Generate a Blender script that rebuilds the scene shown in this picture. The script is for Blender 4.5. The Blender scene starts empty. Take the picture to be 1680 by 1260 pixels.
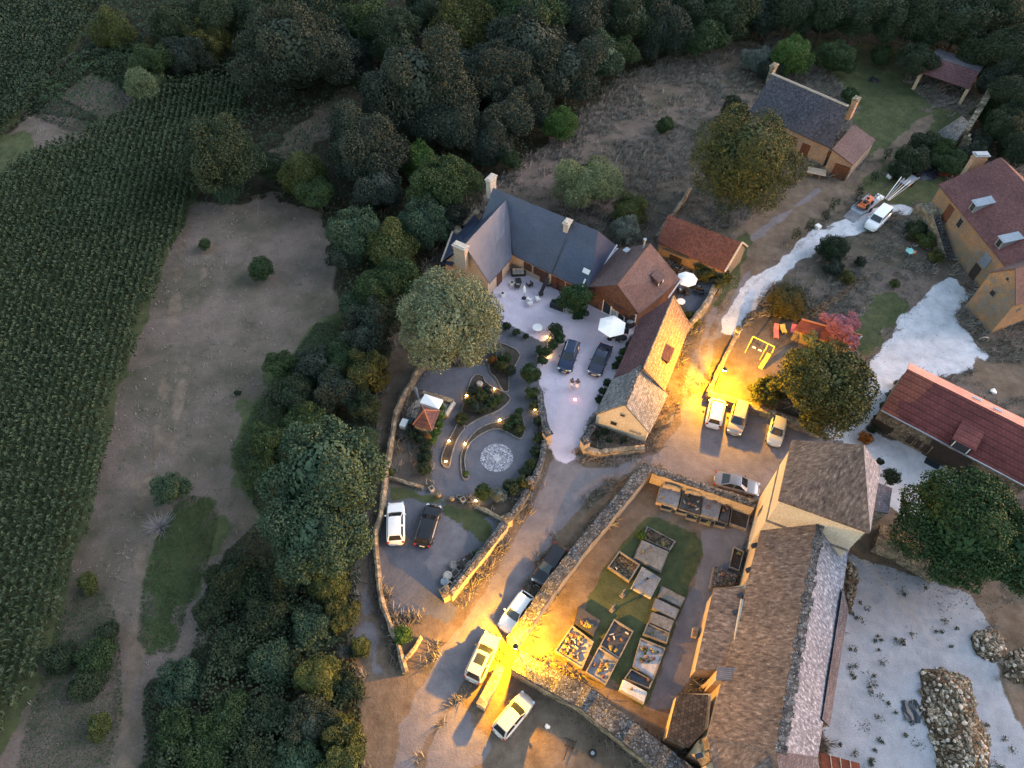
import bpy, math, random
import numpy as np
from mathutils import Vector, Matrix
# ---------------------------------------------------------------- camera
SC = bpy.context.scene
CAMH = 66.0
NX, NY, FPX = 835.0, 1477.0, 1167.0
def _basis():
    D = Vector((NX-840, -(NY-630), -FPX)).normalized()
    F = Vector((0, 0, -1)); Y = (F-D*F.dot(D)).normalized(); Z = -D
    return Y.cross(Z), Y, Z
BX, BY, BZ = _basis()
cd = bpy.data.cameras.new("camera"); cam = bpy.data.objects.new("camera", cd)
SC.collection.objects.link(cam); SC.camera = cam
cd.sensor_fit = 'HORIZONTAL'; cd.sensor_width = 36.0; cd.lens = 36.0*FPX/1680.0
cd.clip_start = 0.5; cd.clip_end = 6000
RM = Matrix((BX, BY, BZ)).to_4x4()
cam.matrix_world = Matrix.Translation((0, 0, CAMH)) @ RM
# ---------------------------------------------------------------- sky, sun, exposure
SUN_EL, SUN_AZ = math.radians(3.0), math.radians(80)     # azimuth clockwise from +Y
W = bpy.data.worlds.new("World"); SC.world = W; W.use_nodes = True
nt = W.node_tree; nt.nodes.clear()
sky = nt.nodes.new('ShaderNodeTexSky'); sky.sky_type = 'NISHITA'; sky.sun_disc = False
sky.sun_elevation = SUN_EL; sky.sun_rotation = SUN_AZ
sky.ozone_density = 2.0; sky.air_density = 1.0; sky.dust_density = 1.5
bg = nt.nodes.new('ShaderNodeBackground'); bg.inputs[1].default_value = 0.15
wo = nt.nodes.new('ShaderNodeOutputWorld')
tn = nt.nodes.new('ShaderNodeMix'); tn.data_type = 'RGBA'; tn.blend_type = 'MULTIPLY'; tn.inputs[0].default_value = 1; tn.inputs[7].default_value = (1.33, 1.0, .80, 1)
nt.links.new(sky.outputs[0], tn.inputs[6]); nt.links.new(tn.outputs[2], bg.inputs[0]); nt.links.new(bg.outputs[0], wo.inputs[0])
sl = bpy.data.lights.new("sun", 'SUN'); sl.energy = 0.22; sl.angle = math.radians(40); sl.color = (0.86, 0.9, 1.0)
so = bpy.data.objects.new("sun", sl); SC.collection.objects.link(so)
sd = Vector((math.sin(SUN_AZ)*math.cos(math.radians(36)), math.cos(SUN_AZ)*math.cos(math.radians(36)), math.sin(math.radians(36))))
so.rotation_euler = (-sd).to_track_quat('-Z', 'Y').to_euler()
SC.view_settings.view_transform = 'Standard'; SC.view_settings.look = 'None'
SC.view_settings.gamma = 1.0; SC.view_settings.exposure = 3.45
LAMP_W = 1750.0
# ---------------------------------------------------------------- helpers
def ray(px, py):
    return BX*0 + Vector((BX.x*(px-840)+BX.y*-(py-630)+BX.z*-FPX, BY.x*(px-840)+BY.y*-(py-630)+BY.z*-FPX, BZ.x*(px-840)+BZ.y*-(py-630)+BZ.z*-FPX))
def G(px, py, z=0.0):
    d = ray(px, py); t = (z-CAMH)/d.z
    return Vector((d.x*t, d.y*t, z))
def hit(px, py, p0, n):
    d = ray(px, py); o = Vector((0, 0, CAMH)); t = (p0-o).dot(n)/d.dot(n)
    return o+d*t
def mpp(px, py, z=0.0):              # metres for one photo pixel sideways
    return (G(px+1, py, z)-G(px, py, z)).length
def V(x, y, z=0.0): return Vector((x, y, z))
rnd = random.Random(7)
def tag(o, label=None, cat=None, group=None, kind=None):
    if label: o['label'] = label
    if cat: o['category'] = cat
    if group: o['group'] = group
    if kind: o['kind'] = kind
    return o
def root(name, loc, label, cat, group=None, rz=0.0):
    o = bpy.data.objects.new(name, None); SC.collection.objects.link(o)
    o.location = loc; o.rotation_euler = (0, 0, rz); o.empty_display_size = 0.3
    return tag(o, label, cat, group)
def copy_tree(o, parent=None):
    c = o.copy(); SC.collection.objects.link(c)
    if parent: c.parent = parent
    for ch in list(o.children): copy_tree(ch, c)
    return c
class MB:
    def __init__(s): s.v = []; s.f = []; s.pieces = []; s.fn = {}
    def poly(s, pts):
        b = len(s.v); s.v += [Vector(p) for p in pts]; s.f.append(list(range(b, b+len(pts)))); return s
    def raw(s, vs, fs):
        s.pieces.append((len(s.v), len(s.f))); b = len(s.v); s.v += [Vector(p) for p in vs]; s.f += [[b+i for i in f] for f in fs]; return s
    def box(s, c, size, rz=0.0, M=None):
        hx, hy, hz = size[0]/2, size[1]/2, size[2]/2; ca, sa = math.cos(rz), math.sin(rz); c = Vector(c)
        vs = []
        for z in (-hz, hz):
            for x, y in ((-hx, -hy), (hx, -hy), (hx, hy), (-hx, hy)):
                p = Vector((x, y, z))
                p = (M @ p) if M is not None else Vector((x*ca-y*sa, x*sa+y*ca, z))
                vs.append(c+p)
        return s.raw(vs, [(3, 2, 1, 0), (4, 5, 6, 7), (0, 1, 5, 4), (1, 2, 6, 5), (2, 3, 7, 6), (3, 0, 4, 7)])
    def prism(s, poly, z0, z1):          # poly list of xy, z1 may be list
        n = len(poly); a = sum(poly[i][0]*poly[(i+1) % n][1]-poly[(i+1) % n][0]*poly[i][1] for i in range(n))
        if a < 0: poly = poly[::-1]; z1 = z1[::-1] if isinstance(z1, list) else z1
        zt = z1 if isinstance(z1, list) else [z1]*n
        vs = [(p[0], p[1], z0) for p in poly]+[(p[0], p[1], zt[i]) for i, p in enumerate(poly)]
        fs = [tuple(range(n-1, -1, -1)), tuple(range(n, 2*n))]+[(i, (i+1) % n, n+(i+1) % n, n+i) for i in range(n)]
        return s.raw(vs, fs)
    def tube(s, a, b, r0, r1=None, n=8, cap=True):
        a = Vector(a); b = Vector(b); r1 = r0 if r1 is None else r1
        q = (b-a).to_track_quat('Z', 'Y'); vs = []
        for p, r in ((a, r0), (b, r1)):
            for i in range(n):
                t = 2*math.pi*i/n; vs.append(p+q @ Vector((r*math.cos(t), r*math.sin(t), 0)))
        fs = [(i, (i+1) % n, n+(i+1) % n, n+i) for i in range(n)]
        if cap: fs += [tuple(range(n-1, -1, -1)), tuple(range(n, 2*n))]
        return s.raw(vs, fs)
    def lathe(s, c, prof, n=16):        # prof list of (r,z)
        c = Vector(c); vs = []; fs = []; m = len(prof)
        for i in range(n):
            t = 2*math.pi*i/n
            for r, z in prof: vs.append(c+Vector((r*math.cos(t), r*math.sin(t), z)))
        for i in range(n):
            j = (i+1) % n
            for k in range(m-1): fs.append((i*m+k, j*m+k, j*m+k+1, i*m+k+1))
        fs.append(tuple(i*m+m-1 for i in range(n))); fs.append(tuple(i*m for i in range(n-1, -1, -1)))
        return s.raw(vs, fs)
    def blob(s, c, r, sq=(1, 1, 1), seed=0, amp=.18, n=10, m=7):
        rr = random.Random(seed); c = Vector(c); ph = [rr.uniform(0, 6.3) for _ in range(6)]
        vs = [c+Vector((0, 0, -r*sq[2]))]; fs = []
        for j in range(1, m):
            th = math.pi*j/m
            for i in range(n):
                t = 2*math.pi*i/n
                k = 1+amp*(math.sin(2*t+ph[0]+th)+math.sin(3*t+ph[1]-2*th)+.6*math.sin(5*t+ph[2])*math.sin(4*th+ph[3]))*.6+rr.uniform(-amp, amp)*.35
                vs.append(c+Vector((r*k*sq[0]*math.sin(th)*math.cos(t), r*k*sq[1]*math.sin(th)*math.sin(t), -r*k*sq[2]*math.cos(th))))
        vs.append(c+Vector((0, 0, r*sq[2])))
        for i in range(n):
            j = (i+1) % n; fs.append((0, 1+j, 1+i))
            for k in range(m-2): fs.append((1+k*n+i, 1+k*n+j, 1+(k+1)*n+j, 1+(k+1)*n+i))
            fs.append((1+(m-2)*n+i, 1+(m-2)*n+j, len(vs)-1))
        return s.raw(vs, fs)
    def each(s, name, mat, parent=None, **kw):
        L = s.pieces+[(len(s.v), len(s.f))]; o = None
        for (v0, f0), (v1, f1) in zip(L[:-1], L[1:]):
            m = MB(); m.v = s.v[v0:v1]; m.f = [[i-v0 for i in f] for f in s.f[f0:f1]]; o = m.build(name, mat, parent, **kw)
        return o
    def build(s, name, mat, parent=None, smooth=False, uv=False, origin=None):
        me = bpy.data.meshes.new(name)
        off = Vector(origin) if origin is not None else (parent_off(parent) if parent else Vector((0, 0, 0)))
        me.from_pydata([tuple(p-off) for p in s.v], [], s.f); me.validate()
        if uv:
            ul = me.uv_layers.new(name='UVMap')
            for p in me.polygons:
                n = s.fn.get(p.index, p.normal); u = Vector((0, 0, 1)).cross(n)
                u = u.normalized() if u.length > 1e-3 else Vector((1, 0, 0)); w = n.cross(u)
                for li in p.loop_indices:
                    co = me.vertices[me.loops[li].vertex_index].co+off; ul.data[li].uv = (co.dot(u), co.dot(w))
        if smooth:
            me.polygons.foreach_set('use_smooth', [True]*len(me.polygons)); me.set_sharp_from_angle(angle=math.radians(smooth if smooth > 1 else 40))
        me.materials.append(mat)
        o = bpy.data.objects.new(name, me); SC.collection.objects.link(o)
        if parent: o.parent = parent
        elif origin is not None: o.location = origin
        return o
LOCAL = set()
def parent_off(p):                   # meshes are given in world metres; a LOCAL thing is built around 0
    o = Vector((0, 0, 0)); q = p
    while q is not None:
        if q.name in LOCAL: return Vector((0, 0, 0))
        o += q.location; q = q.parent
    return o
def npmesh(name, co, faces, mat, parent=None, rndv=None, off=(0, 0, 0)):
    me = bpy.data.meshes.new(name); co = np.asarray(co, dtype=np.float32)-np.asarray(off, dtype=np.float32)
    faces = np.asarray(faces, dtype=np.int32); k = faces.shape[1]
    me.vertices.add(len(co)); me.vertices.foreach_set('co', co.ravel())
    me.loops.add(faces.size); me.loops.foreach_set('vertex_index', faces.ravel())
    me.polygons.add(len(faces)); me.polygons.foreach_set('loop_start', np.arange(0, faces.size, k, dtype=np.int32))
    if rndv is not None:
        a = me.attributes.new('rnd', 'FLOAT', 'POINT'); a.data.foreach_set('value', np.asarray(rndv, dtype=np.float32))
    me.update(calc_edges=True); me.materials.append(mat)
    o = bpy.data.objects.new(name, me); SC.collection.objects.link(o)
    o.location = off if parent is None else (0, 0, 0)
    if parent: o.parent = parent
    return o
# ---------------------------------------------------------------- materials
class NT:
    def __init__(s, name):
        s.m = bpy.data.materials.new(name); s.m.use_nodes = True; s.t = s.m.node_tree
        s.t.nodes.clear(); s.out = s.t.nodes.new('ShaderNodeOutputMaterial'); s.p = s.t.nodes.new('ShaderNodeBsdfPrincipled')
        s.t.links.new(s.p.outputs[0], s.out.inputs[0])
    def n(s, typ, **kw):
        x = s.t.nodes.new('ShaderNode'+typ)
        for k, v in kw.items(): setattr(x, k, v)
        return x
    def l(s, a, b): s.t.links.new(a, b)
    def noise(s, vec, scale, detail=3, rough=.55):
        x = s.n('TexNoise'); x.inputs['Scale'].default_value = scale; x.inputs['Detail'].default_value = detail; x.inputs['Roughness'].default_value = rough
        s.l(vec, x.inputs['Vector']); return x.outputs[0]
    def maprange(s, v, a, b, c=0., d=1.):
        x = s.n('MapRange'); s.l(v, x.inputs[0])
        for i, q in enumerate((a, b, c, d)): x.inputs[i+1].default_value = q
        return x.outputs[0]
    def math(s, op, a, b=None):
        x = s.n('Math', operation=op)
        for i, q in enumerate((a, b)):
            if q is None: continue
            if isinstance(q, (int, float)): x.inputs[i].default_value = q
            else: s.l(q, x.inputs[i])
        return x.outputs[0]
    def mix(s, f, a, b, mode='MIX'):
        x = s.n('Mix', data_type='RGBA', blend_type=mode)
        for i, q in ((0, f), (6, a), (7, b)):
            if isinstance(q, (int, float)): x.inputs[i].default_value = q
            elif isinstance(q, tuple): x.inputs[i].default_value = (*q, 1)
            else: s.l(q, x.inputs[i])
        return x.outputs[2]
    def bump(s, h, strength, dist):
        x = s.n('Bump'); x.inputs['Strength'].default_value = strength; x.inputs['Distance'].default_value = dist
        s.l(h, x.inputs['Height']); s.l(x.outputs[0], s.p.inputs['Normal'])
    def coord(s, which='Object', scale=None):
        c = s.n('TexCoord').outputs[which]
        if scale:
            m = s.n('Mapping'); m.inputs['Scale'].default_value = scale; s.l(c, m.inputs[0]); c = m.outputs[0]
        return c
def rgb(*a): return tuple(a)
def m_plain(name, c, rough=.6, metal=0., emit=None, es=0., var=.12, scale=3., coat=0.):
    k = NT(name); co = k.coord()
    f = k.noise(co, scale, 4)
    col = k.mix(k.maprange(f, .3, .7), tuple(x*(1-var) for x in c), tuple(min(1, x*(1+var)) for x in c))
    k.l(col, k.p.inputs['Base Color']); k.p.inputs['Roughness'].default_value = rough; k.p.inputs['Metallic'].default_value = metal
    if coat: k.p.inputs['Coat Weight'].default_value = coat; k.p.inputs['Coat Roughness'].default_value = .05
    if emit: k.p.inputs['Emission Color'].default_value = (*emit, 1); k.p.inputs['Emission Strength'].default_value = es
    return k.m
def m_mottle(name, c1, c2, c3=None, s1=1., s2=8., rough=.9, bump=.4, bd=.03, cells=0, speck=None):
    """large patches c1/c2, fine grain, optional voronoi stones, optional lichen colour c3"""
    k = NT(name); co = k.coord()
    f = k.maprange(k.noise(co, s1, 5, .6), .36, .64)
    col = k.mix(f, c1, c2)
    g = k.noise(co, s2, 4, .7)
    col = k.mix(k.maprange(g, .25, .75, 0., 1.), k.mix(1., col, (.55, .55, .55), 'MULTIPLY'), k.mix(1., col, (1.35, 1.35, 1.35), 'MULTIPLY'))
    h = g
    if cells:
        v = k.n('TexVoronoi'); v.inputs['Scale'].default_value = cells; k.l(co, v.inputs['Vector'])
        bw = k.n('RGBToBW'); k.l(v.outputs['Color'], bw.inputs[0])
        col = k.mix(.8, col, k.mix(k.maprange(bw.outputs[0], .15, .85), (.5, .5, .52), (1.5, 1.47, 1.4)), 'MULTIPLY')
        e = k.n('TexVoronoi', feature='DISTANCE_TO_EDGE'); e.inputs['Scale'].default_value = cells; k.l(co, e.inputs['Vector'])
        ed = k.maprange(e.outputs['Distance'], 0., .09)
        col = k.mix(ed, k.mix(1., col, (.5, .48, .45), 'MULTIPLY'), col); h = k.math('ADD', g, ed)
    if c3:
        col = k.mix(k.maprange(k.noise(co, s1*3.1, 6, .75), speck or .56, (speck or .56)+.08), col, c3)
    k.l(col, k.p.inputs['Base Color']); k.p.inputs['Roughness'].default_value = rough; k.p.inputs['Specular IOR Level'].default_value = .25
    k.bump(h, bump, bd); return k.m
def m_roof(name, c1, c2, c3, ns=2.6, tile=(.25, .2), rough=.85, mott=.35, lichen=.6, bump=.5, streak=None, rowline=0., spec=.3, mortar=.015):
    k = NT(name); uv = k.n('UVMap').outputs[0]
    b = k.n('TexBrick'); b.offset = .5; k.l(uv, b.inputs['Vector']); b.inputs['Scale'].default_value = 1.
    b.inputs['Brick Width'].default_value = tile[0]; b.inputs['Row Height'].default_value = tile[1]; b.inputs['Mortar Size'].default_value = mortar; b.inputs['Bias'].default_value = 0.
    b.inputs['Color1'].default_value = (*c1, 1); b.inputs['Color2'].default_value = (*c2, 1); b.inputs['Mortar'].default_value = tuple(x*.35 for x in c1)+(1,)
    m = k.n('Mapping'); m.inputs['Scale'].default_value = streak or (1, 1, 1); k.l(uv, m.inputs[0])
    n1 = k.noise(m.outputs[0], ns, 6, .75); n2 = k.noise(uv, .35, 4, .6)
    col = k.mix(mott, b.outputs[0], k.mix(k.maprange(n1, .34, .66), (.36, .36, .39), (1.85, 1.8, 1.74)), 'MULTIPLY')
    col = k.mix(.6, col, k.mix(k.maprange(n2, .35, .65), (.7, .7, .72), (1.25, 1.22, 1.2)), 'MULTIPLY')
    col = k.mix(k.maprange(n1, lichen, lichen+.07), col, c3)
    h = b.outputs['Fac']
    if rowline:
        sx = k.n('SeparateXYZ'); k.l(uv, sx.inputs[0])
        f = k.math('FRACT', k.math('DIVIDE', sx.outputs[1], rowline)); f = k.maprange(f, 0., .28)
        col = k.mix(f, k.mix(1., col, (.5, .5, .5), 'MULTIPLY'), col)
    k.l(col, k.p.inputs['Base Color']); k.p.inputs['Roughness'].default_value = rough; k.p.inputs['Specular IOR Level'].default_value = spec
    k.bump(k.math('SUBTRACT', n1, h), bump, .05); return k.m
def m_leaf(name, dark, light, tip=None):
    k = NT(name); a = k.n('Attribute'); a.attribute_name = 'rnd'; co = k.coord('Object')
    oi = k.n('ObjectInfo')
    f = k.math('ADD', k.math('MULTIPLY', k.math('POWER', a.outputs['Fac'], 1.3), .62), k.math('MULTIPLY', k.maprange(k.noise(co, 1.1, 5, .7), .36, .66), .55))
    col = k.mix(f, dark, light)
    if tip: col = k.mix(k.maprange(k.noise(co, .9, 4, .6), .56, .66), col, tip)
    col = k.mix(oi.outputs['Random'], k.mix(1., col, (.82, .88, .9), 'MULTIPLY'), k.mix(1., col, (1.15, 1.1, 1.0), 'MULTIPLY'))
    k.l(col, k.p.inputs['Base Color']); k.p.inputs['Roughness'].default_value = .65; k.p.inputs['Specular IOR Level'].default_value = .2
    return k.m
def m_paint(name, c, rough=.28, metal=.3):
    return m_plain(name, c, rough, metal, var=.04, coat=.7)
M = {}
M['golden'] = m_mottle('golden_stone', (.44, .33, .22), (.55, .42, .29), (.30, .24, .17), .8, 6., cells=0, bump=.5, speck=.6)
M['ochre'] = m_mottle('ochre_render', (.2, .145, .1), (.29, .185, .1), (.17, .16, .15), .5, 5., cells=0, speck=.5)
M['peach'] = m_mottle('peach_render', (.46, .35, .27), (.52, .4, .31), None, .5, 7., bump=.15)
M['dimrender'] = m_mottle('faded_render', (.25, .19, .15), (.33, .25, .19), (.2, .17, .15), .6, 7., bump=.3, speck=.55)
M['cream'] = m_mottle('cream_render', (.56, .47, .36), (.62, .53, .42), (.4, .34, .27), .7, 7., bump=.2, speck=.66)
M['rubble'] = m_mottle('rubble_stone', (.16, .145, .12), (.3, .26, .2), (.12, .12, .08), 1., 6., cells=3., bump=.8, bd=.06)
M['coping'] = m_mottle('dark_lichened_coping', (.05, .05, .055), (.13, .125, .13), (.33, .32, .33), 1.6, 9., cells=2.6, bump=.9, bd=.08, speck=.55)
M['coping_tan'] = m_mottle('tan_coping', (.22, .17, .12), (.33, .26, .19), (.1, .09, .07), 1.2, 7., cells=2.2)
M['paletrim'] = m_mottle('pale_limestone', (.42, .37, .31), (.5, .45, .4), (.25, .23, .2), 2., 9.)
M['slate'] = m_roof('blue_slate', (.042, .058, .105), (.054, .072, .128), (.064, .082, .13), tile=(.2, .12), rough=.45, mott=.2, lichen=.7, bump=.1, spec=.55)
M['browntile'] = m_roof('brown_tile', (.10, .066, .07), (.15, .10, .10), (.17, .13, .13), tile=(.18, .14), rough=.8, mott=.3, lichen=.66, bump=.4)
M['redtile'] = m_roof('red_tile', (.09, .042, .04), (.15, .068, .058), (.18, .12, .10), tile=(.2, .16), rough=.85, mott=.5, lichen=.64, bump=.5)
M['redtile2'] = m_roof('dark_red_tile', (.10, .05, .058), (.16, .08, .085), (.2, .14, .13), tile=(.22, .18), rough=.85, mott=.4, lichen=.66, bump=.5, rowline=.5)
M['lauze'] = m_roof('stone_slab_roof', (.105, .085, .085), (.15, .125, .12), (.36, .33, .32), ns=3.2, tile=(.22, .35), rough=.95, mott=1., lichen=.6, bump=1., streak=(1.3, .4, 1), mortar=.002)
M['lauze_grey'] = m_roof('grey_slab_roof', (.15, .15, .16), (.27, .26, .27), (.42, .41, .42), tile=(.3, .25), rough=.9, mott=.6, lichen=.6, bump=.8)
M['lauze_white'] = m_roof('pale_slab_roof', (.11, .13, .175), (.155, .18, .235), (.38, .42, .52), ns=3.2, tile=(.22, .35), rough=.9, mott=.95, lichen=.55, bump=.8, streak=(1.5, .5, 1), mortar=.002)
M['darkslab'] = m_roof('dark_slab_roof', (.028, .022, .022), (.06, .048, .045), (.16, .13, .12), tile=(.3, .3), rough=.9, mott=.8, lichen=.66, bump=.9)
M['greyslab'] = m_roof('weathered_slate', (.055, .055, .075), (.1, .1, .125), (.16, .16, .18), tile=(.28, .22), rough=.8, mott=.6, lichen=.62, bump=.7)
M['maroontile'] = m_roof('maroon_tile', (.11, .055, .062), (.165, .085, .09), (.17, .11, .11), tile=(.2, .16), rough=.85, mott=.3, lichen=.7, bump=.4)
M['lamplittile'] = m_roof('lamplit_tile', (.26, .14, .09), (.38, .22, .13), (.45, .34, .2), ns=4., tile=(.22, .18), rough=.85, mott=.5, lichen=.54, bump=.5, rowline=.5)  # lane-side slope: street lamp glow painted in as a lighter, golden tile colour
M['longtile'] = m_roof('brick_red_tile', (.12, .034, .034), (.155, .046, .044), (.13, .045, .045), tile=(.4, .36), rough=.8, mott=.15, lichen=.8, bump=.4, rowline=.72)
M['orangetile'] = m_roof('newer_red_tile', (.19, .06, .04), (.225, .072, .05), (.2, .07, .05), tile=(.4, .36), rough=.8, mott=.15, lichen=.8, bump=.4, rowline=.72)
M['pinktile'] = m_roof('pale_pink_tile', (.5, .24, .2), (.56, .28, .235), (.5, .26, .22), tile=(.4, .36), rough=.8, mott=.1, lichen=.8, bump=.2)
M['corrug'] = m_roof('corrugated_sheet', (.13, .125, .15), (.17, .16, .18), (.2, .19, .2), tile=(.16, 3.), rough=.6, mott=.3, lichen=.7, bump=.9)
M['zinc'] = m_plain('zinc', (.27, .31, .37), .5, .4)
M['wood'] = m_mottle('brown_boarding', (.085, .042, .03), (.15, .075, .05), None, 3., 11., bump=.3)
M['doorwood'] = m_plain('door_wood', (.1, .04, .022), .6, var=.3)
M['darkwood'] = m_plain('dark_wood', (.03, .022, .018), .7, var=.3)
M['whitep'] = m_plain('white_paint', (.78, .77, .76), .5, var=.04)
M['greyshut'] = m_plain('grey_shutter', (.17, .19, .23), .55, var=.08)
M['dark'] = m_plain('dark_void', (.012, .011, .011), .8)
M['pane'] = m_plain('window_pane', (.02, .025, .03), .08, 0., var=.1)
M['soil'] = m_mottle('bed_soil', (.04, .032, .028), (.07, .058, .05), None, 2., 12.)
M['iron'] = m_plain('iron', (.03, .03, .033), .5, .6)
M['granite'] = m_mottle('grey_granite', (.16, .16, .18), (.25, .25, .27), (.09, .09, .09), 1.2, 12., rough=.6, bump=.1)
M['oldstone'] = m_mottle('weathered_gravestone', (.15, .135, .125), (.26, .235, .22), (.07, .065, .055), 1.1, 10., bump=.3)
M['blackgran'] = m_plain('dark_granite', (.045, .042, .045), .35, var=.25)
M['marble'] = m_mottle('pale_marble', (.5, .47, .45), (.62, .6, .58), None, 1.5, 9., rough=.5, bump=.05)
M['palegravel'] = m_mottle('pale_gravel', (.34, .32, .35), (.5, .48, .5), None, 2., 18.)
M['terracotta'] = m_plain('terracotta', (.3, .12, .06), .8)
M['mosaic'] = m_mottle('pebble_mosaic', (.16, .16, .2), (.3, .3, .36), (.6, .6, .66), 2.2, 14., cells=5., speck=.52)
M['white'] = m_plain('white_fabric', (.9, .9, .9), .8, var=.03)
M['blackfab'] = m_plain('black_fabric', (.02, .021, .03), .8)
M['rattan'] = m_plain('dark_rattan', (.03, .028, .03), .7)
M['cushion'] = m_plain('beige_cushion', (.4, .38, .35), .9)
M['pinkplastic'] = m_plain('coral_plastic', (.75, .2, .16), .4)
M['magenta'] = m_plain('magenta_plastic', (.7, .15, .2), .4)
M['yellowp'] = m_plain('yellow_plastic', (.7, .55, .12), .4)
M['teal'] = m_plain('teal_paint', (.2, .5, .5), .5)
M['orange'] = m_plain('orange_paint', (.62, .16, .06), .4)
M['bark'] = m_mottle('bark', (.06, .05, .04), (.11, .09, .07), None, 3., 10., bump=.6)
M['palebark'] = m_plain('bare_branch', (.2, .2, .22), .8)
M['log'] = m_mottle('cut_logs', (.12, .1, .1), (.3, .27, .26), None, 4., 10.)
M['dirt'] = m_mottle('heap_rubble', (.09, .068, .045), (.17, .13, .09), (.4, .36, .3), 1.5, 6., cells=2.8, bump=1., bd=.15, speck=.63)
M['tarp'] = m_plain('dark_blue_tarp', (.014, .024, .035), .5, var=.25)
M['rustred'] = m_mottle('rusty_sheet', (.12, .032, .02), (.2, .055, .03), None, 1., 6.)
M['skin'] = m_plain('skin', (.45, .26, .18), .6)
M['hair'] = m_plain('dark_hair', (.02, .014, .01), .6)
M['greytee'] = m_plain('grey_shirt', (.08, .07, .1), .9)
M['whitecl'] = m_plain('white_cloth', (.75, .74, .75), .9)
M['flower'] = m_plain('flowers', (.13, .07, .065), .8, var=.6, scale=9.)
M['yellowflower'] = m_plain('yellow_flowers', (.2, .16, .05), .8, var=.5, scale=9.)
M['glass'] = m_plain('car_glass', (.012, .016, .022), .06, var=.05, coat=.5)
M['tyre'] = m_plain('tyre', (.015, .015, .015), .9)
M['rim'] = m_plain('rim', (.4, .4, .42), .35, .8)
M['headl'] = m_plain('headlight', (.65, .68, .7), .15, .3)
M['taill'] = m_plain('tail_light', (.35, .02, .015), .25)
M['plate'] = m_plain('number_plate', (.75, .75, .72), .5)
M['chrome'] = m_plain('bright_trim', (.65, .66, .68), .2, .9)
M['blacktrim'] = m_plain('black_trim', (.015, .015, .017), .6)
M['p_white'] = m_paint('white_paintwork', (.78, .78, .8), .35, .0)
M['p_black'] = m_paint('black_paintwork', (.012, .013, .018), .25)
M['p_blue'] = m_paint('midnight_blue_paintwork', (.014, .026, .07), .22)
M['p_navy'] = m_paint('dark_grey_blue_paintwork', (.03, .036, .07), .22)
M['p_champ'] = m_paint('champagne_paintwork', (.36, .3, .27), .35)
M['p_silver'] = m_paint('silver_paintwork', (.5, .52, .52), .35)
M['p_grey'] = m_paint('mid_grey_paintwork', (.17, .18, .21), .3)
M['p_beige'] = m_paint('beige_paintwork', (.55, .5, .47), .35)
M['bulb'] = m_plain('lamp_bulb', (.9, .7, .3), .4, emit=(1., .62, .12), es=60.)
M['spark'] = m_plain('warm_bulb', (.9, .6, .3), .4, emit=(1., .55, .15), es=12.)
M['redled'] = m_plain('red_led', (.8, .2, .2), .4, emit=(1., .2, .2), es=6.)
LEAF = {
 'dark': m_leaf('leaf_dark', (.013, .023, .013), (.036, .056, .031)),
 'grey': m_leaf('leaf_greygreen', (.013, .022, .017), (.04, .056, .044)),
 'mid': m_leaf('leaf_mid', (.016, .034, .013), (.048, .08, .032)),
 'bright': m_leaf('leaf_bright', (.028, .06, .014), (.075, .14, .034)),
 'yellow': m_leaf('leaf_yellowgreen', (.028, .042, .014), (.09, .105, .034)),
 'teal': m_leaf('leaf_teal', (.017, .036, .023), (.056, .098, .062)),
 'linden': m_leaf('leaf_linden', (.045, .062, .028), (.21, .25, .17)),
 'olive': m_leaf('leaf_olive', (.022, .03, .01), (.075, .085, .03), (.16, .15, .04)),
 'brown': m_leaf('leaf_bronze', (.03, .03, .012), (.08, .075, .03)),
 'evergreen': m_leaf('leaf_evergreen', (.012, .03, .012), (.04, .085, .03)),
 'pink': m_leaf('leaf_pink', (.2, .06, .08), (.6, .25, .3)),
 'pale': m_leaf('leaf_pale', (.08, .1, .05), (.2, .23, .12)),
 'corn': m_leaf('leaf_corn', (.028, .046, .028), (.047, .073, .042)),
 'straw': m_leaf('leaf_straw', (.13, .113, .1), (.34, .3, .27)),
 'rust': m_leaf('leaf_rust', (.1, .04, .01), (.3, .12, .03)),
 'greybush': m_leaf('leaf_greybush', (.07, .085, .075), (.17, .19, .17)),
}
# ---------------------------------------------------------------- ground (one grid, shared out between the zones by face)
ZN = ['meadow', 'lawn', 'road', 'white_gravel', 'courtyard', 'garden_path', 'dirt_track', 'undergrowth', 'pale_yard']
def gp(pts): return np.array([tuple(G(x, y))[:2] for x, y in pts])
def vnoise(X, Y, s, seed):
    r = np.random.RandomState(seed); T = r.rand(256, 256)
    x = X/s+37.3; y = Y/s+11.7; xi = np.floor(x).astype(int); yi = np.floor(y).astype(int); fx = x-xi; fy = y-yi
    fx = fx*fx*(3-2*fx); fy = fy*fy*(3-2*fy); g = lambda a, b: T[a % 256, b % 256]
    return (g(xi, yi)*(1-fx)+g(xi+1, yi)*fx)*(1-fy)+(g(xi, yi+1)*(1-fx)+g(xi+1, yi+1)*fx)*fy
def sdist(P, X, Y):                  # signed distance, negative inside
    d2 = np.full(X.shape, 1e9); ins = np.zeros(X.shape, bool); n = len(P)
    for i in range(n):
        a = P[i]; b = P[(i+1) % n]; e = b-a; wx = X-a[0]; wy = Y-a[1]
        t = np.clip((wx*e[0]+wy*e[1])/(e@e+1e-9), 0, 1); d2 = np.minimum(d2, (wx-e[0]*t)**2+(wy-e[1]*t)**2)
        c = (a[1] > Y) != (b[1] > Y)
        ins ^= c & (X < (b[0]-a[0])*(Y-a[1])/(b[1]-a[1]+1e-12)+a[0])
    d = np.sqrt(d2); return np.where(ins, -d, d)
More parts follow.
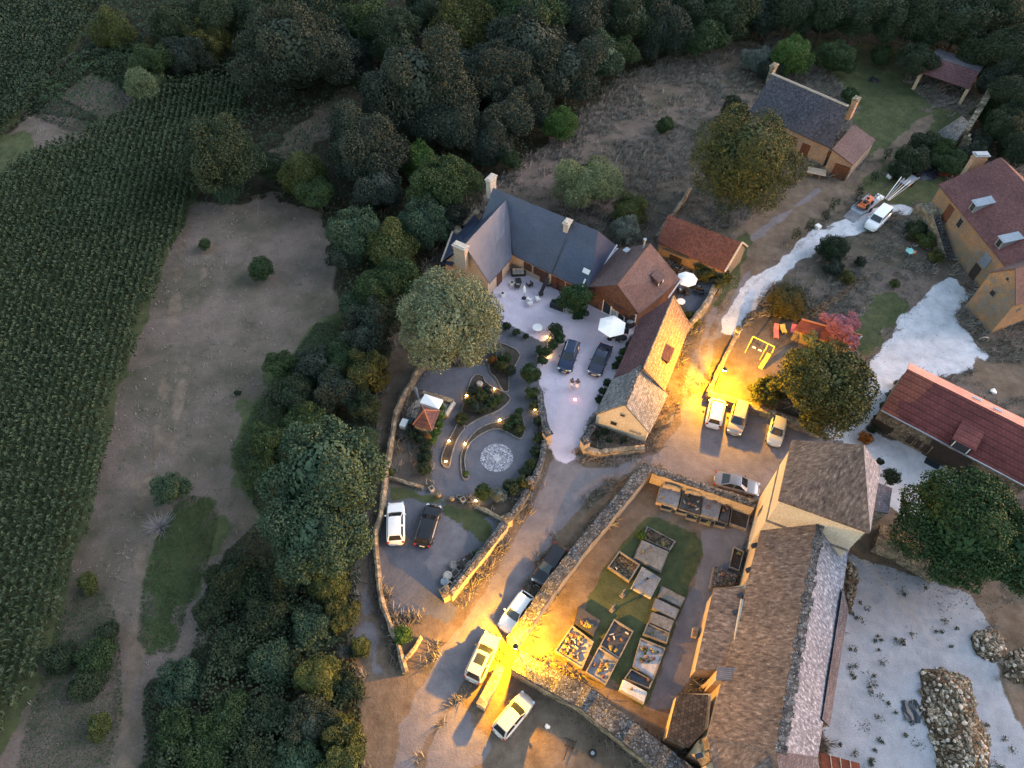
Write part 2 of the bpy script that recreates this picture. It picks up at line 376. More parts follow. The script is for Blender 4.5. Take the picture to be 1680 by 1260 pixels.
def line(pts, w):                    # polyline in photo pixels to a band polygon, w in pixels
    L = []; R = []
    for i, p in enumerate(pts):
        a = pts[max(0, i-1)]; b = pts[min(len(pts)-1, i+1)]; dx, dy = b[0]-a[0], b[1]-a[1]; q = math.hypot(dx, dy)
        ww = w[i] if isinstance(w, list) else w
        L.append((p[0]-dy/q*ww/2, p[1]+dx/q*ww/2)); R.append((p[0]+dy/q*ww/2, p[1]-dx/q*ww/2))
    return L+R[::-1]
CORN = [(-60, 330), (20, 300), (60, 262), (150, 240), (230, 180), (330, 140), (400, 150), (400, 190), (330, 310), (270, 430), (215, 590), (170, 750), (135, 880), (100, 1010), (60, 1130), (-20, 1260), (-60, 1400), (-300, 1400), (-300, 600)]
CORN2 = [(-300, -90), (-60, -20), (110, 0), (170, 20), (140, 60), (80, 120), (40, 190), (0, 225), (-60, 250), (-300, 330)]
FOREST = [(-300, -160), (2100, -160), (2100, 330), (1680, 262), (1610, 240), (1620, 200), (1600, 150), (1490, 90), (1400, 72), (1280, 66), (1180, 75), (1090, 95), (1010, 140), (960, 185), (890, 240), (830, 290), (780, 330), (740, 390), (700, 440), (640, 560), (560, 560), (550, 430), (520, 350), (445, 320), (380, 340), (300, 330), (270, 270), (330, 180), (200, 150), (150, 120), (0, 230), (-300, 400)]
HEDGE = [(560, 540), (650, 560), (625, 640), (620, 720), (615, 820), (590, 860), (500, 880), (440, 860), (415, 830), (385, 740), (430, 660), (470, 600), (520, 530)]
LOWWOOD = [(380, 900), (430, 850), (540, 860), (600, 880), (585, 1000), (590, 1100), (596, 1180), (600, 1420), (180, 1420), (235, 1240), (235, 1130), (310, 1080), (330, 1000), (345, 930)]
GREENPATCH = [[(300, 810), (345, 815), (362, 850), (345, 920), (310, 1000), (290, 1070), (245, 1078), (225, 1050), (232, 960), (262, 860)],
              [(560, 520), (520, 530), (470, 590), (420, 660), (375, 740), (395, 800), (430, 850), (450, 800), (470, 720), (530, 640), (570, 570)]]
ZONES = [
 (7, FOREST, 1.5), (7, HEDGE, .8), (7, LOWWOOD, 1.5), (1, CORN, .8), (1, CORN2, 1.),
 (0, [(440, 250), (500, 200), (560, 150), (610, 110), (625, 130), (590, 190), (530, 230), (490, 270)], 1.5),
 (1, [(-60, 240), (40, 215), (60, 235), (70, 260), (20, 310), (0, 345), (-60, 380)], 1.),
 (1, [(0, 300), (40, 240), (120, 235), (170, 225), (140, 250), (60, 290), (20, 330), (0, 340)], 1.5),
 (1, GREENPATCH[0], 2.6), (1, GREENPATCH[1], 2.6),
 (6, line([(235, 800), (232, 900), (228, 1000), (222, 1080), (205, 1180), (190, 1300)], [9, 11, 16, 26, 30, 36]), 1.5),
 (6, line([(300, 380), (285, 520), (262, 680), (245, 800)], [5, 5, 5, 6]), 1.),
 (6, [(840, 290), (900, 250), (1010, 150), (1100, 105), (1200, 90), (1230, 130), (1180, 200), (1140, 300), (1060, 330), (940, 300)], 4., .42),
 (6, [(300, 330), (520, 350), (550, 480), (470, 580), (380, 700), (300, 780), (240, 760), (230, 560)], 4., .3),
 (6, line([(345, 400), (318, 520), (290, 680), (270, 800), (250, 900)], 4), .8, .7),
 # lane between the wood and the garden
 (6, [(648, 560), (690, 600), (668, 640), (640, 740), (628, 800), (612, 880), (608, 960), (625, 1040), (660, 1105), (720, 1090), (690, 1180), (645, 1262), (640, 1420), (600, 1420), (598, 1200), (582, 1080), (575, 960), (592, 860), (612, 760), (622, 650)], .8),
 (2, line([(600, 900), (598, 980), (606, 1060), (620, 1110)], [10, 13, 18, 22]), 1.2),
 # hill meadow behind the long house; grounds of the upper house
 (1, [(1290, 60), (1480, 80), (1500, 160), (1590, 200), (1560, 250), (1420, 260), (1400, 180), (1370, 130)], 3.),
 (6, [(1130, 340), (1200, 380), (1320, 290), (1400, 300), (1440, 250), (1500, 200), (1530, 180), (1540, 200), (1470, 270), (1400, 330), (1330, 370), (1220, 480), (1165, 600), (1130, 700), (1085, 700), (1090, 640), (1150, 530), (1180, 460), (1215, 400), (1160, 350)], 1.),
 (2, line([(1110, 690), (1140, 590), (1168, 520), (1192, 465), (1222, 400), (1290, 350), (1345, 310)], [15, 12, 9, 8, 7, 9, 8]), .6),
 (2, line([(1140, 640), (1172, 560), (1200, 500), (1232, 440)], [17, 13, 9, 6]), .6),
 (1, [(1200, 395), (1225, 380), (1235, 400), (1215, 450), (1180, 510), (1168, 500), (1195, 440)], .8),
 # lawns right of the lane
 (0, [(1210, 530), (1300, 440), (1400, 370), (1500, 360), (1545, 430), (1500, 500), (1450, 580), (1420, 640), (1380, 620), (1290, 600)], 1.),
 (1, [(1395, 510), (1430, 490), (1470, 480), (1495, 500), (1470, 530), (1440, 580), (1415, 600), (1395, 570)], 1.5),
 (1, [(1470, 240), (1540, 230), (1560, 300), (1520, 350), (1440, 330), (1400, 310)], 2.),
 (6, [(1175, 560), (1215, 535), (1290, 520), (1330, 560), (1300, 640), (1250, 660), (1165, 640)], .7),
 # tarmac
 (2, [(640, 1290), (650, 1240), (662, 1190), (682, 1138), (700, 1106), (732, 1038), (768, 1003), (800, 950), (845, 880), (878, 820), (900, 770), (908, 752), (940, 748), (1000, 748), (1060, 738), (1085, 702), (1112, 660), (1150, 640), (1165, 648), (1260, 672), (1352, 706), (1400, 730), (1420, 760), (1300, 800), (1245, 822), (1150, 800), (1060, 764), (1030, 780), (985, 800), (950, 830), (905, 880), (880, 930), (850, 990), (830, 1050), (790, 1085), (758, 1126), (730, 1170), (710, 1200), (690, 1240), (672, 1290)], .5),
 (6, [(700, 1090), (730, 1045), (765, 1008), (800, 950), (812, 925), (840, 860), (870, 812), (893, 745), (899, 755), (880, 812), (850, 872), (806, 948), (772, 1004), (742, 1040), (712, 1090)], .5),
 (6, [(1028, 778), (1050, 765), (985, 850), (930, 900), (905, 935), (885, 960), (870, 975), (905, 900), (945, 850)], .6),
 (0, [(950, 752), (1060, 740), (1100, 690), (1128, 620), (1118, 700), (1080, 745), (1000, 765), (950, 762)], .4),
 (6, [(652, 1040), (700, 1020), (735, 990), (760, 1000), (735, 1040), (700, 1100), (660, 1110)], .7),
 # forecourt bottom middle
 (6, [(745, 1150), (800, 1090), (840, 1080), (1000, 1200), (1090, 1290), (690, 1290), (700, 1240), (722, 1195)], .8),
 (2, [(737, 1160), (758, 1140), (775, 1170), (800, 1190), (810, 1230), (770, 1250), (740, 1272), (700, 1272), (690, 1235), (712, 1190)], 1.4),
 # courts
 (4, [(812, 470), (838, 425), (962, 478), (1045, 535), (1020, 590), (1008, 620), (975, 680), (958, 715), (945, 752), (930, 762), (912, 755), (897, 735), (890, 690), (885, 640), (880, 600), (906, 545), (890, 562), (822, 532), (812, 500)], .7),
 (5, [(800, 520), (835, 530), (890, 562), (905, 548), (880, 600), (886, 650), (890, 690), (880, 770), (850, 800), (800, 828), (760, 820), (725, 812), (705, 790), (708, 740), (700, 700), (690, 650), (655, 640), (690, 608), (800, 600), (795, 560)], .3),
 (0, [(655, 680), (665, 690), (705, 712), (700, 745), (708, 790), (695, 800), (636, 785), (642, 720)], .5),
 (5, [(625, 812), (640, 795), (700, 800), (730, 815), (755, 835), (830, 858), (815, 875), (735, 975), (745, 1000), (735, 1020), (700, 1010), (650, 1005), (626, 960), (612, 905)], .5),
 (2, [(700, 850), (740, 845), (765, 880), (740, 930), (725, 940), (680, 900)], 1.5),
 (1, [(640, 797), (720, 812), (790, 850), (810, 880), (790, 900), (770, 870), (720, 835), (640, 815)], .8),
 # roadside yards
 (5, [(1115, 460), (1178, 465), (1150, 530), (1128, 512), (1105, 480)], .3),
 (3, [(1182, 546), (1200, 500), (1230, 462), (1290, 418), (1340, 378), (1400, 350), (1440, 338), (1470, 334), (1502, 338), (1506, 350), (1470, 354), (1425, 372), (1400, 386), (1350, 402), (1310, 432), (1268, 472), (1215, 532), (1206, 550)], .7),
 (3, [(1548, 455), (1573, 455), (1595, 490), (1570, 517), (1590, 545), (1608, 569), (1632, 584), (1617, 594), (1571, 614), (1500, 612), (1445, 690), (1430, 705), (1569, 783), (1620, 815), (1560, 850), (1490, 870), (1440, 850), (1420, 760), (1400, 735), (1345, 706), (1380, 690), (1420, 640), (1425, 590), (1448, 567), (1487, 514), (1512, 491)], .8),
 (6, line([(1195, 520), (1240, 462), (1300, 412), (1350, 375), (1405, 352)], 4), .5, .45), (6, line([(1205, 535), (1256, 472), (1315, 420), (1362, 385), (1420, 360)], 4), .5, .4),
 (5, line([(905, 755), (915, 700), (905, 650), (915, 610)], 6), .6, .4), (5, line([(935, 755), (945, 700), (945, 650), (975, 620)], 6), .6, .4), (6, [(1440, 620), (1500, 560), (1560, 560), (1540, 620), (1470, 660)], 3., .3), (6, [(840, 500), (900, 495), (910, 530), (860, 540)], 3., .18),
 (6, [(1610, 590), (1680, 600), (1720, 640), (1700, 660), (1600, 620)], 1.2),
 (6, [(1425, 830), (1470, 840), (1530, 890), (1640, 950), (1640, 985), (1520, 945), (1430, 925), (1385, 900)], .8),
 (8, [(1393, 905), (1437, 925), (1523, 948), (1594, 980), (1632, 1031), (1640, 1110), (1668, 1181), (1760, 1260), (1760, 1340), (1340, 1340), (1350, 1240), (1362, 1110), (1382, 1003)], .6),
 (6, [(1630, 1031), (1600, 985), (1800, 1000), (1800, 1240), (1690, 1210), (1655, 1140)], 1.),
 # churchyard
 (6, [(1068, 770), (1240, 825), (1225, 870), (1180, 1000), (1140, 1110), (1100, 1230), (1070, 1215), (960, 1110), (862, 1066), (870, 1040)], .3),
 (1, [(1062, 852), (1081, 850), (1141, 873), (1155, 888), (1154, 911), (1129, 976), (1090, 1080), (1057, 1167), (1010, 1120), (960, 1060), (950, 1030), (960, 990), (991, 940), (1020, 890)], .4),
 (2, [(1150, 870), (1235, 860), (1180, 1000), (1140, 1110), (1105, 1160), (1062, 1170), (1090, 1080), (1129, 976), (1154, 911)], .3),
]
GSTEP = .4
gx = np.arange(-125, 135.01, GSTEP); gy = np.arange(-6, 168.01, GSTEP)
GX, GY = np.meshgrid(gx, gy); WGT = np.zeros((len(ZN),)+GX.shape, np.float32); WGT[0] = 1
nz = (vnoise(GX, GY, 2.3, 1)-.5)*1.6+(vnoise(GX, GY, .9, 2)-.5)*.8
for z, P, fe, *al in ZONES:
    Q = gp(P); x0, y0 = Q.min(0)-3; x1, y1 = Q.max(0)+3
    j0, j1 = np.searchsorted(gx, [x0, x1]); i0, i1 = np.searchsorted(gy, [y0, y1])
    if j1 <= j0 or i1 <= i0: continue
    s = (slice(i0, i1), slice(j0, j1)); d = sdist(Q, GX[s], GY[s])+nz[s]*fe*.9
    a = np.clip(.5-d/(2*max(.25, fe*.5)), 0, 1); a = a*a*(3-2*a)*(al[0] if al else 1)
    WGT[(slice(None),)+s] *= (1-a); WGT[z][s] += a
NEST = np.zeros_like(WGT); cum = WGT[0].copy()
for i in range(1, len(ZN)):
    cum = cum+WGT[i]; NEST[i] = np.where(cum > 1e-4, WGT[i]/np.maximum(cum, 1e-4), 0)
kg = NT('ground_surface'); co = kg.coord('Object')
A1 = kg.n('Attribute'); A1.attribute_name = 'za'; A2 = kg.n('Attribute'); A2.attribute_name = 'zb'
S1 = kg.n('SeparateColor'); kg.l(A1.outputs['Color'], S1.inputs[0]); S2 = kg.n('SeparateColor'); kg.l(A2.outputs['Color'], S2.inputs[0])
chan = [S1.outputs[0], S1.outputs[1], S1.outputs[2], A1.outputs['Alpha'], S2.outputs[0], S2.outputs[1], S2.outputs[2], A2.outputs['Alpha']]
nf = kg.noise(co, 4.5, 5, .7); nl = kg.noise(co, .12, 5, .6); nm = kg.noise(co, .8, 5, .65); nfine = kg.noise(co, 14., 2, .6); nt2 = kg.noise(co, .33, 5, .7)
def var2(c1, c2, n, lo=.35, hi=.65): return kg.mix(kg.maprange(n, lo, hi), c1, c2)
meadow = kg.mix(.5, var2((.075, .066, .052), (.2, .15, .13), nt2), var2((.072, .07, .045), (.2, .15, .138), kg.noise(co, .09, 4, .6), .42, .58)); meadow = kg.mix(kg.maprange(nf,   .35, .7, 0, .5), meadow, (.05, .044, .034)); meadow = kg.mix(kg.maprange(kg.noise(co, 1.1, 6, .8), .58, .66), meadow, (.05, .06, .03))
lawn = kg.mix(.5, var2((.03, .042, .018), (.08, .096, .04), nm), var2((.04, .052, .026), (.105, .105, .056), nt2))
road = kg.mix(.5, var2((.12, .108, .118), (.215, .19, .2), nt2), var2((.115, .108, .122), (.19, .175, .19), nm))
wgr = kg.mix(.5, var2((.34, .35, .39), (.6, .6, .66), nt2), var2((.36, .37, .42), (.6, .6, .64), nm)); wgr = kg.mix(kg.maprange(kg.noise(co, 1.2, 6, .8), .6, .68), wgr, (.1, .11, .12))
court = kg.mix(.5, var2((.49, .43, .52), (.6, .535, .63), nm), var2((.47, .42, .5), (.62, .54, .62), nt2))
gpath = kg.mix(.5, var2((.085, .09, .112), (.125, .128, .155), nm), var2((.085, .09, .11), (.14, .135, .16), nt2))
dirt = kg.mix(.5, var2((.09, .065, .048), (.19, .145, .11), nm), var2((.075, .058, .042), (.2, .155, .125), nt2))
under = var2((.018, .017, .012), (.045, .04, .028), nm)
yard = kg.mix(.5, var2((.2, .215, .25), (.33, .35, .4), nt2), var2((.22, .235, .27), (.33, .35, .39), nm)); yard = kg.mix(kg.maprange(kg.noise(co, 1.3, 6, .8), .62, .7), yard, (.07, .075, .08))
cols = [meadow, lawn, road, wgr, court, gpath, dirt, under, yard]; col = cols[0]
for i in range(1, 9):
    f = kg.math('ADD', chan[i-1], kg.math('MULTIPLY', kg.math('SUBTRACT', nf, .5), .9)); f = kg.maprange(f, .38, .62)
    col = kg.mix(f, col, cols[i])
col = kg.mix(kg.maprange(nfine, .3, .7), kg.mix(1., col, (.8, .8, .8), 'MULTIPLY'), kg.mix(1., col, (1.2, 1.2, 1.2), 'MULTIPLY'))
kg.l(col, kg.p.inputs['Base Color']); kg.p.inputs['Roughness'].default_value = .95; kg.p.inputs['Specular IOR Level'].default_value = .15
kg.bump(kg.math('ADD', nf, kg.math('MULTIPLY', nm, 1.5)), .5, .12)
ny_, nx_ = GX.shape
idx = np.arange(ny_*nx_).reshape(ny_, nx_)
quads = np.stack([idx[:-1, :-1], idx[:-1, 1:], idx[1:, 1:], idx[1:, :-1]], -1).reshape(-1, 4)
fz = (WGT[:, :-1, :-1]+WGT[:, 1:, 1:]).argmax(0).ravel()
cov = np.stack([GX.ravel(), GY.ravel(), np.zeros(GX.size)], -1)
za = np.stack([NEST[i].ravel() for i in (1, 2, 3, 4)], -1); zb = np.stack([NEST[i].ravel() for i in (5, 6, 7, 8)], -1)
for z, nme in enumerate(ZN):
    fq = quads[fz == z]
    if not len(fq): continue
    u, inv = np.unique(fq, return_inverse=True)
    o = npmesh(nme, cov[u], inv.reshape(-1, 4), kg.m); o['kind'] = 'structure'
    for an, arr in (('za', za), ('zb', zb)):
        at = o.data.attributes.new(an, 'FLOAT_COLOR', 'POINT'); at.data.foreach_set('color', arr[u].astype(np.float32).ravel())
b = MB(); b.prism([(-1500, -1500), (1500, -1500), (1500, 1500), (-1500, 1500)], -.6, -.06)
o = b.build('terrain', m_mottle('far_terrain', (.03, .032, .02), (.06, .055, .04), None, .02, 1.)); o['kind'] = 'structure'
# ---------------------------------------------------------------- leaf and blade scatter
def quadcards(P, N, size, seed, aspect=.55, droop=0.):
    r = np.random.RandomState(seed); n = len(P); N = N/np.maximum(np.linalg.norm(N, axis=1, keepdims=True), 1e-6)
    a = r.normal(size=(n, 3)); T = a-(a*N).sum(1, keepdims=True)*N; T /= np.linalg.norm(T, axis=1, keepdims=True)+1e-9
    B = np.cross(N, T); s = (size*(.65+.7*r.rand(n)))[:, None] if not np.isscalar(size) else (size*(.65+.7*r.rand(n)))[:, None]
    c = P; v = np.stack([c-T*s*.5, c-B*s*aspect*.5+N*s*.08, c+T*s*.5-N*s*.05, c+B*s*aspect*.5+N*s*.08], 1).reshape(-1, 3)
    rv = np.repeat(np.clip(r.rand(n)*.8+.1, 0, 1), 4)
    return v, np.arange(4*n).reshape(-1, 4), rv
def blades(P, h, w, seed, lean=.35):
    r = np.random.RandomState(seed); n = len(P); t = r.rand(n)*2*np.pi; d = np.stack([np.cos(t), np.sin(t), 0*t], 1)
    q = np.stack([-np.sin(t), np.cos(t), 0*t], 1); hh = (h*(.6+.8*r.rand(n)))[:, None]; ln = (lean*(.3+r.rand(n)))[:, None]*hh
    up = np.array([0, 0, 1.]); m = P+up*hh*.55+d*ln*.35; e = P+up*hh+d*ln
    v = np.stack([P-q*w*.5, P+q*w*.5, m+q*w*.45, e+q*w*.05], 1).reshape(-1, 3)
    v2 = v
    return v2, np.arange(4*n).reshape(-1, 4), np.repeat(r.rand(n), 4)
def inpoly_pts(P, dens, seed, jitter=1.):
    Q = gp(P); x0, y0 = Q.min(0); x1, y1 = Q.max(0); r = np.random.RandomState(seed); n = int((x1-x0)*(y1-y0)*dens)
    X = r.uniform(x0, x1, n); Y = r.uniform(y0, y1, n); return X, Y, sdist(Q, X, Y)
def zone_of(X, Y):
    j = np.clip(((X-gx[0])/GSTEP).round().astype(int), 0, len(gx)-1); i = np.clip(((Y-gy[0])/GSTEP).round().astype(int), 0, len(gy)-1)
    return WGT[:, i, j]
def corn(P, dirpx, seed, label):
    Q = gp(P); a = G(*dirpx[0]); b = G(*dirpx[1]); d = Vector((b-a)[:2]).normalized(); th = math.atan2(d.y, d.x)
    c, s = math.cos(th), math.sin(th); U = Q@np.array([[c, -s], [s, c]]); u0, v0 = U.min(0); u1, v1 = U.max(0)
    vv, uu = np.meshgrid(np.arange(v0, v1, .85), np.arange(u0, u1, .34)); r = np.random.RandomState(seed)
    uu = uu.ravel()+r.uniform(-.15, .15, uu.size); vv = vv.ravel()+r.uniform(-.12, .12, vv.size)
    X = uu*c-vv*s; Y = uu*s+vv*c; ok = (sdist(Q, X, Y)+(vnoise(X, Y, 3, 4)-.5)*2.2 < .7) & (X > -105) & (Y > 5) & (Y < 160)
    X, Y = X[ok], Y[ok]; n = len(X); K = 9; XX = np.repeat(X, K); YY = np.repeat(Y, K); t = r.rand(n*K)*6.283
    z = np.tile(np.linspace(1.1, 2.0, K), n)+r.uniform(-.1, .1, n*K)+np.repeat((vnoise(X, Y, 6, 9)-.5)*.7, K)
    L = .3+r.rand(n*K)*.2; dr = np.stack([np.cos(t), np.sin(t)], 1); q = np.stack([-dr[:, 1], dr[:, 0]], 1)
    base = np.stack([XX, YY, z], 1); wv = .07
    A = base.copy(); A[:, :2] -= q*wv*.5; B = base.copy(); B[:, :2] += q*wv*.5
    C = base.copy(); C[:, :2] += dr*L[:, None]+q*wv*.3; C[:, 2] += r.uniform(-.25, .3, n*K); D = base.copy(); D[:, :2] += dr*(L*.55)[:, None]-q*wv*.9; D[:, 2] += .22
    v = np.stack([A, B, C, D], 1).reshape(-1, 3); rv = np.repeat(np.clip(r.rand(n*K)*.7+np.repeat(vnoise(X, Y, 8, 3), K)*.4-.1, 0, 1), 4)
    o = npmesh('corn_crop', v, np.arange(4*n*K).reshape(-1, 4), LEAF['corn'], rndv=rv); tag(o, label, 'corn', kind='stuff')
corn(CORN, ((60, 1150), (250, 330)), 1, 'green maize rows filling the big field at the left edge')
corn(CORN2, ((-20, 230), (120, 0)), 2, 'green maize in the far field in the upper left corner')
# dry grass tufts on the meadow
r0 = np.random.RandomState(5); n = 90000; X = r0.uniform(-100, 100, n); Y = r0.uniform(2, 150, n); wz = zone_of(X, Y)
k_ = (wz[0] > .4) & (r0.rand(n) < .25+.75*(vnoise(X, Y, 5, 7) > .5)); P_ = np.stack([X, Y, 0*X], 1)[k_]; P_ = P_[(P_[:, 0] > -20) | (r0.rand(len(P_)) < .45)]; up_ = P_[:, 0] > -20; P_ = np.concatenate([P_, P_[up_]+np.array([.3, .3, 0]), P_[up_]+np.array([-.3, .2, 0])])
v, f, rv = blades(np.repeat(P_, 4, 0)+np.concatenate([r0.uniform(-.2, .2, (4*len(P_), 2)), np.zeros((4*len(P_), 1))], 1), np.repeat(np.where(P_[:, 0] > -20, .5, .17), 4), .065, 6, 1.1)
o = npmesh('dry_grass', v, f, LEAF['straw'], rndv=rv); tag(o, 'tufts of dry straw coloured grass over the open meadow', 'grass', kind='stuff')
k_ = (wz[1] > .6) & (Y > 48); P_ = np.stack([X, Y, 0*X], 1)[k_]
v, f, rv = blades(np.repeat(P_, 2, 0), .12, .05, 7, .8)
o = npmesh('green_grass', v, f, LEAF['mid'], rndv=rv); tag(o, 'short green grass on the lawns and verges', 'grass', kind='stuff')
def cover(name, P, mat, dens, hgt, size, seed, label, cat='undergrowth', edge=2.2):
    X, Y, d = inpoly_pts(P, dens, seed); r = np.random.RandomState(seed+1); ok = d < -.1
    X, Y, d = X[ok], Y[ok], d[ok]; h = hgt*np.clip(-d/edge, .15, 1)*(.35+1.1*vnoise(X, Y, 2.2, seed)*.8+.4*vnoise(X, Y, .9, seed+3))
    z = h*(1-.35*r.rand(len(X))**2); N = np.stack([r.normal(size=len(X))*.55, r.normal(size=len(X))*.55, np.ones(len(X))], 1)
    v, f, rv = quadcards(np.stack([X, Y, z], 1), N, size, seed+2, .7)
    o = npmesh(name, v, f, mat, rndv=rv); tag(o, label, cat, kind='stuff'); return o
cover('bramble', GREENPATCH[0], LEAF['mid'], 60, .9, .17, 11, 'low bright green bramble patch beside the field track', 'brambles')
cover('bramble', GREENPATCH[1], LEAF['mid'], 40, .9, .2, 12, 'low bright green bramble slope along the left side of the hedge', 'brambles')
cover('undergrowth', LOWWOOD, LEAF['dark'], 30, 2.2, .24, 13, 'dark tangled scrub filling the wood at the bottom left')
cover('undergrowth', HEDGE, LEAF['dark'], 30, 2.0, .24, 14, 'dark tangled scrub inside the long hedge above the lane')
cover('undergrowth', FOREST, LEAF['dark'], 9, 2.0, .38, 15, 'dark scrub on the floor of the wood along the top')
cover('bramble', [(170, 60), (290, 70), (400, 110), (330, 140), (230, 170), (170, 215), (120, 195), (55, 185), (60, 150), (120, 100)], LEAF['mid'], 12, 1.6, .38, 16, 'rough green scrub between the two maize fields', 'scrub')
cover('bramble', [(50, 160), (90, 155), (160, 190), (170, 225), (110, 215), (50, 190)], LEAF['dark'], 14, 1.6, .35, 17, 'low dark bramble bank beside the grassy corner of the maize field', 'brambles')
cover('scrub_grass', [(95, 1010), (150, 940), (190, 1000), (200, 1060), (205, 1180), (170, 1290), (20, 1290), (40, 1190), (75, 1090)], LEAF['mid'], 70, .6, .13, 18, 'rough low scrub between the maize and the field track at the lower left', 'scrub')
cover('undergrowth', [(170, 0), (330, 0), (400, 60), (400, 120), (330, 140), (230, 150), (140, 110)], LEAF['dark'], 9, 2.2, .4, 19, 'dark scrub at the top left between maize and wood')
# ---------------------------------------------------------------- building helpers
def xy(p): return Vector((p.x, p.y))
SAG = .035
def roof_solid(planes, thick, ov=0.0):
    """planes: list of polygons (world points, counter-clockwise from outside); returns a solid sheet"""
    b = MB()
    for P in planes:
        P = [Vector(p) for p in P]; n = (P[1]-P[0]).cross(P[2]-P[0])
        if n.z < 0: P = P[::-1]
        m = len(P); Q = [p-Vector((0, 0, thick)) for p in P]
        nn = (P[1]-P[0]).cross(P[2]-P[0]).normalized(); A_ = P[0]
        if m == 4 and thick > .05 and max((P[1]-P[0]).length, (P[2]-P[1]).length) > 4 and abs((P[3]-A_).dot(nn)) < .6:
            NU = max(2, int((P[1]-P[0]).length/.9)); NV = max(2, int((P[2]-P[1]).length/.9)); gv = []; gf = []
            for i in range(NU+1):
                for j in range(NV+1):
                    a_, c_ = i/NU, j/NV; q = P[0].lerp(P[1], a_).lerp(P[3].lerp(P[2], a_), c_); e_ = min(1, 6*a_, 6*(1-a_), 6*c_, 6*(1-c_))*.8+.2
                    w_ = math.sin(q.x*1.1+q.y*.6)+math.sin(q.y*1.3-q.x*.4+2)+.7*math.sin(q.x*2.7+1)*math.sin(q.y*2.3); gv.append(q+V(0, 0, SAG*w_*e_))
            k0 = len(b.f); gf = [(i*(NV+1)+j, (i+1)*(NV+1)+j, (i+1)*(NV+1)+j+1, i*(NV+1)+j+1) for i in range(NU) for j in range(NV)]; b.raw(gv, gf)
            for k in range(len(gf)): b.fn[k0+k] = nn
        else: b.poly(P)
        b.poly(Q[::-1])
        for i in range(m): b.poly([P[i], Q[i], Q[(i+1) % m], P[(i+1) % m]])
    return b
def out(p, c, d):                   # push a point away from c horizontally by d
    v = Vector((p.x-c.x, p.y-c.y, 0)); return p+v.normalized()*d if v.length > 1e-6 else p
def wall_mb(foot, tops, z0=0.0):    # foot: xy loop, tops: list per edge of top polylines (list of 3d pts from start to end)
    b = MB(); n = len(foot)
    for i in range(n):
        a = foot[i]; c = foot[(i+1) % n]; T = tops[i]
        b.poly([V(a.x, a.y, z0), V(c.x, c.y, z0)]+[Vector(t) for t in reversed(T)])
    return b
def gable(name, label, E00, E10, E11, E01, R0, R1, he, hr, wallmat, roofmat, thick=.16, inset=.3, hip0=False, hip1=False, gin=.12, group=None, rootp=None, wallname='wall', roofname='roof', roofB=None, cat='building'):
    """E..: eave corners, R..: ridge ends (world, all at roof surface). ridge runs 0->1; E00/E10 on one side."""
    c = (E00+E10+E11+E01)/4
    rt = rootp or root(name, V(c.x, c.y, 0), label, cat, group)
    pA = [E00, E10, R1, R0]; pB = [E11, E01, R0, R1]; planes = [pA]; pl2 = [pB]
    if hip1: planes.append([E10, E11, R1])
    if hip0: planes.append([E01, E00, R0])
    if roofB is None: roof_solid(planes+pl2, thick).build(roofname, roofmat, rt, uv=True)
    else:
        roof_solid(planes, thick).build(roofname, roofmat, rt, uv=True); roof_solid(pl2, thick).build(roofname, roofB, rt, uv=True)
    # walls: inset footprint
    u = Vector((R1.x-R0.x, R1.y-R0.y)).normalized()
    def ins(p, sx, sv, a):
        w = xy(a-p).normalized(); return V(p.x, p.y)+V(w.x*inset, w.y*inset)+V(sx*u.x*gin, sx*u.y*gin)
    F = [ins(E00, 1, 0, E01), ins(E10, -1, 0, E11), ins(E11, -1, 0, E10), ins(E01, 1, 0, E00)]
    za = he-thick*.5; tp = [V(p.x, p.y, za) for p in F]; zr = hr-thick-.02
    g0 = (V(R0.x, R0.y)+V(u.x*gin, u.y*gin)); g1 = (V(R1.x, R1.y)-V(u.x*gin, u.y*gin))
    m1 = V(g1.x, g1.y, zr) if not hip1 else None; m0 = V(g0.x, g0.y, zr) if not hip0 else None
    tops = [[tp[0], tp[1]], [tp[1]]+([m1] if m1 else [])+[tp[2]], [tp[2], tp[3]], [tp[3]]+([m0] if m0 else [])+[tp[0]]]
    wall_mb(F, tops).build(wallname, wallmat, rt)
    rt['_dummy'] = 0; del rt['_dummy']
    return rt, F
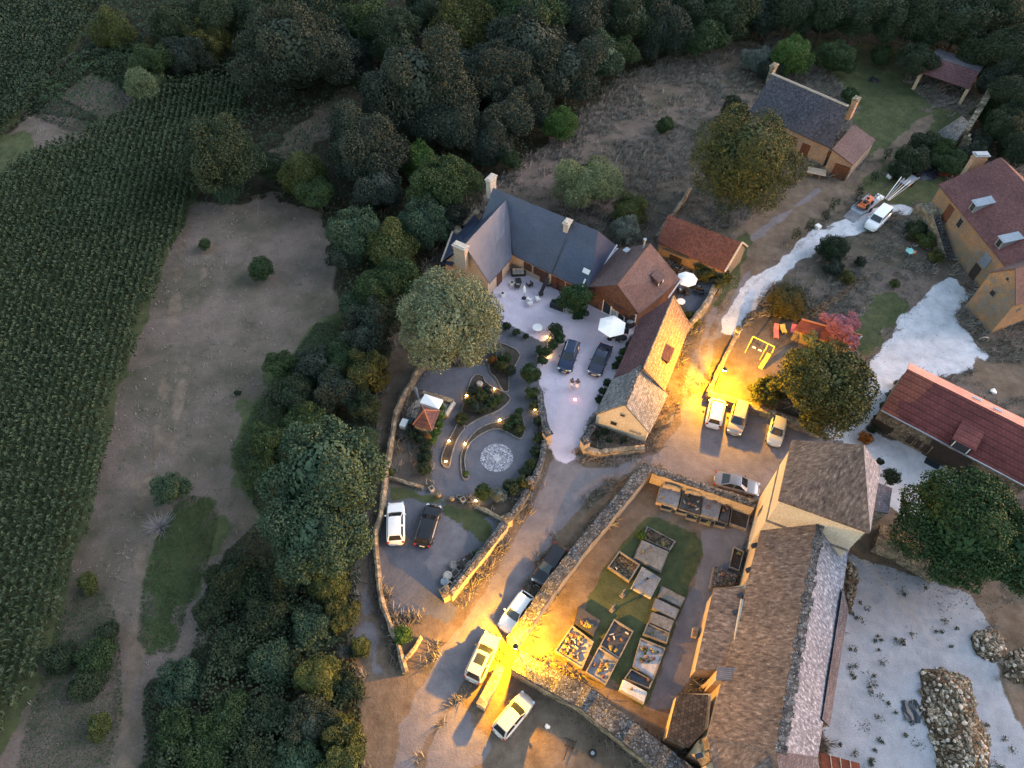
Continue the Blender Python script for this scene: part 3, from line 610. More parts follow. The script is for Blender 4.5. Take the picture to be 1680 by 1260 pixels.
def opening(rt, px, py, p0, p1, w, h, kind='window', mat=None, frame='whitep', z=None, bars=True, thick=.05, label=None, shut=False):
    """window or door on the vertical wall through ground points p0-p1, centred where the photo shows it"""
    d = V(p1.x-p0.x, p1.y-p0.y).normalized(); n = V(d.y, -d.x)
    cen = V(0, 0, CAMH)
    if (cen-p0).dot(n) < 0: n = -n
    c = hit(px, py, V(p0.x, p0.y, 0), n)
    if z is not None: c.z = z+h/2
    if kind == 'door': c.z = h/2+.02
    c = c+n*.02; R = Matrix((d, n, V(0, 0, 1))).transposed()
    def bx(x, y, zz, sx, sy, sz): return (c+R@V(x, y, zz), (sx, sy, sz))
    fr = MB(); t = .09
    for x, zz, sx, sz in ((-w/2, 0, t, h+t), (w/2, 0, t, h+t), (0, h/2, w-t, t), (0, -h/2, w-t, t)):
        q = bx(x, 0, zz, sx, thick*2, sz); fr.box(q[0], q[1], M=R)
    f = fr.build(kind, M[frame], rt)
    pm = M[mat] if mat else M['pane']; p = MB(); q = bx(0, 0, 0, w-t, thick, h-t); p.box(q[0], q[1], M=R)
    p.build('pane' if kind == 'window' else 'door_panel', pm, f)
    if bars and kind == 'window' and w > .6:
        g = MB(); q = bx(0, .02, 0, .05, thick, h-t); g.box(q[0], q[1], M=R); q = bx(0, .021, 0, w-t, thick, .05); g.box(q[0], q[1], M=R); g.each('glazing_bar', M[frame], f)
    if label: f['label'] = label
    if shut:
        for sgn in (-1, 1):
            s = MB(); q = bx(sgn*(w*.75+.06), .02, 0, w/2, .06, h); s.box(q[0], q[1], M=R); s.build('shutter', M[shut], f)
    return f
def chimney(rt, px, py, zb, w, d, h, rz, mat='paletrim', cap='paletrim', pot=False):
    c = G(px, py, zb); b = MB(); b.box(c+V(0, 0, h/2-.6), (w, d, h+1.2), rz); b.box(c+V(0, 0, h*.82), (w+.14, d+.14, .12), rz)
    ch = b.build('chimney', M[mat], rt); b = MB(); b.box(c+V(0, 0, h+.06), (w+.3, d+.3, .14), rz); b.box(c+V(0, 0, h+.18), (w-.1, d-.1, .1), rz)
    b.build('chimney_cap', M[cap], ch); return ch
def ang(a, b): return math.atan2(b.y-a.y, b.x-a.x)
# ---------------------------------------------------------------- long slate house (two wings)
he, hr = 2.7, 7.6
R0 = G(809, 308, hr); R1 = G(981.6, 379, hr); E10 = G(965, 478, he); E11 = G(1011, 403, he); Ev = G(839.6, 423, he)
u = (E10-Ev).normalized(); E00 = G(781, 388, he); W2 = V(-u.y, u.x)
mid = (E10+E11)/2; off = (R0-R1).normalized()
E01 = V(2*R0.x-E00.x, 2*R0.y-E00.y, he)
E11b = E11
slate, F = gable('slate_house', 'long house with dark blue slate roofs around a pale gravel terrace', E00, E10, E11b, E01, R0, R1, he, hr, M['peach'], M['slate'], hip1=True, inset=.35)
# west wing
wr = 7.1; w0 = G(830.7, 327, wr); w1 = G(762, 402, wr); ea = G(839.6, 423, he); eb = G(803, 465, he)
ud = (w1-w0).normalized(); ud.z = 0; ud.normalize()
def proj(p, q, d): return q+d*((p-q).dot(d))
w0x = w0-ud*.6
ea2 = ea; eb2 = eb
nw = V(-ud.y, ud.x); 
if (ea-w0).dot(nw) > 0: nw = -nw
dist = abs(V(ea.x-w0.x, ea.y-w0.y).dot(nw))
w1s = V(w1.x, w1.y, wr); wc0 = V(w0x.x, w0x.y, he)+nw*dist; wc1 = V(w1.x, w1.y, he)+nw*dist
b = roof_solid([[ea2, eb2, w1s, w0x], [wc1, wc0, w0x, w1s]], .16); b.build('wing_roof', M['slate'], slate, uv=True)
f1 = V(eb2.x, eb2.y)+nw*.35-ud*.2; f2 = V(wc1.x, wc1.y)-nw*.35-ud*.2; f0 = V(ea2.x, ea2.y)+nw*.35; f3 = V(wc0.x, wc0.y)-nw*.35
z_ = he-.08
wall_mb([f0, f1, f2, f3], [[V(f0.x, f0.y, z_), V(f1.x, f1.y, z_)], [V(f1.x, f1.y, z_), V(w1s.x, w1s.y, wr-.2)-ud*.2, V(f2.x, f2.y, z_)], [V(f2.x, f2.y, z_), V(f3.x, f3.y, z_)], [V(f3.x, f3.y, z_), V(f0.x, f0.y, z_)]]).build('wing_wall', M['peach'], slate)
az = ang(R0, R1); aw = ang(w0, w1)
chimney(slate, 806, 309, 6.6, .65, 1.35, 1.6, az+math.pi/2*0); chimney(slate, 930, 378, 6.4, .6, .9, 1.3, az); chimney(slate, 757, 425, 5.0, 1.6, .75, 2.1, aw+math.pi/2, 'peach', 'paletrim')
# gutter on the hip end, seam, skylights
g = MB(); g.tube(G(1012, 402, he+.02), G(966, 470, he+.02), .12); g.each('gutter', M['zinc'], slate)
nS = (E10-E00).cross(R0-E00).normalized()
if nS.z < 0: nS = -nS
for (px, py, sx, sy) in ((962, 445, .9, .6), (958, 464, .2, 1.0)):
    c = hit(px, py, E00, nS); uu = (E10-E00).normalized(); Rm = Matrix((uu, nS.cross(uu), nS)).transposed()
    q = MB(); q.box(c+nS*.05, (sx, sy, .1), M=Rm); q.build('skylight', M['whitep'], slate)
q = MB(); A = hit(931, 384, E00, nS); B_ = hit(905, 450, E00, nS); q.tube(A+nS*.03, B_+nS*.03, .05, n=6); q.build('roof_seam', M['slate'], slate)
fa, fb = F[0], F[1]
for px, py, kk in ((866, 441, 'window'), (882, 446, 'window'), (893, 452, 'door'), (911, 461, 'door'), (920, 464, 'door'), (935, 471, 'window')):
    opening(slate, px, py, fa, fb, 1.1, 2.0 if kk == 'door' else 1.1, kk, 'doorwood', 'doorwood', z=.9)
opening(slate, 819, 462, f0, f1, 1.1, 2.0, 'door', 'doorwood', 'doorwood')
# lean-to strips on the far side of the wing
ln = root('slate_lean_to', G(750, 400), 'low slate lean-to with stone edge against the left side of the slate house', 'lean-to')
a, b2, c, d = G(742, 381, 2.6), G(752, 386, 2.8), G(762, 402, 3.4), G(728, 440, 2.6)
roof_solid([[G(778, 352, 2.4), G(786, 362, 3.6), G(762, 400, 3.6), G(750, 386, 2.4)], [G(742, 381, 2.4), G(760, 388, 3.2), G(742, 436, 3.2), G(724, 430, 2.4)]], .15).build('roof', M['slate'], ln, uv=True)
q = MB(); q.prism([tuple(G(x, y))[:2] for x, y in ((746, 390), (766, 392), (745, 442), (730, 436))], 0, 2.3); q.prism([tuple(G(x, y))[:2] for x, y in ((783, 362), (788, 370), (766, 402), (756, 394))], 0, 2.3); q.build('wall', M['rubble'], ln)
q = MB(); q.tube(G(742, 380, 2.5), G(724, 429, 2.5), .12, n=6); q.each('verge', M['paletrim'], ln)
# ---------------------------------------------------------------- brown boarded barn
he, hr = 2.7, 6.6
E00 = G(1048, 515, he); E10 = G(1117, 459, he); E01 = G(958, 471, he); E11 = G(1011, 409, he); R0 = G(1013.3, 467, hr); R1 = G(1067, 399, hr)
barn, F = gable('boarded_barn', 'brown tiled barn with a dark boarded gable facing the parked cars', E00, E10, E11, E01, R0, R1, he, hr, M['wood'], M['browntile'], inset=.3)
q = MB(); q.tube(G(1013, 408, he), G(978, 450, he), .13); q.tube(G(1117, 459, he), G(1096, 489, he), .1); q.each('gutter', M['zinc'], barn)
p0, p1 = F[3], F[0]
opening(barn, 1006, 482, p0, p1, 1.0, 1.0, 'window', None, 'whitep')
for px, py, w, h, kk, mt in ((996, 503, 1.1, 2.1, 'door', 'pane'), (1009, 510, .95, 2.1, 'door', 'cushion'), (1019, 514, 1.1, 2.1, 'door', 'pane'), (1033, 519, 1.6, 1.2, 'window', None)):
    opening(barn, px, py, p0, p1, w, h, kk, mt, 'whitep', z=1.0 if kk == 'window' else None)
nE = (E10-E00).cross(R0-E00).normalized(); nE = nE if nE.z > 0 else -nE
def roof_dormer(rt, px, py, p, n, w, l, h, mat, frame='whitep', glass=True, wallm='wood'):
    c = hit(px, py, p, n); s = V(n.x, n.y).normalized(); t = V(-s.y, s.x)      # s points down-slope
    b = MB(); zf = c.z+h; zb = c.z-.1
    A = c+s*(.0)+t*w/2; B = c-t*w/2
    L = min(l, h*math.hypot(n.x, n.y) and (h)/(math.hypot(n.x, n.y)/n.z)+.25)
    back = -s*L
    b.poly([A+V(0, 0, -.2), B+V(0, 0, -.2), B+V(0, 0, h), A+V(0, 0, h)]); b.poly([A+V(0, 0, -.2), A+V(0, 0, h), A+back+V(0, 0, h+.0)]); b.poly([B+V(0, 0, -.2), B+back+V(0, 0, h), B+V(0, 0, h)])
    dm = b.build('dormer', M[wallm], rt)
    r = roof_solid([[A+t*.15+s*.2+V(0, 0, h-.05), B-t*.15+s*.2+V(0, 0, h-.05), B-t*.15+back*1.25+V(0, 0, h+.35), A+t*.15+back*1.25+V(0, 0, h+.35)]], .08)
    r.build('dormer_roof', mat, dm, uv=True)
    if glass:
        g = MB(); R = Matrix((t, s, V(0, 0, 1))).transposed(); g.box(c+s*.03+V(0, 0, h*.45), (w*.7, .05, h*.7), M=R); g.build('dormer_window', M['pane'], dm)
        g = MB()
        for xx in (-.37*w, .37*w): g.box(c+s*.05+t*xx+V(0, 0, h*.45), (.1, .06, h*.8), M=R)
        g.each('dormer_frame', M[frame], dm)
    return dm
roof_dormer(barn, 1083, 466, E00, nE, 1.1, 2., .9, M['browntile'])
q = MB(); c = G(1060, 401, 6.6); q.tube(c+V(-.3, -.2, -.5), c+V(-.3, -.2, .9), .12); q.tube(c+V(-.3, -.2, .9), c+V(-.3, -.2, 1.05), .22); q.build('flue', M['zinc'], barn)
c = G(1028, 410, 5.4); q = MB(); q.box(c, (.8, .6, .1), .8); q.build('skylight', M['zinc'], barn)
# ---------------------------------------------------------------- small red barn behind the terrace
he, hr = 2.5, 5.3
E00 = G(1077.7, 396.6, he); E10 = G(1189, 446, he); R0 = G(1096, 351.6, hr); R1 = G(1217.5, 398, hr)
E01 = V(2*R0.x-E00.x, 2*R0.y-E00.y, he); E11 = V(2*R1.x-E10.x, 2*R1.y-E10.y, he)
redb, F = gable('red_tiled_barn', 'small barn with mossy red tiles and lamplit ochre wall behind the terrace', E00, E10, E11, E01, R0, R1, he, hr, M['ochre'], M['redtile'])
b = MB(); b.tube(E10+V(0, 0, .05), R1+V(0, 0, .05), .12, n=6); b.tube(R1+V(0, 0, .05), E11+V(0, 0, .05), .12, n=6); b.each('verge', M['paletrim'], redb)
opening(redb, 1108, 426, F[0], F[1], 1.6, 1.0, 'window', 'darkwood', 'darkwood', bars=False)
# ---------------------------------------------------------------- long roadside barn
he, hr = 2.7, 5.9
R1 = G(1105, 486, hr); R0 = G(1056, 604, hr); E01 = G(1008, 618, he); E11 = G(1050, 522, he); E10 = G(1132, 534, he); E00 = G(1091, 642, he)
lb, F = gable('roadside_barn', 'narrow red tiled barn along the lamplit lane beside the parked dark cars', E00, E10, E11, E01, R0, R1, he, hr, M['golden'], M['lamplittile'], roofB=M['redtile2'])
nE = (E10-E00).cross(R0-E00).normalized(); nE = nE if nE.z > 0 else -nE
roof_dormer(lb, 1098, 588, E00, nE, 1.9, 1.6, .7, M['redtile'], glass=True, wallm='darkwood', frame='darkwood')
b = MB(); b.tube(E10+V(0, 0, .05), R1+V(0, 0, .05), .09, n=6); b.tube(R1+V(0, 0, .05), R0+V(0, 0, .05), .1, n=6); b.each('ridge_tiles', M['coping_tan'], lb)
# ---------------------------------------------------------------- stone roofed cottage
he, hr = 2.15, 5.4
R1 = G(1050, 602, hr+.15); R0 = G(1025, 663, hr+.15); E11 = G(1008, 615.5, he+.1); E01 = G(975.7, 679, he); E10 = G(1096, 647, he+.1); E00 = G(1066, 710, he)
cot, F = gable('stone_cottage', 'small cottage with grey stone slab roof and cream gable at the lane corner', E00, E10, E11, E01, R0, R1, he, hr+.15, M['cream'], M['lauze_grey'], thick=.28, inset=.22, gin=.05)
b = MB(); rr = random.Random(3)
for i in range(26):
    t = i/25; b.box(R0.lerp(R1, t*.98+.01)+V(rr.uniform(-.08, .08), rr.uniform(-.08, .08), .05+rr.uniform(0, .08)), (.55, .32, .16), rr.uniform(-.4, .4)+ang(R0, R1))
b.build('ridge_stones', M['coping'], cot)
p0, p1 = F[3], F[0]
opening(cot, 1021.5, 681, p0, p1, .55, .45, 'window', 'dark', 'paletrim', bars=False); opening(cot, 1007, 694, p0, p1, .75, .7, 'window', 'dark', 'paletrim', bars=False)
opening(cot, 1042.5, 709, p0, p1, 1.35, .4, 'window', 'oldstone', 'paletrim', bars=False)
# ---------------------------------------------------------------- church tower
he, hr = 11.4, 18.0
tNW, tSW, tSE, tNE = G(1299.4, 722, he), G(1278, 819, he), G(1428, 873, he), G(1445, 768, he); AP = G(1416.8, 729, hr)
cT = (tNW+tSW+tSE+tNE)/4
church = root('church', V(cT.x, cT.y-8, 0), 'old stone church with square tower and long stone slab roofs', 'church')
b = roof_solid([[tNW, tSW, AP], [tSW, tSE, AP], [tNE, tNW, AP]], .35); b.build('tower_roof', M['lauze'], church, uv=True)
roof_solid([[tSE, tNE, AP]], .35).build('tower_roof', M['lauze_white'], church, uv=True)
TF = [V(p.x, p.y).lerp(V(cT.x, cT.y), .055) for p in (tSW, tSE, tNE, tNW)]
b = MB(); b.prism([(p.x, p.y) for p in TF], 0, he-.12)
b.build('tower_wall', M['cream'], church)
TF2 = [V(p.x, p.y)+(V(p.x, p.y)-V(cT.x, cT.y))*.025 for p in TF]
b = MB(); b.prism([(p.x, p.y) for p in TF2], 6.9, 7.2); b.build('string_course', M['oldstone'], church)
# nave
he, hr = 5.0, 9.4
nNW, nSW = G(1249.5, 866, he), G(1161, 1208, he); nR1 = G(1340, 858, hr); nR0 = G(1273, 1232, hr); nNE = G(1392, 905, he-.6); nSE = G(1342, 1242, he-.6)
roof_solid([[nNW, nSW, nR0, nR1]], .3).build('nave_roof', M['lauze'], church, uv=True)
roof_solid([[nNE, nR1, nR0, nSE]], .3).build('nave_roof', M['lauze_white'], church, uv=True)
roof_solid([[nSW, G(1180, 1300, he), G(1285, 1300, hr*.8), nR0]], .3).build('nave_roof', M['lauze'], church, uv=True)
roof_solid([[nSE, nR0, G(1285, 1300, hr*.8), G(1350, 1300, he-.6)]], .3).build('nave_roof', M['greyslab'], church, uv=True)
b = MB(); rr = random.Random(9)                     # dark ridge band of overlapping slates
N_ = 64
for i in range(N_):
    t = (i+.5)/N_; p = nR1.lerp(nR0, t); a_ = ang(nR1, nR0)
    s = V(math.cos(a_-math.pi/2), math.sin(a_-math.pi/2)); s = -s if s.x < 0 else s
    b.box(p+s*.3+V(0, 0, .0+rr.uniform(0, .07)), (.36, .75+rr.uniform(-.25, .25), .12), a_+rr.uniform(-.12, .12))
b.build('ridge_band', M['greyslab'] if False else M['coping'], church)
nf = [V(p.x, p.y) for p in (nNW, nSW)]; di = (V(nR1.x, nR1.y)-V(nNW.x, nNW.y)).normalized()
a0 = nf[0]+di*.12; a1 = nf[1]+di*.12; e0 = V(nNE.x, nNE.y)-di*.4; e1 = V(nSE.x, nSE.y)-di*.4
zt = he-.2
s3 = V(*G(1180, 1300, 0)[:2])+di*.4
wall_mb([a0, a1, s3, e1, e0], [[V(a0.x, a0.y, zt), V(a1.x, a1.y, zt)], [V(a1.x, a1.y, zt), V(s3.x, s3.y, zt)], [V(s3.x, s3.y, zt), V(e1.x, e1.y, zt-.6)], [V(e1.x, e1.y, zt-.6), V(e0.x, e0.y, zt-.6)], [V(e0.x, e0.y, zt-.6), V(nR1.x, nR1.y, hr-.4), V(a0.x, a0.y, zt)]]).build('nave_wall', M['golden'], church)
def slabroof(nm, pts, mat, th=.22): return roof_solid([pts], th).build(nm, M[mat], church, uv=True)
def pxpoly(L, z): return [tuple(G(x, y, z))[:2] for x, y in L]
# side chapel
slabroof('chapel_roof', [G(1171, 965, 3.5), G(1141, 1098, 3.5), G(1197, 1100, 4.9), G(1220, 962, 4.9)], 'lauze')
q = MB(); q.prism(pxpoly([(1173, 968), (1145, 1095), (1170, 1097), (1205, 1095), (1222, 966)], 3.4), 0, [3.3, 3.3, 3.9, 4.7, 4.7]); q.build('chapel_wall', M['golden'], church)
q = MB(); q.tube(G(1218, 984, 5.0), G(1198, 1094, 5.0), .16, n=6); q.build('flashing', M['paletrim'], church)
# buttress with ribbed top
slabroof('buttress_roof', [G(1177, 1094, 5.2), G(1175, 1115, 5.2), G(1221, 1118, 6.0), G(1222, 1095, 6.0)], 'corrug', .15)
q = MB(); q.prism(pxpoly([(1179, 1096), (1177, 1113), (1200, 1116), (1200, 1097)], 5.1), 0, 5.0); q.each('buttress', M['golden'], church)
q = MB(); q.prism([tuple(p)[:2] for p in (G(1148, 1128), G(1152, 1132), G(1190, 1104, 4.5), G(1186, 1098, 4.5))], 0, [.6, .6, 4.6, 4.6]); q.each('buttress', M['golden'], church)
# second chapel with dark roof
slabroof('chapel_roof', [G(1112, 1136, 2.9), G(1094, 1210, 2.9), G(1130, 1227, 3.4), G(1156, 1200, 3.9), G(1162, 1140, 3.9), G(1120, 1138, 3.1)], 'darkslab')
q = MB(); q.prism(pxpoly([(1114, 1138), (1096, 1207), (1128, 1222), (1158, 1198), (1163, 1142)], 2.8), 0, [2.7, 2.7, 3.1, 3.7, 3.7]); q.build('chapel_wall', M['golden'], church)
# south buttresses at the picture's lower edge
q = MB(); q.prism(pxpoly([(1134, 1236), (1146, 1214), (1158, 1208), (1172, 1246), (1160, 1252)], 2.6), 0, [1.0, 2.4, 4.4, 4.2, 1.6]); q.prism(pxpoly([(1146, 1262), (1168, 1250), (1180, 1300), (1160, 1300)], 2.6), 0, [1.6, 3.8, 3.8, 2.0]); q.each('buttress', M['golden'], church)
roof_solid([[G(1147, 1215, 2.9), G(1158, 1209, 4.6), G(1165, 1228, 4.6), G(1152, 1234, 2.9)], [G(1145, 1245, 2.9), G(1162, 1233, 4.4), G(1166, 1247, 4.4), G(1152, 1258, 2.9)]], .15).build('buttress_cap', M['coping_tan'], church)
for px, py in ((1238, 895), (1229, 935), (1214, 977), (1206, 1005), (1147, 1240)):
    q = MB(); q.box(G(px, py, 4.7), (.5, .35, .45), .3); q.build('corbel', M['slate'], church)
# east aisle lean-to and lower pieces
slabroof('aisle_roof', [G(1391, 905, 4.4), G(1385, 1010, 4.4), G(1371, 1120, 4.4), G(1363, 1180, 4.4), G(1372, 1190, 3.2), G(1394, 1100, 3.2), G(1402, 1000, 3.2), G(1401, 912, 3.2)][::-1] if False else [G(1383, 965, 5.0), G(1349, 1180, 5.0), G(1361, 1192, 3.6), G(1392, 1000, 3.6)], 'greyslab')
q = MB(); q.prism(pxpoly([(1383, 975), (1352, 1175), (1360, 1188), (1389, 1005)], 3.5), 0, 3.4); q.build('aisle_wall', M['rubble'], church)
slabroof('stair_roof', [G(1441, 792, 7.2), G(1436, 838, 7.2), G(1458, 842, 6.2), G(1464, 801, 6.2)], 'greyslab')
q = MB(); q.prism(pxpoly([(1438, 794), (1434, 836), (1456, 840), (1461, 803)], 6.4), 0, [6.6, 6.6, 6.1, 6.1]); q.build('stair_turret', M['rubble'], church)
tw = TF[3], TF[0]
opening(church, 1248, 838, tw[0], tw[1], .5, 1.3, 'window', 'dark', 'oldstone', bars=False); opening(church, 1232, 862, tw[0], tw[1], .6, 1.3, 'window', 'dark', 'oldstone', bars=False)
# ---------------------------------------------------------------- brick-red long building on the right
he, hr = 3.3, 6.2
R0 = G(1489, 605, hr); R1 = G(1690, 705.5, hr); E01 = G(1491.7, 595.7, he+.0); E00 = G(1445.4, 672.5, he); E10 = G(1690, 802, he)
E01 = V(2*R0.x-E00.x, 2*R0.y-E00.y, he)
# the far slope is shallower: take its eave from the photo
E01 = G(1492.5, 595, 5.0); E11 = G(1692, 693, 5.0)
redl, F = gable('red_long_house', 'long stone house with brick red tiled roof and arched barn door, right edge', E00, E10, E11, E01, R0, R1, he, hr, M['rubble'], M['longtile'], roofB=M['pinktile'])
nS = (E10-E00).cross(R0-E00).normalized(); nS = nS if nS.z > 0 else -nS
k1 = R0.lerp(R1, .235); k2 = E00.lerp(E10, .115)
up = nS*.015
roof_solid([[E00+up, k2+up, k1+up, R0+up]], .05).build('newer_tiles', M['orangetile'], redl, uv=True)
p0, p1 = F[0], F[1]
opening(redl, 1445, 701, p0, p1, 2.2, 1.5, 'window', 'darkwood', 'darkwood', bars=False)
for px, py in ((1495, 722), (1506, 728), (1518, 735)): opening(redl, px, py, p0, p1, .95, 1.5, 'window', 'darkwood', 'rubble', bars=False)
f_ = opening(redl, 1550, 753, p0, p1, 4.0, 2.6, 'door', 'darkwood', 'darkwood'); opening(redl, 1597, 775, p0, p1, 1.6, 1.3, 'window', 'darkwood', 'darkwood', bars=False)
q = MB(); q.tube(E00-V(0, 0, .05), E10-V(0, 0, .05), .09, n=6); q.each('gutter', M['zinc'], redl)
roof_dormer(redl, 1572, 738, E00, nS, 2.0, 3.4, 1.3, M['longtile'], wallm='darkwood', frame='whitep')
b = MB()
for px, py in ((1603, 654), (1637, 672)): b.box(G(px, py, 6.0), (.9, .25, .1), ang(R0, R1))
b.each('roof_vent', M['zinc'], redl)
# ---------------------------------------------------------------- big house, right edge
he, hr = 5.2, 9.3
R0 = G(1642.5, 258, hr); E00 = G(1540, 302, he); E10 = G(1655, 443, he); u = (E10-E00); R1 = R0+V(u.x, u.y, 0)
E01 = V(2*R0.x-E00.x, 2*R0.y-E00.y, he); E11 = V(2*R1.x-E10.x, 2*R1.y-E10.y, he)
bigh, F = gable('big_stone_house', 'big ochre stone house with maroon roof, two grey dormers and outside stair', E00, E10, E11, E01, R0, R1, he, hr, M['ochre'], M['maroontile'])
nW = (E10-E00).cross(R0-E00).normalized(); nW = nW if nW.z > 0 else -nW
roof_dormer(bigh, 1592, 346, E00, nW, 1.0, 2.4, 1.3, M['zinc'], wallm='zinc', frame='zinc'); roof_dormer(bigh, 1635, 405, E00, nW, 1.0, 2.4, 1.3, M['zinc'], wallm='zinc', frame='zinc')
p0, p1 = F[0], F[1]
f_ = opening(bigh, 1555, 350, p0, p1, 1.1, 2.3, 'window', 'doorwood', 'doorwood', bars=False)
opening(bigh, 1575, 366, p0, p1, .8, 1.3, 'window', 'dark', 'greyshut', bars=False); opening(bigh, 1617, 427, p0, p1, 1.3, 1.7, 'window', 'greyshut', 'greyshut', bars=True)
opening(bigh, 1594, 453, p0, p1, 1.1, 2.0, 'door', 'darkwood', 'darkwood')
chimney(bigh, 1590, 285, 5.6, 1.7, .8, 3.0, ang(E00, R0), 'dimrender', 'zinc')
# landing and stair down along the wall
d = V(p1.x-p0.x, p1.y-p0.y).normalized(); n = V(d.y, -d.x); n = n if n.dot(V(0, 0)-p0) > 0 else -n
st = root('outside_stair', p0+d*4, 'stone steps with landing down the wall of the big ochre house', 'stair')
q = MB(); a_ = p0+d*.3; q.prism([tuple(p)[:2] for p in (a_, a_+d*2.6, a_+d*2.6+n*2.0, a_+n*2.4)], 0, 2.6); q.build('landing', M['rubble'], st)
q = MB(); s0 = a_+d*2.6; NST = 15
for i in range(NST):
    z1 = 2.45-(i+1)*2.4/NST+.08; q.prism([tuple(p)[:2] for p in (s0+d*(i*.4)+n*.35, s0+d*(i*.4+.4)+n*.35, s0+d*(i*.4+.4)+n*1.9, s0+d*(i*.4)+n*1.9)], 0, z1)
q.build('steps', M['coping'], st)
q = MB(); q.prism([tuple(p)[:2] for p in (s0+n*1.9, s0+d*6+n*1.9, s0+d*6+n*2.15, s0+n*2.15)], 0, [3.2, .8, .8, 3.2]); q.build('parapet', M['rubble'], st)
# wing of the big house: gable towards the white yard
he, hr = 6.1, 8.6
a = G(1625, 448, he); b_ = G(1665.5, 499, he-.8); ap = G(1666, 442, hr)
dr = V(b_.x-a.x, b_.y-a.y).normalized(); pr = V(-dr.y, dr.x); pr = pr if pr.x > 0 else -pr
a = V(a.x, a.y, 6.1); b_ = V(b_.x, b_.y, 5.3)
wing = root('house_wing', V((a+b_).x/2, (a+b_).y/2, 0), 'ochre gabled wing with two small square holes facing the white yard', 'building')
F = [V(a.x, a.y), V(b_.x, b_.y), V(b_.x, b_.y)+pr*9, V(a.x, a.y)+pr*9]; apg = V(a.x, a.y)+dr*((V(ap.x-a.x, ap.y-a.y)).dot(dr)); apg.z = hr
wall_mb(F, [[a, apg, b_], [b_, b_+pr*9], [b_+pr*9, apg+pr*9, a+pr*9], [a+pr*9, a]]).build('wall', M['ochre'], wing)
e = V(0, 0, .2)
roof_solid([[b_+e-pr*.15+dr*.2-V(0, 0, .15), b_+e+pr*9+dr*.2-V(0, 0, .15), apg+e+pr*9, apg+e-pr*.15], [a+e+pr*9-dr*.2-V(0, 0, .15), a+e-pr*.15-dr*.2-V(0, 0, .15), apg+e-pr*.15, apg+e+pr*9]], .15).build('roof', M['browntile'], wing, uv=True)
opening(wing, 1629, 481, F[0], F[1], .7, .75, 'window', 'dark', 'oldstone', bars=False); opening(wing, 1653.5, 457.5, F[0], F[1], .45, .45, 'window', 'dark', 'oldstone', bars=False)
opening(wing, 1672, 508, F[1], F[2], .4, .4, 'window', 'dark', 'oldstone', bars=False)
# ---------------------------------------------------------------- upper house with annex
z35 = lambda x, y: (1200+x/3.5, 60+y/3.5)
he, hr = 3.6, 8.2
R0 = G(*z35(235, 215), hr); R1 = G(*z35(668, 400), hr); E10 = G(*z35(573, 640), he); E00 = G(*z35(105, 425), he)
E01 = V(2*R0.x-E00.x, 2*R0.y-E00.y, he); E11 = V(2*R1.x-E10.x, 2*R1.y-E10.y, he)
uph, F = gable('upper_house', 'ochre house with dark slab roof beyond the big golden green tree', E00, E10, E11, E01, R0, R1, he, hr, M['dimrender'], M['greyslab'])
chimney(uph, *z35(228, 222), 7.2, .6, 1.1, 1.5, ang(R0, R1), 'rubble', 'rubble'); chimney(uph, *z35(690, 425), 7.0, .65, 1.0, 1.8, ang(R0, R1), 'dimrender', 'rubble')
q = MB(); rr = random.Random(4)
for i in range(40): q.box(R0.lerp(R1, (i+.5)/40)+V(0, 0, .06), (.45, .34, .16), ang(R0, R1)+rr.uniform(-.2, .2))
q.build('ridge_stones', M['paletrim'], uph)
p0, p1 = F[0], F[1]
opening(uph, *z35(350, 600), p0, p1, 1.1, 1.5, 'window', 'doorwood', 'doorwood', bars=False); opening(uph, *z35(423, 645), p0, p1, 1.2, 2.3, 'door', 'doorwood', 'doorwood')
opening(uph, *z35(566, 677), p0, p1, .7, .7, 'window', 'doorwood', 'doorwood', bars=False)
# annex
he2, hr2 = 3.0, 4.9
a, b_, c, d = G(*z35(578, 645), 4.1), G(*z35(700, 738), 2.8), G(*z35(830, 592), 2.8), G(*z35(705, 505), 4.3)
roof_solid([[a, b_, c, d]], .15).build('annex_roof', M['browntile'], uph, uv=True)
q = MB(); cc = (a+b_+c+d)/4; q.prism([tuple(p.lerp(cc, .05))[:2] for p in (a, b_, c, d)], 0, [3.85, 2.6, 2.6, 4.0]); q.build('annex_wall', M['dimrender'], uph)
opening(uph, *z35(637, 748), V(a.x, a.y).lerp(V(b_.x, b_.y), .0), V(b_.x, b_.y), 2.0, 2.1, 'door', 'doorwood', 'doorwood', thick=.12)
q = MB(); q.prism([tuple(G(*z35(x, y)))[:2] for x, y in ((385, 690), (640, 800), (628, 822), (375, 712))], 0, .35); q.build('front_step', M['rubble'], uph)
# ---------------------------------------------------------------- open shed
top = [G(*z35(1165, 98), 4.6), G(*z35(1435, 190), 4.6)]; mid_ = [G(*z35(1100, 116), 4.2), G(*z35(1422, 228), 4.2)]; low = [G(*z35(1085, 205), 3.0), G(*z35(1365, 300), 3.0)]
shed = root('open_shed', V(*(sum((p for p in top+low), V(0, 0))/4)[:2]), 'open fronted shed with corrugated and tiled roof by the dark wood', 'shed')
ue = (low[1]-low[0]).normalized(); 
T0 = low[0]+V(0, 0, 0); T1 = low[1]
back = V(-ue.y, ue.x); D1 = back*3.3
midz = [T0+D1+V(0, 0, 1.3)-ue*.0, T1+D1+V(0, 0, 1.3)]; bz = [midz[0]+back*3.6+V(0, 0, -.35), midz[1]+back*3.6+V(0, 0, -.35)]
roof_solid([[T0, T1, midz[1], midz[0]]], .12).build('tiled_roof', M['redtile2'], shed, uv=True); roof_solid([[midz[0], midz[1], bz[1], bz[0]]], .08).build('sheet_roof', M['corrug'], shed, uv=True)
q = MB()
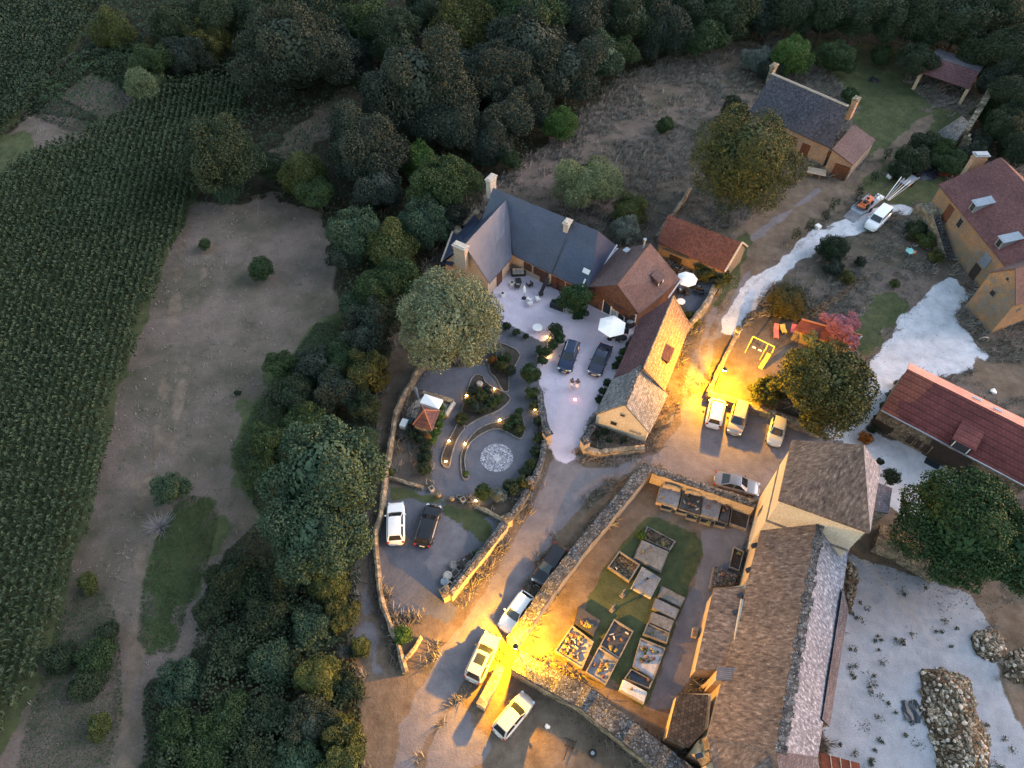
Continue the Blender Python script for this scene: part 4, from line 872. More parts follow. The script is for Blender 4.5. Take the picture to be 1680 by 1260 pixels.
for k in range(4):
    p = T0.lerp(T1, k/3*.96+.02)+back*.3
    if k in (0, 3): q.box(V(p.x, p.y, 1.45), (.5, .5, 2.9), ang(T0, T1))
q.each('pillar', M['golden'], shed)
q = MB(); A = T0+back*6.7; B_ = T1+back*6.7
q.prism([tuple(p)[:2] for p in (A, B_, B_+back*.2, A+back*.2)], 0, 3.8); q.build('back_wall', M['rubble'], shed)
for P in (T0+ue*.1, T1-ue*.35):
    q = MB(); q.prism([tuple(p)[:2] for p in (P+back*2.5, P+ue*.25+back*2.5, P+ue*.25+back*6.7, P+back*6.7)], 0, 3.4); q.build('side_wall', M['rubble'], shed)
q = MB(); c = T0.lerp(T1, .5)+back*.4; q.tube(c+V(0, 0, -.25)-ue*3, c+V(0, 0, -.25)+ue*3, .1, n=6); q.tube(V(c.x, c.y, 1.6), c+ue*1.2+V(0, 0, -.3), .07, n=6); q.tube(V(c.x, c.y, 0), V(c.x, c.y, 2.8), .09, n=6); q.each('timber', M['doorwood'], shed)
# ---------------------------------------------------------------- ruin
ru = root('ruined_wall', G(1565, 225), 'crumbling grey gable ruin overgrown at its foot above the big house', 'ruin')
q = MB(); rr = random.Random(12)
def jag(ptsxy, zs, th, mb):
    for i in range(len(ptsxy)-1):
        a, b_ = ptsxy[i], ptsxy[i+1]; d = V(b_.x-a.x, b_.y-a.y); n = V(-d.y, d.x).normalized()*th/2; K = 8
        for k in range(K):
            t0, t1 = k/K, (k+1)/K; p, r = a+d*t0, a+d*t1; h = zs[i]*(1-t0)+zs[i+1]*t0
            mb.prism([tuple(x)[:2] for x in (p-n, r-n, r+n, p+n)], 0, max(.3, h+rr.uniform(-.35, .35)))
jag([G(1541, 226), G(1566, 246), G(1588, 212), G(1596, 196)], [1.6, 3.4, 4.6, 5.4], .8, q); jag([G(1566, 250), G(1600, 262)], [3.2, 1.2], .7, q)
q.build('wall', M['rubble'], ru)
roof_solid([[G(1540, 215, 2.0), G(1566, 236, 2.2), G(1590, 200, 5.2), G(1578, 190, 5.6)]], .25).build('collapsed_roof', M['lauze_grey'], ru, uv=True)
# ---------------------------------------------------------------- garden hut
hut = root('garden_hut', G(697, 692), 'tiny square hut with a pyramid of dark tiles and pale ridges in the garden', 'hut')
z2 = 2.2; SW, SE, NE, NWp = G(677, 696.7, z2), G(708.6, 706, z2), G(722, 674, z2), G(691, 665, z2); A = G(696, 673, 3.9)
roof_solid([[SW, SE, A], [SE, NE, A], [NE, NWp, A], [NWp, SW, A]], .1).build('roof', M['redtile2'], hut, uv=True)
q = MB()
for p in (SW, SE, NE, NWp): q.tube(p+V(0, 0, .04), A+V(0, 0, .04), .07, n=6)
q.each('ridge_tiles', M['terracotta'], hut)
q = MB(); cc = (SW+SE+NE+NWp)/4; q.prism([tuple(p.lerp(cc, .1))[:2] for p in (SW, SE, NE, NWp)], 0, z2-.05); q.build('wall', M['rubble'], hut)
q = MB(); q.box(G(694, 706, 1.3), (.5, .1, .5), -.3); q.build('window', M['pane'], hut)
aw = root('white_awning', G(708, 668), 'bright white square canopy beside the tiny tiled hut', 'awning')
P = [G(697, 646, 2.5), G(726.7, 656, 2.5), G(719, 671, 2.35), G(688.6, 660.5, 2.35)]
q = MB(); cc = sum(P, V(0, 0))/4+V(0, 0, .25)
for i in range(4): q.poly([P[i], P[(i+1) % 4], cc]); q.poly([P[i]-V(0, 0, .05), cc-V(0, 0, .05), P[(i+1) % 4]-V(0, 0, .05)])
for i in range(4): q.poly([P[i], P[i]-V(0, 0, .25), P[(i+1) % 4]-V(0, 0, .25), P[(i+1) % 4]])
q.build('canopy', M['white'], aw)
q = MB()
for p in P: q.tube(V(p.x, p.y, 0), p, .04, n=6)
q.each('post', M['zinc'], aw)
q = MB(); q.prism(pxpoly([(682, 658), (668.6, 672), (666.7, 689), (678, 692), (700, 695), (728, 680), (738, 660), (700, 648)], 0), 0, .1)
tag(q.build('paved_terrace', M['paletrim']), kind='structure')
# ---------------------------------------------------------------- rusty shed by the pink bush
rs = root('rusty_shed', G(1365, 560), 'low shed with rusty red roof behind the pink flowering bush', 'shed')
a, b_, c, d = G(1315, 524, 2.4), G(1414, 551, 2.4), G(1392, 571, 1.9), G(1302, 540, 1.9)
roof_solid([[d, c, b_, a]], .1).build('roof', M['rustred'], rs, uv=True)
q = MB(); cc = (a+b_+c+d)/4; q.prism([tuple(p.lerp(cc, .06))[:2] for p in (a, b_, c, d)], 0, [2.2, 2.2, 1.7, 1.7]); q.build('wall', M['ochre'], rs)
q = MB(); q.tube(a+V(0, 0, .05), b_+V(0, 0, .05), .13, n=6); q.build('ridge', M['terracotta'], rs); q = MB(); q.tube(b_+V(0, 0, .02), c+V(0, 0, .02), .1, n=6); q.each('verge', M['zinc'], rs)
# ---------------------------------------------------------------- corner of a roof at the bottom edge
ro = root('red_panel_roof', G(1395, 1262), 'corner of a rust red panelled roof at the bottom edge beside the pale yard', 'shed')
a, b_, c, d = G(1346, 1235, 2.4), G(1410, 1252, 2.4), G(1415, 1290, 2.0), G(1352, 1290, 2.0)
roof_solid([[d, c, b_, a]], .1).build('roof', M['rustred'], ro, uv=True)
q = MB(); q.prism([tuple(p.lerp((a+c)/2, .08))[:2] for p in (a, b_, c, d)], 0, 1.85); q.build('wall', M['rubble'], ro)
q = MB()
for t in (.25, .5, .75): q.tube(a.lerp(b_, t)+V(0, 0, .05), d.lerp(c, t)+V(0, 0, .05), .035, n=5)
q.each('seam', M['paletrim'], ro)
# ---------------------------------------------------------------- cars
def local_root(name, label, cat, group=None):
    o = root(name, (0, 0, 0), label, cat, group); LOCAL.add(o.name); return o
def make_car(label, L, Wd, H, style, paint, roofmat=None, rails=False, group=None, glassroof=False):
    rt = local_root('parked_car', label, 'car', group); hl, hw = L/2, Wd/2
    hood = {'van': .62, 'suv': .62, 'estate': .60, 'sedan': .60, 'hatch': .62, 'mpv': .63}[style]*H
    belt = .62*H+.02; tail = {'sedan': .64, 'van': .62}.get(style, .63)*H
    # stations: x, half width, shoulder height
    S = [(-hl, .62, tail*.6), (-hl+.05, .78, tail*.88), (-hl+.2, .9, tail*.97), (-hl+.5, .98, tail), (-hl*.55, 1., belt), (0, 1., belt), (hl*.34, 1., belt*.99), (hl*.5, .985, hood), (hl*.74, .95, hood*.96), (hl-.4, .9, hood*.9), (hl-.2, .8, hood*.8), (hl-.06, .64, hood*.64), (hl, .46, hood*.5)]
    vs = []; fs = []; m = 12
    for x, w, z in S:
        w = w*hw; zb = .24
        half = [(0, zb), (w*.86, zb), (w*.97, zb+.1), (w, (z+zb)*.5), (w*.965, z-.1), (w*.86, z-.015), (0, z+.03)]
        ring = half+[(-a, c) for a, c in half[-2:0:-1]]
        vs += [(x, a, c) for a, c in ring]
    m = len(half)*2-2
    for i in range(len(S)-1):
        for j in range(m): fs.append((i*m+j, i*m+(j+1) % m, (i+1)*m+(j+1) % m, (i+1)*m+j))
    fs.append(tuple(range(m))[::-1]); fs.append(tuple((len(S)-1)*m+j for j in range(m)))
    # greenhouse: bottom ring at the belt, top ring at the roof
    xfb = hl*{'van': .52, 'mpv': .5}.get(style, .40); xft = hl*{'van': .30, 'mpv': .2}.get(style, .08)
    xrb = -hl*{'sedan': .72, 'hatch': .93, 'mpv': .95, 'suv': .93, 'estate': .95, 'van': .97}[style]; xrt = -hl*{'sedan': .36, 'hatch': .72, 'mpv': .84, 'suv': .78, 'estate': .82, 'van': .92}[style]
    wb, wt = hw*.9, hw*.70 if style != 'van' else hw*.78; zt = H-.03; zb = belt-.02
    B = [(xrb, -wb*.93, zb), (xfb, -wb*.9, zb), (xfb+.07, -wb*.5, zb), (xfb+.07, wb*.5, zb), (xfb, wb*.9, zb), (xrb, wb*.93, zb)]
    T = [(xrt, -wt*.94, zt-.03), (xft, -wt*.95, zt-.02), (xft+.05, -wt*.5, zt), (xft+.05, wt*.5, zt), (xft, wt*.95, zt-.02), (xrt, wt*.94, zt-.03)]
    b = MB(); b.raw(vs, fs); n = 6
    gv = B+T; gf = [(i, (i+1) % n, n+(i+1) % n, n+i) for i in range(n)]
    b.raw(gv, gf+[tuple(range(n, 2*n))])
    body = b.build('body', M[paint], rt, smooth=35)
    # roof panel, slightly crowned
    xm = (xrt+xft)/2; rp = MB(); K = 7; vs = []; fs = []
    for i in range(K):
        t = i/(K-1); x = xrt+(xft+.04-xrt)*t; cr = .045*math.sin(math.pi*t)
        for a, c in ((-1, 0), (-.6, .03), (0, .042), (.6, .03), (1, 0)): vs.append((x, a*wt*.97, zt-.02+c+cr))
    for i in range(K-1):
        for j in range(4): fs.append((i*5+j, (i+1)*5+j, (i+1)*5+j+1, i*5+j+1))
    k0 = len(vs); vs += [(x, y, z-.06) for x, y, z in vs]; fs += [tuple(k0+i for i in f[::-1]) for f in fs]
    per = [j for j in range(5)]+[i*5+4 for i in range(1, K)]+[(K-1)*5+j for j in range(3, -1, -1)]+[i*5 for i in range(K-2, 0, -1)]
    for i in range(len(per)): a, c = per[i], per[(i+1) % len(per)]; fs.append((c, a, a+k0, c+k0))
    rp.raw(vs, fs); rp.build('roof', M[roofmat or paint], rt, smooth=35)
    def panel(nm, P, mat, inset=.06, off=.012, par=None):
        P = [Vector(p) for p in P]; c = sum(P, Vector())/len(P); nn = (P[1]-P[0]).cross(P[2]-P[0]).normalized()
        if nn.dot(c-Vector((0, 0, H*.5))) < 0: nn = -nn
        Q = [p+(c-p).normalized()*inset+nn*off for p in P]; q = MB(); q.raw(Q+[p-nn*.03 for p in Q], [tuple(range(len(P))), tuple(range(2*len(P)-1, len(P)-1, -1))]+[(i, i+len(P), (i+1) % len(P)+len(P), (i+1) % len(P)) for i in range(len(P))])
        return q.build(nm, mat, par or rt)
    q = MB(); bb = [Vector(B[i]) for i in (1, 2, 3, 4)]; tt = [Vector(T[i]) for i in (1, 2, 3, 4)]; vs = []
    for k in range(4):
        lo = bb[k].lerp(tt[k], .07); hi = bb[k].lerp(tt[k], .95); sy = 1 - (.08 if k in (0, 3) else 0)
        vs += [Vector((lo.x+.02, lo.y*sy, lo.z+.015)), Vector((hi.x+.02, hi.y*sy, hi.z+.015))]
    q.raw(vs+[v-Vector((.03, 0, .02)) for v in vs], [(2*k, 2*k+2, 2*k+3, 2*k+1) for k in range(3)]+[(8+2*k+1, 8+2*k+3, 8+2*k+2, 8+2*k) for k in range(3)]+[(0, 1, 9, 8), (7, 6, 14, 15), (1, 3, 11, 9), (3, 5, 13, 11), (5, 7, 15, 13), (2, 0, 8, 10), (4, 2, 10, 12), (6, 4, 12, 14)])
    q.build('windscreen', M['glass'], rt)
    panel('rear_window', [B[5], B[0], T[0], T[5]], M['glass'], .14)
    for sgn in (0, 1):
        b0, b1, t0, t1 = (B[0], B[1], T[0], T[1]) if sgn == 0 else (B[5], B[4], T[5], T[4])
        lp = lambda p, q, t: tuple(p[i]+(q[i]-p[i])*t for i in range(3))
        ncut = [(.02, .5), (.52, 1.)]
        for u0, u1 in ncut: panel('side_window', [lp(b0, b1, u0), lp(b0, b1, u1), lp(t0, t1, u1), lp(t0, t1, u0)], M['glass'], .07)
    for sx in (-1, 1):
        for sy in (-1, 1):
            x = sx*hl*.62; y = sy*(hw-.12); w = MB(); w.tube((x, y-.11, .33), (x, y+.11, .33), .33, n=18); wh = w.build('wheel', M['tyre'], rt, smooth=30)
            w = MB(); w.tube((x, y+sy*.05, .33), (x, y+sy*.125, .33), .2, n=12); w.build('rim', M['rim'], wh)
    for sy in (-1, 1):
        q = MB(); q.box((hl-.2, sy*hw*.68, hood*.72), (.24, .3, .1), sy*-.5); q.build('headlight', M['headl'], rt)
        q = MB(); q.box((-hl+.07, sy*hw*.76, tail*.8), (.12, .26, .2), sy*.3); q.build('tail_light', M['taill'], rt)
        q = MB(); q.box((xfb-.28, sy*(hw+.06), belt+.03), (.12, .15, .1)); q.build('door_mirror', M['blacktrim'] if paint != 'p_white' else M[paint], rt)
        if rails:
            q = MB(); q.tube((xrt+.15, sy*wt*.86, zt+.08), (xft-.15, sy*wt*.86, zt+.08), .028, n=6); q.build('roof_rail', M['chrome'], rt)
    q = MB(); q.box((hl-.02, 0, .42), (.06, .5, .11)); q.each('number_plate', M['plate'], rt)
    q = MB(); q.box((-hl+.0, 0, .6), (.06, .5, .11)); q.each('number_plate', M['plate'], rt)
    q = MB(); q.box((hl-.05, 0, .33), (.12, hw*1.3, .13)); q.build('grille', M['blacktrim'], rt)
    if glassroof:
        q = MB(); q.box(((xrt+xft)/2+.3, 0, zt+.075), (.9, wt*1.3, .02)); q.build('sunroof', M['glass'], rt)
    return rt
def car(front, rear, label, style, paint, dim=None, **kw):
    dims = {'suv': (4.5, 1.85, 1.64), 'sedan': (4.65, 1.82, 1.43), 'hatch': (4.1, 1.76, 1.48), 'estate': (4.6, 1.8, 1.48), 'mpv': (4.4, 1.82, 1.62), 'van': (4.6, 1.84, 1.82)}
    L, w, h = dim or dims[style]; rt = make_car(label, L, w, h, style, paint, **kw)
    f = G(*front, .55); r = G(*rear, .75); c = (f+r)/2; rt.location = (c.x, c.y, .012); rt.rotation_euler = (0, 0, ang(r, f)); return rt
car((650, 827), (649, 889), 'white compact SUV in the left parking yard, nose to the garden', 'suv', 'p_white')
car((712, 831), (693, 892), 'black estate car in the left parking yard beside the white car', 'estate', 'p_black')
car((924, 612), (942, 558), 'dark blue estate with silver roof rails on the pale courtyard drive', 'suv', 'p_blue', rails=True)
car((972, 618), (997, 562), 'dark grey blue saloon with black boot on the courtyard drive', 'sedan', 'p_navy')
car((1179, 650), (1170, 698), 'white estate under the street lamp, its tail to the square', 'mpv', 'p_white')
car((1203, 713), (1218, 660), 'champagne people carrier between the white estate and the silver hatchback', 'mpv', 'p_champ')
car((1268, 732), (1281, 682), 'silver hatchback parked below the big dark tree', 'hatch', 'p_silver', dim=(3.9, 1.7, 1.45))
car((1241, 803), (1178, 785), 'grey saloon parked against the top churchyard wall', 'sedan', 'p_grey')
car((884, 957), (920, 900), 'black car squeezed against the long churchyard wall', 'suv', 'p_black')
car((828, 1031), (866, 977), 'white car with black windscreen just above the corner street lamp', 'hatch', 'p_white')
car((809, 1043), (775, 1115), 'cream white SUV with dark glass roof panel beside the corner street lamp', 'suv', 'p_beige', dim=(4.5, 1.88, 1.64), glassroof=True)
car((865, 1146), (819, 1201), 'beige hatchback alone on the dark yard below the churchyard wall', 'hatch', 'p_beige')
car((1422, 379), (1457, 342), 'white van with side windows on the pale gravel strip by the trailers', 'van', 'p_white', dim=(4.9, 1.9, 1.85))
# ---------------------------------------------------------------- stone walls
def stone_wall(label, pts, th, h, top='coping', side='golden', z0=0., jit=.12, name='stone_wall', seed=1, toph=.22, step=.55, cat='wall', side_w=0):
    P = [G(x, y, h if not isinstance(h, (list, tuple)) else sum(h)/2) for x, y in pts]; P = [V(p.x, p.y) for p in P]; rr = random.Random(seed); Q = []
    for i in range(len(P)-1):
        L = (P[i+1]-P[i]).length; k = max(1, int(L/step))
        for j in range(k): Q.append(P[i].lerp(P[i+1], j/k))
    Q.append(P[-1]); c = sum(P, V(0, 0))/len(P); rt = root(name, c, label, cat)
    def sweep(z0f, z1f, wf, amp):
        vs = []; fs = []; n = len(Q)
        for i, p in enumerate(Q):
            d = (Q[min(n-1, i+1)]-Q[max(0, i-1)]).normalized(); s = V(-d.y, d.x); w = th/2*wf; hh = h if not isinstance(h, (list, tuple)) else h[0]+(h[1]-h[0])*i/(n-1)
            a = rr.uniform(-amp, amp)*.5; b_ = rr.uniform(-amp, amp)*.5; zt = hh*z1f[0]+z1f[1]+rr.uniform(-amp, amp)*.5; zb = hh*z0f[0]+z0f[1]
            vs += [p+s*(w+a)+V(0, 0, zb), p-s*(w+b_)+V(0, 0, zb), p-s*(w*.93+b_)+V(0, 0, zt), p+V(0, 0, zt+amp*.9*(wf > 1)), p+s*(w*.93+a)+V(0, 0, zt)]
        for i in range(n-1):
            for j in range(5): fs.append((i*5+j, (i+1)*5+j, (i+1)*5+(j+1) % 5, i*5+(j+1) % 5))
        fs.append((0, 1, 2, 3, 4)); fs.append(tuple((n-1)*5+j for j in (4, 3, 2, 1, 0)))
        b = MB(); b.raw(vs, fs); return b
    sweep((0, z0), (1, -toph*.6), 1., jit*.3).build('wall_body', M[side], rt); sweep((1, -toph), (1, 0), 1.1, jit).build('coping', M[top], rt); return rt
stone_wall('long churchyard wall with dark lichened top beside the road', [(1064, 763), (1010, 828), (955, 893), (908, 955), (870, 1010), (840, 1052)], 1.15, 2.3, seed=2)
stone_wall('churchyard wall lit ochre inside, running from the corner up to the church tower', [(1072, 770), (1130, 789), (1190, 810), (1240, 826)], .75, 2.2, seed=3, top='coping')
stone_wall('lower churchyard wall with a broad dark top, bottom centre', [(846, 1082), (905, 1116), (962, 1145), (1030, 1200), (1105, 1258), (1150, 1292)], 1.75, 2.2, seed=4, side='coping_tan')
stone_wall('short golden wall stub beside the cream white SUV, below the corner lamp', [(822, 1092), (806, 1125), (788, 1158)], .75, 1.3, top='coping_tan', side='golden', seed=5)
stone_wall('garden boundary wall along the sunken lane, left of the tiny hut', [(700, 590), (683, 607), (671, 633), (657, 655), (648, 683), (643, 711), (638, 742), (634, 768)], .5, 1.1, top='coping_tan', side='rubble', seed=6)
stone_wall('rough parking yard wall along the sunken lane, lower part', [(634, 772), (624, 845), (616, 871), (615, 895), (619, 931), (622, 966), (628, 995), (634, 1008), (642, 1030), (652, 1052), (658, 1078), (665, 1102)], .45, [1.3, .8], top='coping_tan', side='rubble', seed=7)
stone_wall('road wall of the parking yard with one lamplit face', [(829, 857), (800, 895), (770, 932), (736, 974)], .75, 1.5, top='coping', side='golden', seed=8)
stone_wall('garden wall along the brown road verge', [(866, 803), (852, 826), (836, 848)], .6, 1.2, top='coping', side='rubble', seed=9)
stone_wall('curved garden wall between the drive gate pier and the small pier', [(893, 722), (889, 750), (880, 775), (871, 795)], .55, 1.2, top='coping', side='rubble', seed=10)
stone_wall('lichened drive wall between the garden and the pale drive', [(886, 640), (888, 665), (893, 690), (897, 703)], .7, 1.2, top='coping', side='rubble', seed=11)
stone_wall('low wall around the little front plot of the stone cottage', [(958, 735), (985, 741), (1020, 736), (1058, 733)], .55, .9, top='coping_tan', side='golden', seed=12)
stone_wall('low side wall from the gate pier to the cottage corner', [(960, 722), (967, 708), (974, 698)], .55, 1.0, top='coping', side='rubble', seed=13)
stone_wall('low dry stone wall behind the white canopy', [(694, 644), (718, 650), (744, 657)], .5, .7, top='coping_tan', side='rubble', seed=14)
stone_wall('low wall between the hut terrace and the garden path', [(744, 659), (737, 670), (730, 682)], .45, .6, top='paletrim', side='rubble', seed=15)
stone_wall('terrace wall along the lane with climbing weeds', [(1174, 468), (1160, 497), (1140, 522), (1126, 536)], .7, 1.2, top='coping_tan', side='rubble', seed=16)
stone_wall('golden playground wall beside the lamplit lane', [(1208, 550), (1195, 575), (1182, 602), (1168, 632), (1163, 643)], .45, 1.0, top='coping_tan', side='golden', seed=17)
stone_wall('dark playground wall behind the parked cars', [(1162, 645), (1200, 655), (1232, 664), (1280, 681), (1325, 697), (1350, 708)], .75, 1.1, top='rubble', side='rubble', seed=18)
stone_wall('broad rubble wall between the pale yard and the church tower', [(1440, 878), (1475, 893), (1515, 915), (1545, 935)], 2.6, 1.2, top='rubble', side='rubble', jit=.2, seed=19)
stone_wall('thin stone wall of the parking yard by the lower bush', [(690, 1043), (680, 1060), (664, 1080)], .25, .8, top='coping_tan', side='golden', seed=20)
stone_wall('low reddish edging wall between garden and parking yard', [(637, 783), (660, 789), (694, 799)], .35, .45, top='coping_tan', side='rubble', seed=21)
stone_wall('low edging wall right of the garden gate opening', [(780, 829), (805, 841), (828, 853)], .35, .45, top='coping_tan', side='rubble', seed=22)
stone_wall('field wall climbing behind the small red barn', [(1078, 388), (1100, 355), (1122, 326), (1132, 308)], .45, .8, top='rubble', side='rubble', seed=23)
def pier(px, py, label, s=.75, h=1.9, cap='coping', sh=True):
    c = G(px, py); rt = root('gate_pier', c, label, 'gate pier'); b = MB(); b.box(c+V(0, 0, h/2), (s, s, h), .5); b.build('shaft', M['golden'], rt)
    b = MB(); b.box(c+V(0, 0, h+.07), (s+.18, s+.18, .14), .5); k = b.build('cap', M[cap], rt); b = MB(); b.lathe(c+V(0, 0, h+.12), [(.05, 0), (.3, .05), (.36, .25), (.25, .4), (.08, .42)], 10); b.build('urn', M['coping'], k)
pier(897, 725, 'left gate pier of the pale courtyard drive'); pier(958, 738, 'right gate pier of the pale courtyard drive')
pier(869, 798, 'small pier at the bend of the garden road wall', .55, 1.2, 'coping_tan'); pier(833, 861, 'pier where garden wall meets the parking yard wall', .7, 1.5, 'coping_tan'); pier(733, 980, 'pier at the lower end of the parking yard road wall', .8, 1.4, 'coping_tan')
pier(1207, 552, 'blue white boxed pier at the top of the playground wall', .5, 1.3, 'zinc')
# ---------------------------------------------------------------- graves
z5 = lambda x, y: (860+x/4.2, 740+y/4.2)
z6 = lambda x, y: (860+x/4.2, 960+y/4.2)
def quad_c(Q): return sum(Q, V(0, 0))/4
def tomb(label, f, pts, h, mat, kind='slab', frame=None, extra=None, seed=0, headstone=None, name='grave'):
    Q = [G(*f(x, y), h) for x, y in pts]; c = quad_c(Q); c0 = V(c.x, c.y); rt = root(name, c0, label, 'grave'); rr = random.Random(seed)
    sh = lambda k, dz=0: [tuple(p.lerp(c, k))[:2] for p in Q]
    if kind == 'slab':
        b = MB(); b.prism(sh(.0), 0, h*.6); b.build('base', M[frame or 'oldstone'], rt); b = MB(); b.prism(sh(.07), h*.6, h); b.build('slab', M[mat], rt)
    else:                            # frame kerb with filling
        n = 4; b = MB()
        for i in range(4):
            p, q = Q[i], Q[(i+1) % 4]; pi, qi = p.lerp(c, .1), q.lerp(c, .1); b.prism([tuple(x)[:2] for x in (p, q, qi, pi)], 0, h)
        b.each('kerb', M[frame or 'paletrim'], rt); b = MB(); b.prism(sh(.11), 0, h*.55); b.build('filling', M[mat], rt)
    if headstone is not None:
        i, hh = headstone; p, q = Q[i], Q[(i+1) % 4]; w = (q-p); m = (p+q)/2; a_ = math.atan2(w.y, w.x); i_ = (c-m); i_.z = 0; m = m+i_.normalized()*.18
        b = MB(); b.box(V(m.x, m.y, h*.6+hh/2), (w.length*.8, .16, hh), a_); b.box(V(m.x, m.y, h*.6+hh+.06), (w.length*.5, .16, .16), a_); b.build('headstone', M[frame or 'oldstone'], rt)
    def loc(u, v): return Q[0].lerp(Q[1], u).lerp(Q[3].lerp(Q[2], u), v)
    for (kd, n) in (extra or []):
        for k in range(n):
            p = loc(rr.uniform(.15, .85), rr.uniform(.15, .85)); p.z = h*(1 if kind == 'slab' else .55)
            if kd == 'plaque':
                b = MB(); b.box(p+V(0, 0, .12), (.24+rr.random()*.14, .07, .22), rr.uniform(0, 3)); b.build('plaque', M[rr.choice(['marble', 'blackgran', 'oldstone'])], rt)
            elif kd == 'pot':
                b = MB(); b.lathe(p, [(.07, 0), (.11, .05), (.13, .18), (.09, .19)], 10); po = b.build('flower_pot', M[rr.choice(['terracotta', 'blackgran', 'oldstone'])], rt)
                b = MB(); b.blob(p+V(0, 0, .27), .13, (1, 1, .8), rr.randint(0, 99), .3, 8, 5); b.build('flowers', M[rr.choice(['flower', 'yellowflower', 'flower'])] if rr.random() < .6 else LEAF['mid'], po)
            elif kd == 'flowers':
                b = MB(); b.blob(p+V(0, 0, .1), .16+rr.random()*.12, (1, 1, .7), rr.randint(0, 99), .35, 9, 6); b.build('flowers', M[rr.choice(['yellowflower', 'flower'])], rt)
    return rt
def cross(label, px, py, h=1.2, mat='oldstone', rz=.8, name='grave_cross'):
    c = G(px, py); b = MB(); b.box(c+V(0, 0, h/2), (.14, .12, h), rz); b.box(c+V(0, 0, h*.72), (.6, .11, .13), rz); b.box(c+V(0, 0, .08), (.5, .4, .16), rz)
    tag(b.build(name, M[mat], origin=c), label, 'cross')
tomb('grey slab tomb, first from the corner below the top churchyard wall', z5, [(940, 232), (1088, 272), (1060, 388), (912, 342)], .8, 'granite', frame='golden', headstone=(0, .9), seed=1, extra=[('pot', 1)])
tomb('tomb crowded with pale plaques, second from the corner below the top wall', z5, [(1094, 274), (1228, 304), (1213, 438), (1068, 392)], .75, 'blackgran', frame='golden', headstone=(0, .9), extra=[('plaque', 12), ('pot', 5)], seed=2)
tomb('grey slab tomb with rusty flowers, third from the corner below the top wall', z5, [(1234, 306), (1368, 342), (1340, 470), (1219, 436)], .8, 'granite', frame='golden', headstone=(0, .9), extra=[('flowers', 2)], seed=3)
tomb('narrow dark tomb, fourth below the top churchyard wall', z5, [(1375, 350), (1428, 368), (1408, 496), (1346, 470)], .7, 'blackgran', frame='oldstone', headstone=(0, .8), extra=[('pot', 3)], seed=4)
tomb('brown double tomb nearest the tower below the top churchyard wall', z5, [(1434, 380), (1560, 425), (1535, 540), (1413, 498)], .5, 'soil', 'kerb', frame='oldstone', seed=5)
for i, (x, y) in enumerate(((985, 385), (1090, 410), (1160, 450), (1255, 478), (1355, 500))):
    tomb('low stone flower trough in front of the wall side tombs', z5, [(x-38, y-22), (x+38, y-4), (x+30, y+26), (x-46, y+8)], .45, 'soil', 'kerb', frame='oldstone', extra=[('flowers', 1)] if i in (2, 3) else [], seed=20+i, name='flower_trough')['group'] = 'flower troughs in front of the wall side tombs'
tomb('kerbed bed of dry grass at the top of the middle plot', z5, [(846, 516), (1046, 622), (1004, 686), (812, 600)], .25, 'dirt', 'kerb', frame='oldstone', extra=[('flowers', 2)], seed=6)
tomb('cracked broad slab with one white plaque in the middle plot', z5, [(810, 606), (1000, 690), (944, 832), (752, 734)], .5, 'oldstone', frame='oldstone', extra=[('pot', 2), ('plaque', 1)], seed=7)
tomb('open empty kerbed grave left of the middle plot', z5, [(655, 686), (800, 780), (725, 898), (576, 795)], .5, 'dirt', 'kerb', frame='oldstone', extra=[('plaque', 1)], seed=8)
tomb('stained grey slab with pale edge, lowest of the middle plot', z5, [(815, 790), (945, 872), (876, 1008), (738, 934)], .6, 'granite', frame='paletrim', extra=[('pot', 1)], seed=9)
tomb('dark flat slab at the top of the row beside the church path', z5, [(945, 925), (1113, 1010), (1080, 1076), (922, 1000)], .35, 'oldstone', frame='oldstone', seed=10)
tomb('bluish grey slab, second in the row beside the church path', z5, [(906, 1010), (1073, 1090), (1045, 1158), (882, 1078)], .6, 'granite', frame='oldstone', seed=11)
tomb('worn slab with a pale patch, third in the row beside the church path', z6, [(880, 182), (1038, 242), (1008, 322), (858, 256)], .55, 'oldstone', frame='oldstone', seed=12)
tomb('hollow slab with a yellow plaque, fourth in the row beside the church path', z6, [(850, 260), (1005, 330), (985, 398), (818, 336)], .6, 'oldstone', 'kerb', frame='oldstone', extra=[('pot', 1)], seed=13)
tomb('white gravel grave dotted with many pots', z6, [(802, 362), (975, 432), (893, 652), (746, 560)], .4, 'palegravel', 'kerb', frame='oldstone', extra=[('pot', 17)], seed=14)
tomb('dark blue tiled grave below the white gravel grave', z6, [(736, 575), (890, 655), (866, 712), (690, 640)], .65, 'slate', 'kerb', frame='oldstone', extra=[('pot', 2)], seed=15)
tomb('pale marble tomb at the bottom end of the grave row', z6, [(682, 646), (852, 736), (828, 812), (656, 718)], .8, 'marble', frame='marble', extra=[('pot', 1)], seed=16)
tomb('dark flat tomb at the head of the lamplit plaque grave', z6, [(372, 140), (533, 242), (480, 350), (345, 260)], .6, 'blackgran', frame='blackgran', extra=[('flowers', 3)], seed=17)
tomb('large grave crowded with golden lit plaques and flowers', z6, [(330, 275), (480, 390), (400, 578), (205, 455)], .45, 'granite', 'kerb', frame='oldstone', extra=[('plaque', 34), ('flowers', 7), ('pot', 6)], seed=18)
tomb('dark kerbed grave with yellow flowers, upper half of the long plot', z6, [(620, 232), (755, 315), (655, 510), (518, 418)], .5, 'blackgran', 'kerb', frame='oldstone', extra=[('plaque', 6), ('flowers', 4)], seed=19)
tomb('pale kerbed grave with pink flowers, lower half of the long plot', z6, [(513, 425), (652, 512), (562, 690), (420, 602)], .65, 'granite', 'kerb', frame='oldstone', extra=[('plaque', 5), ('flowers', 6)], seed=40)
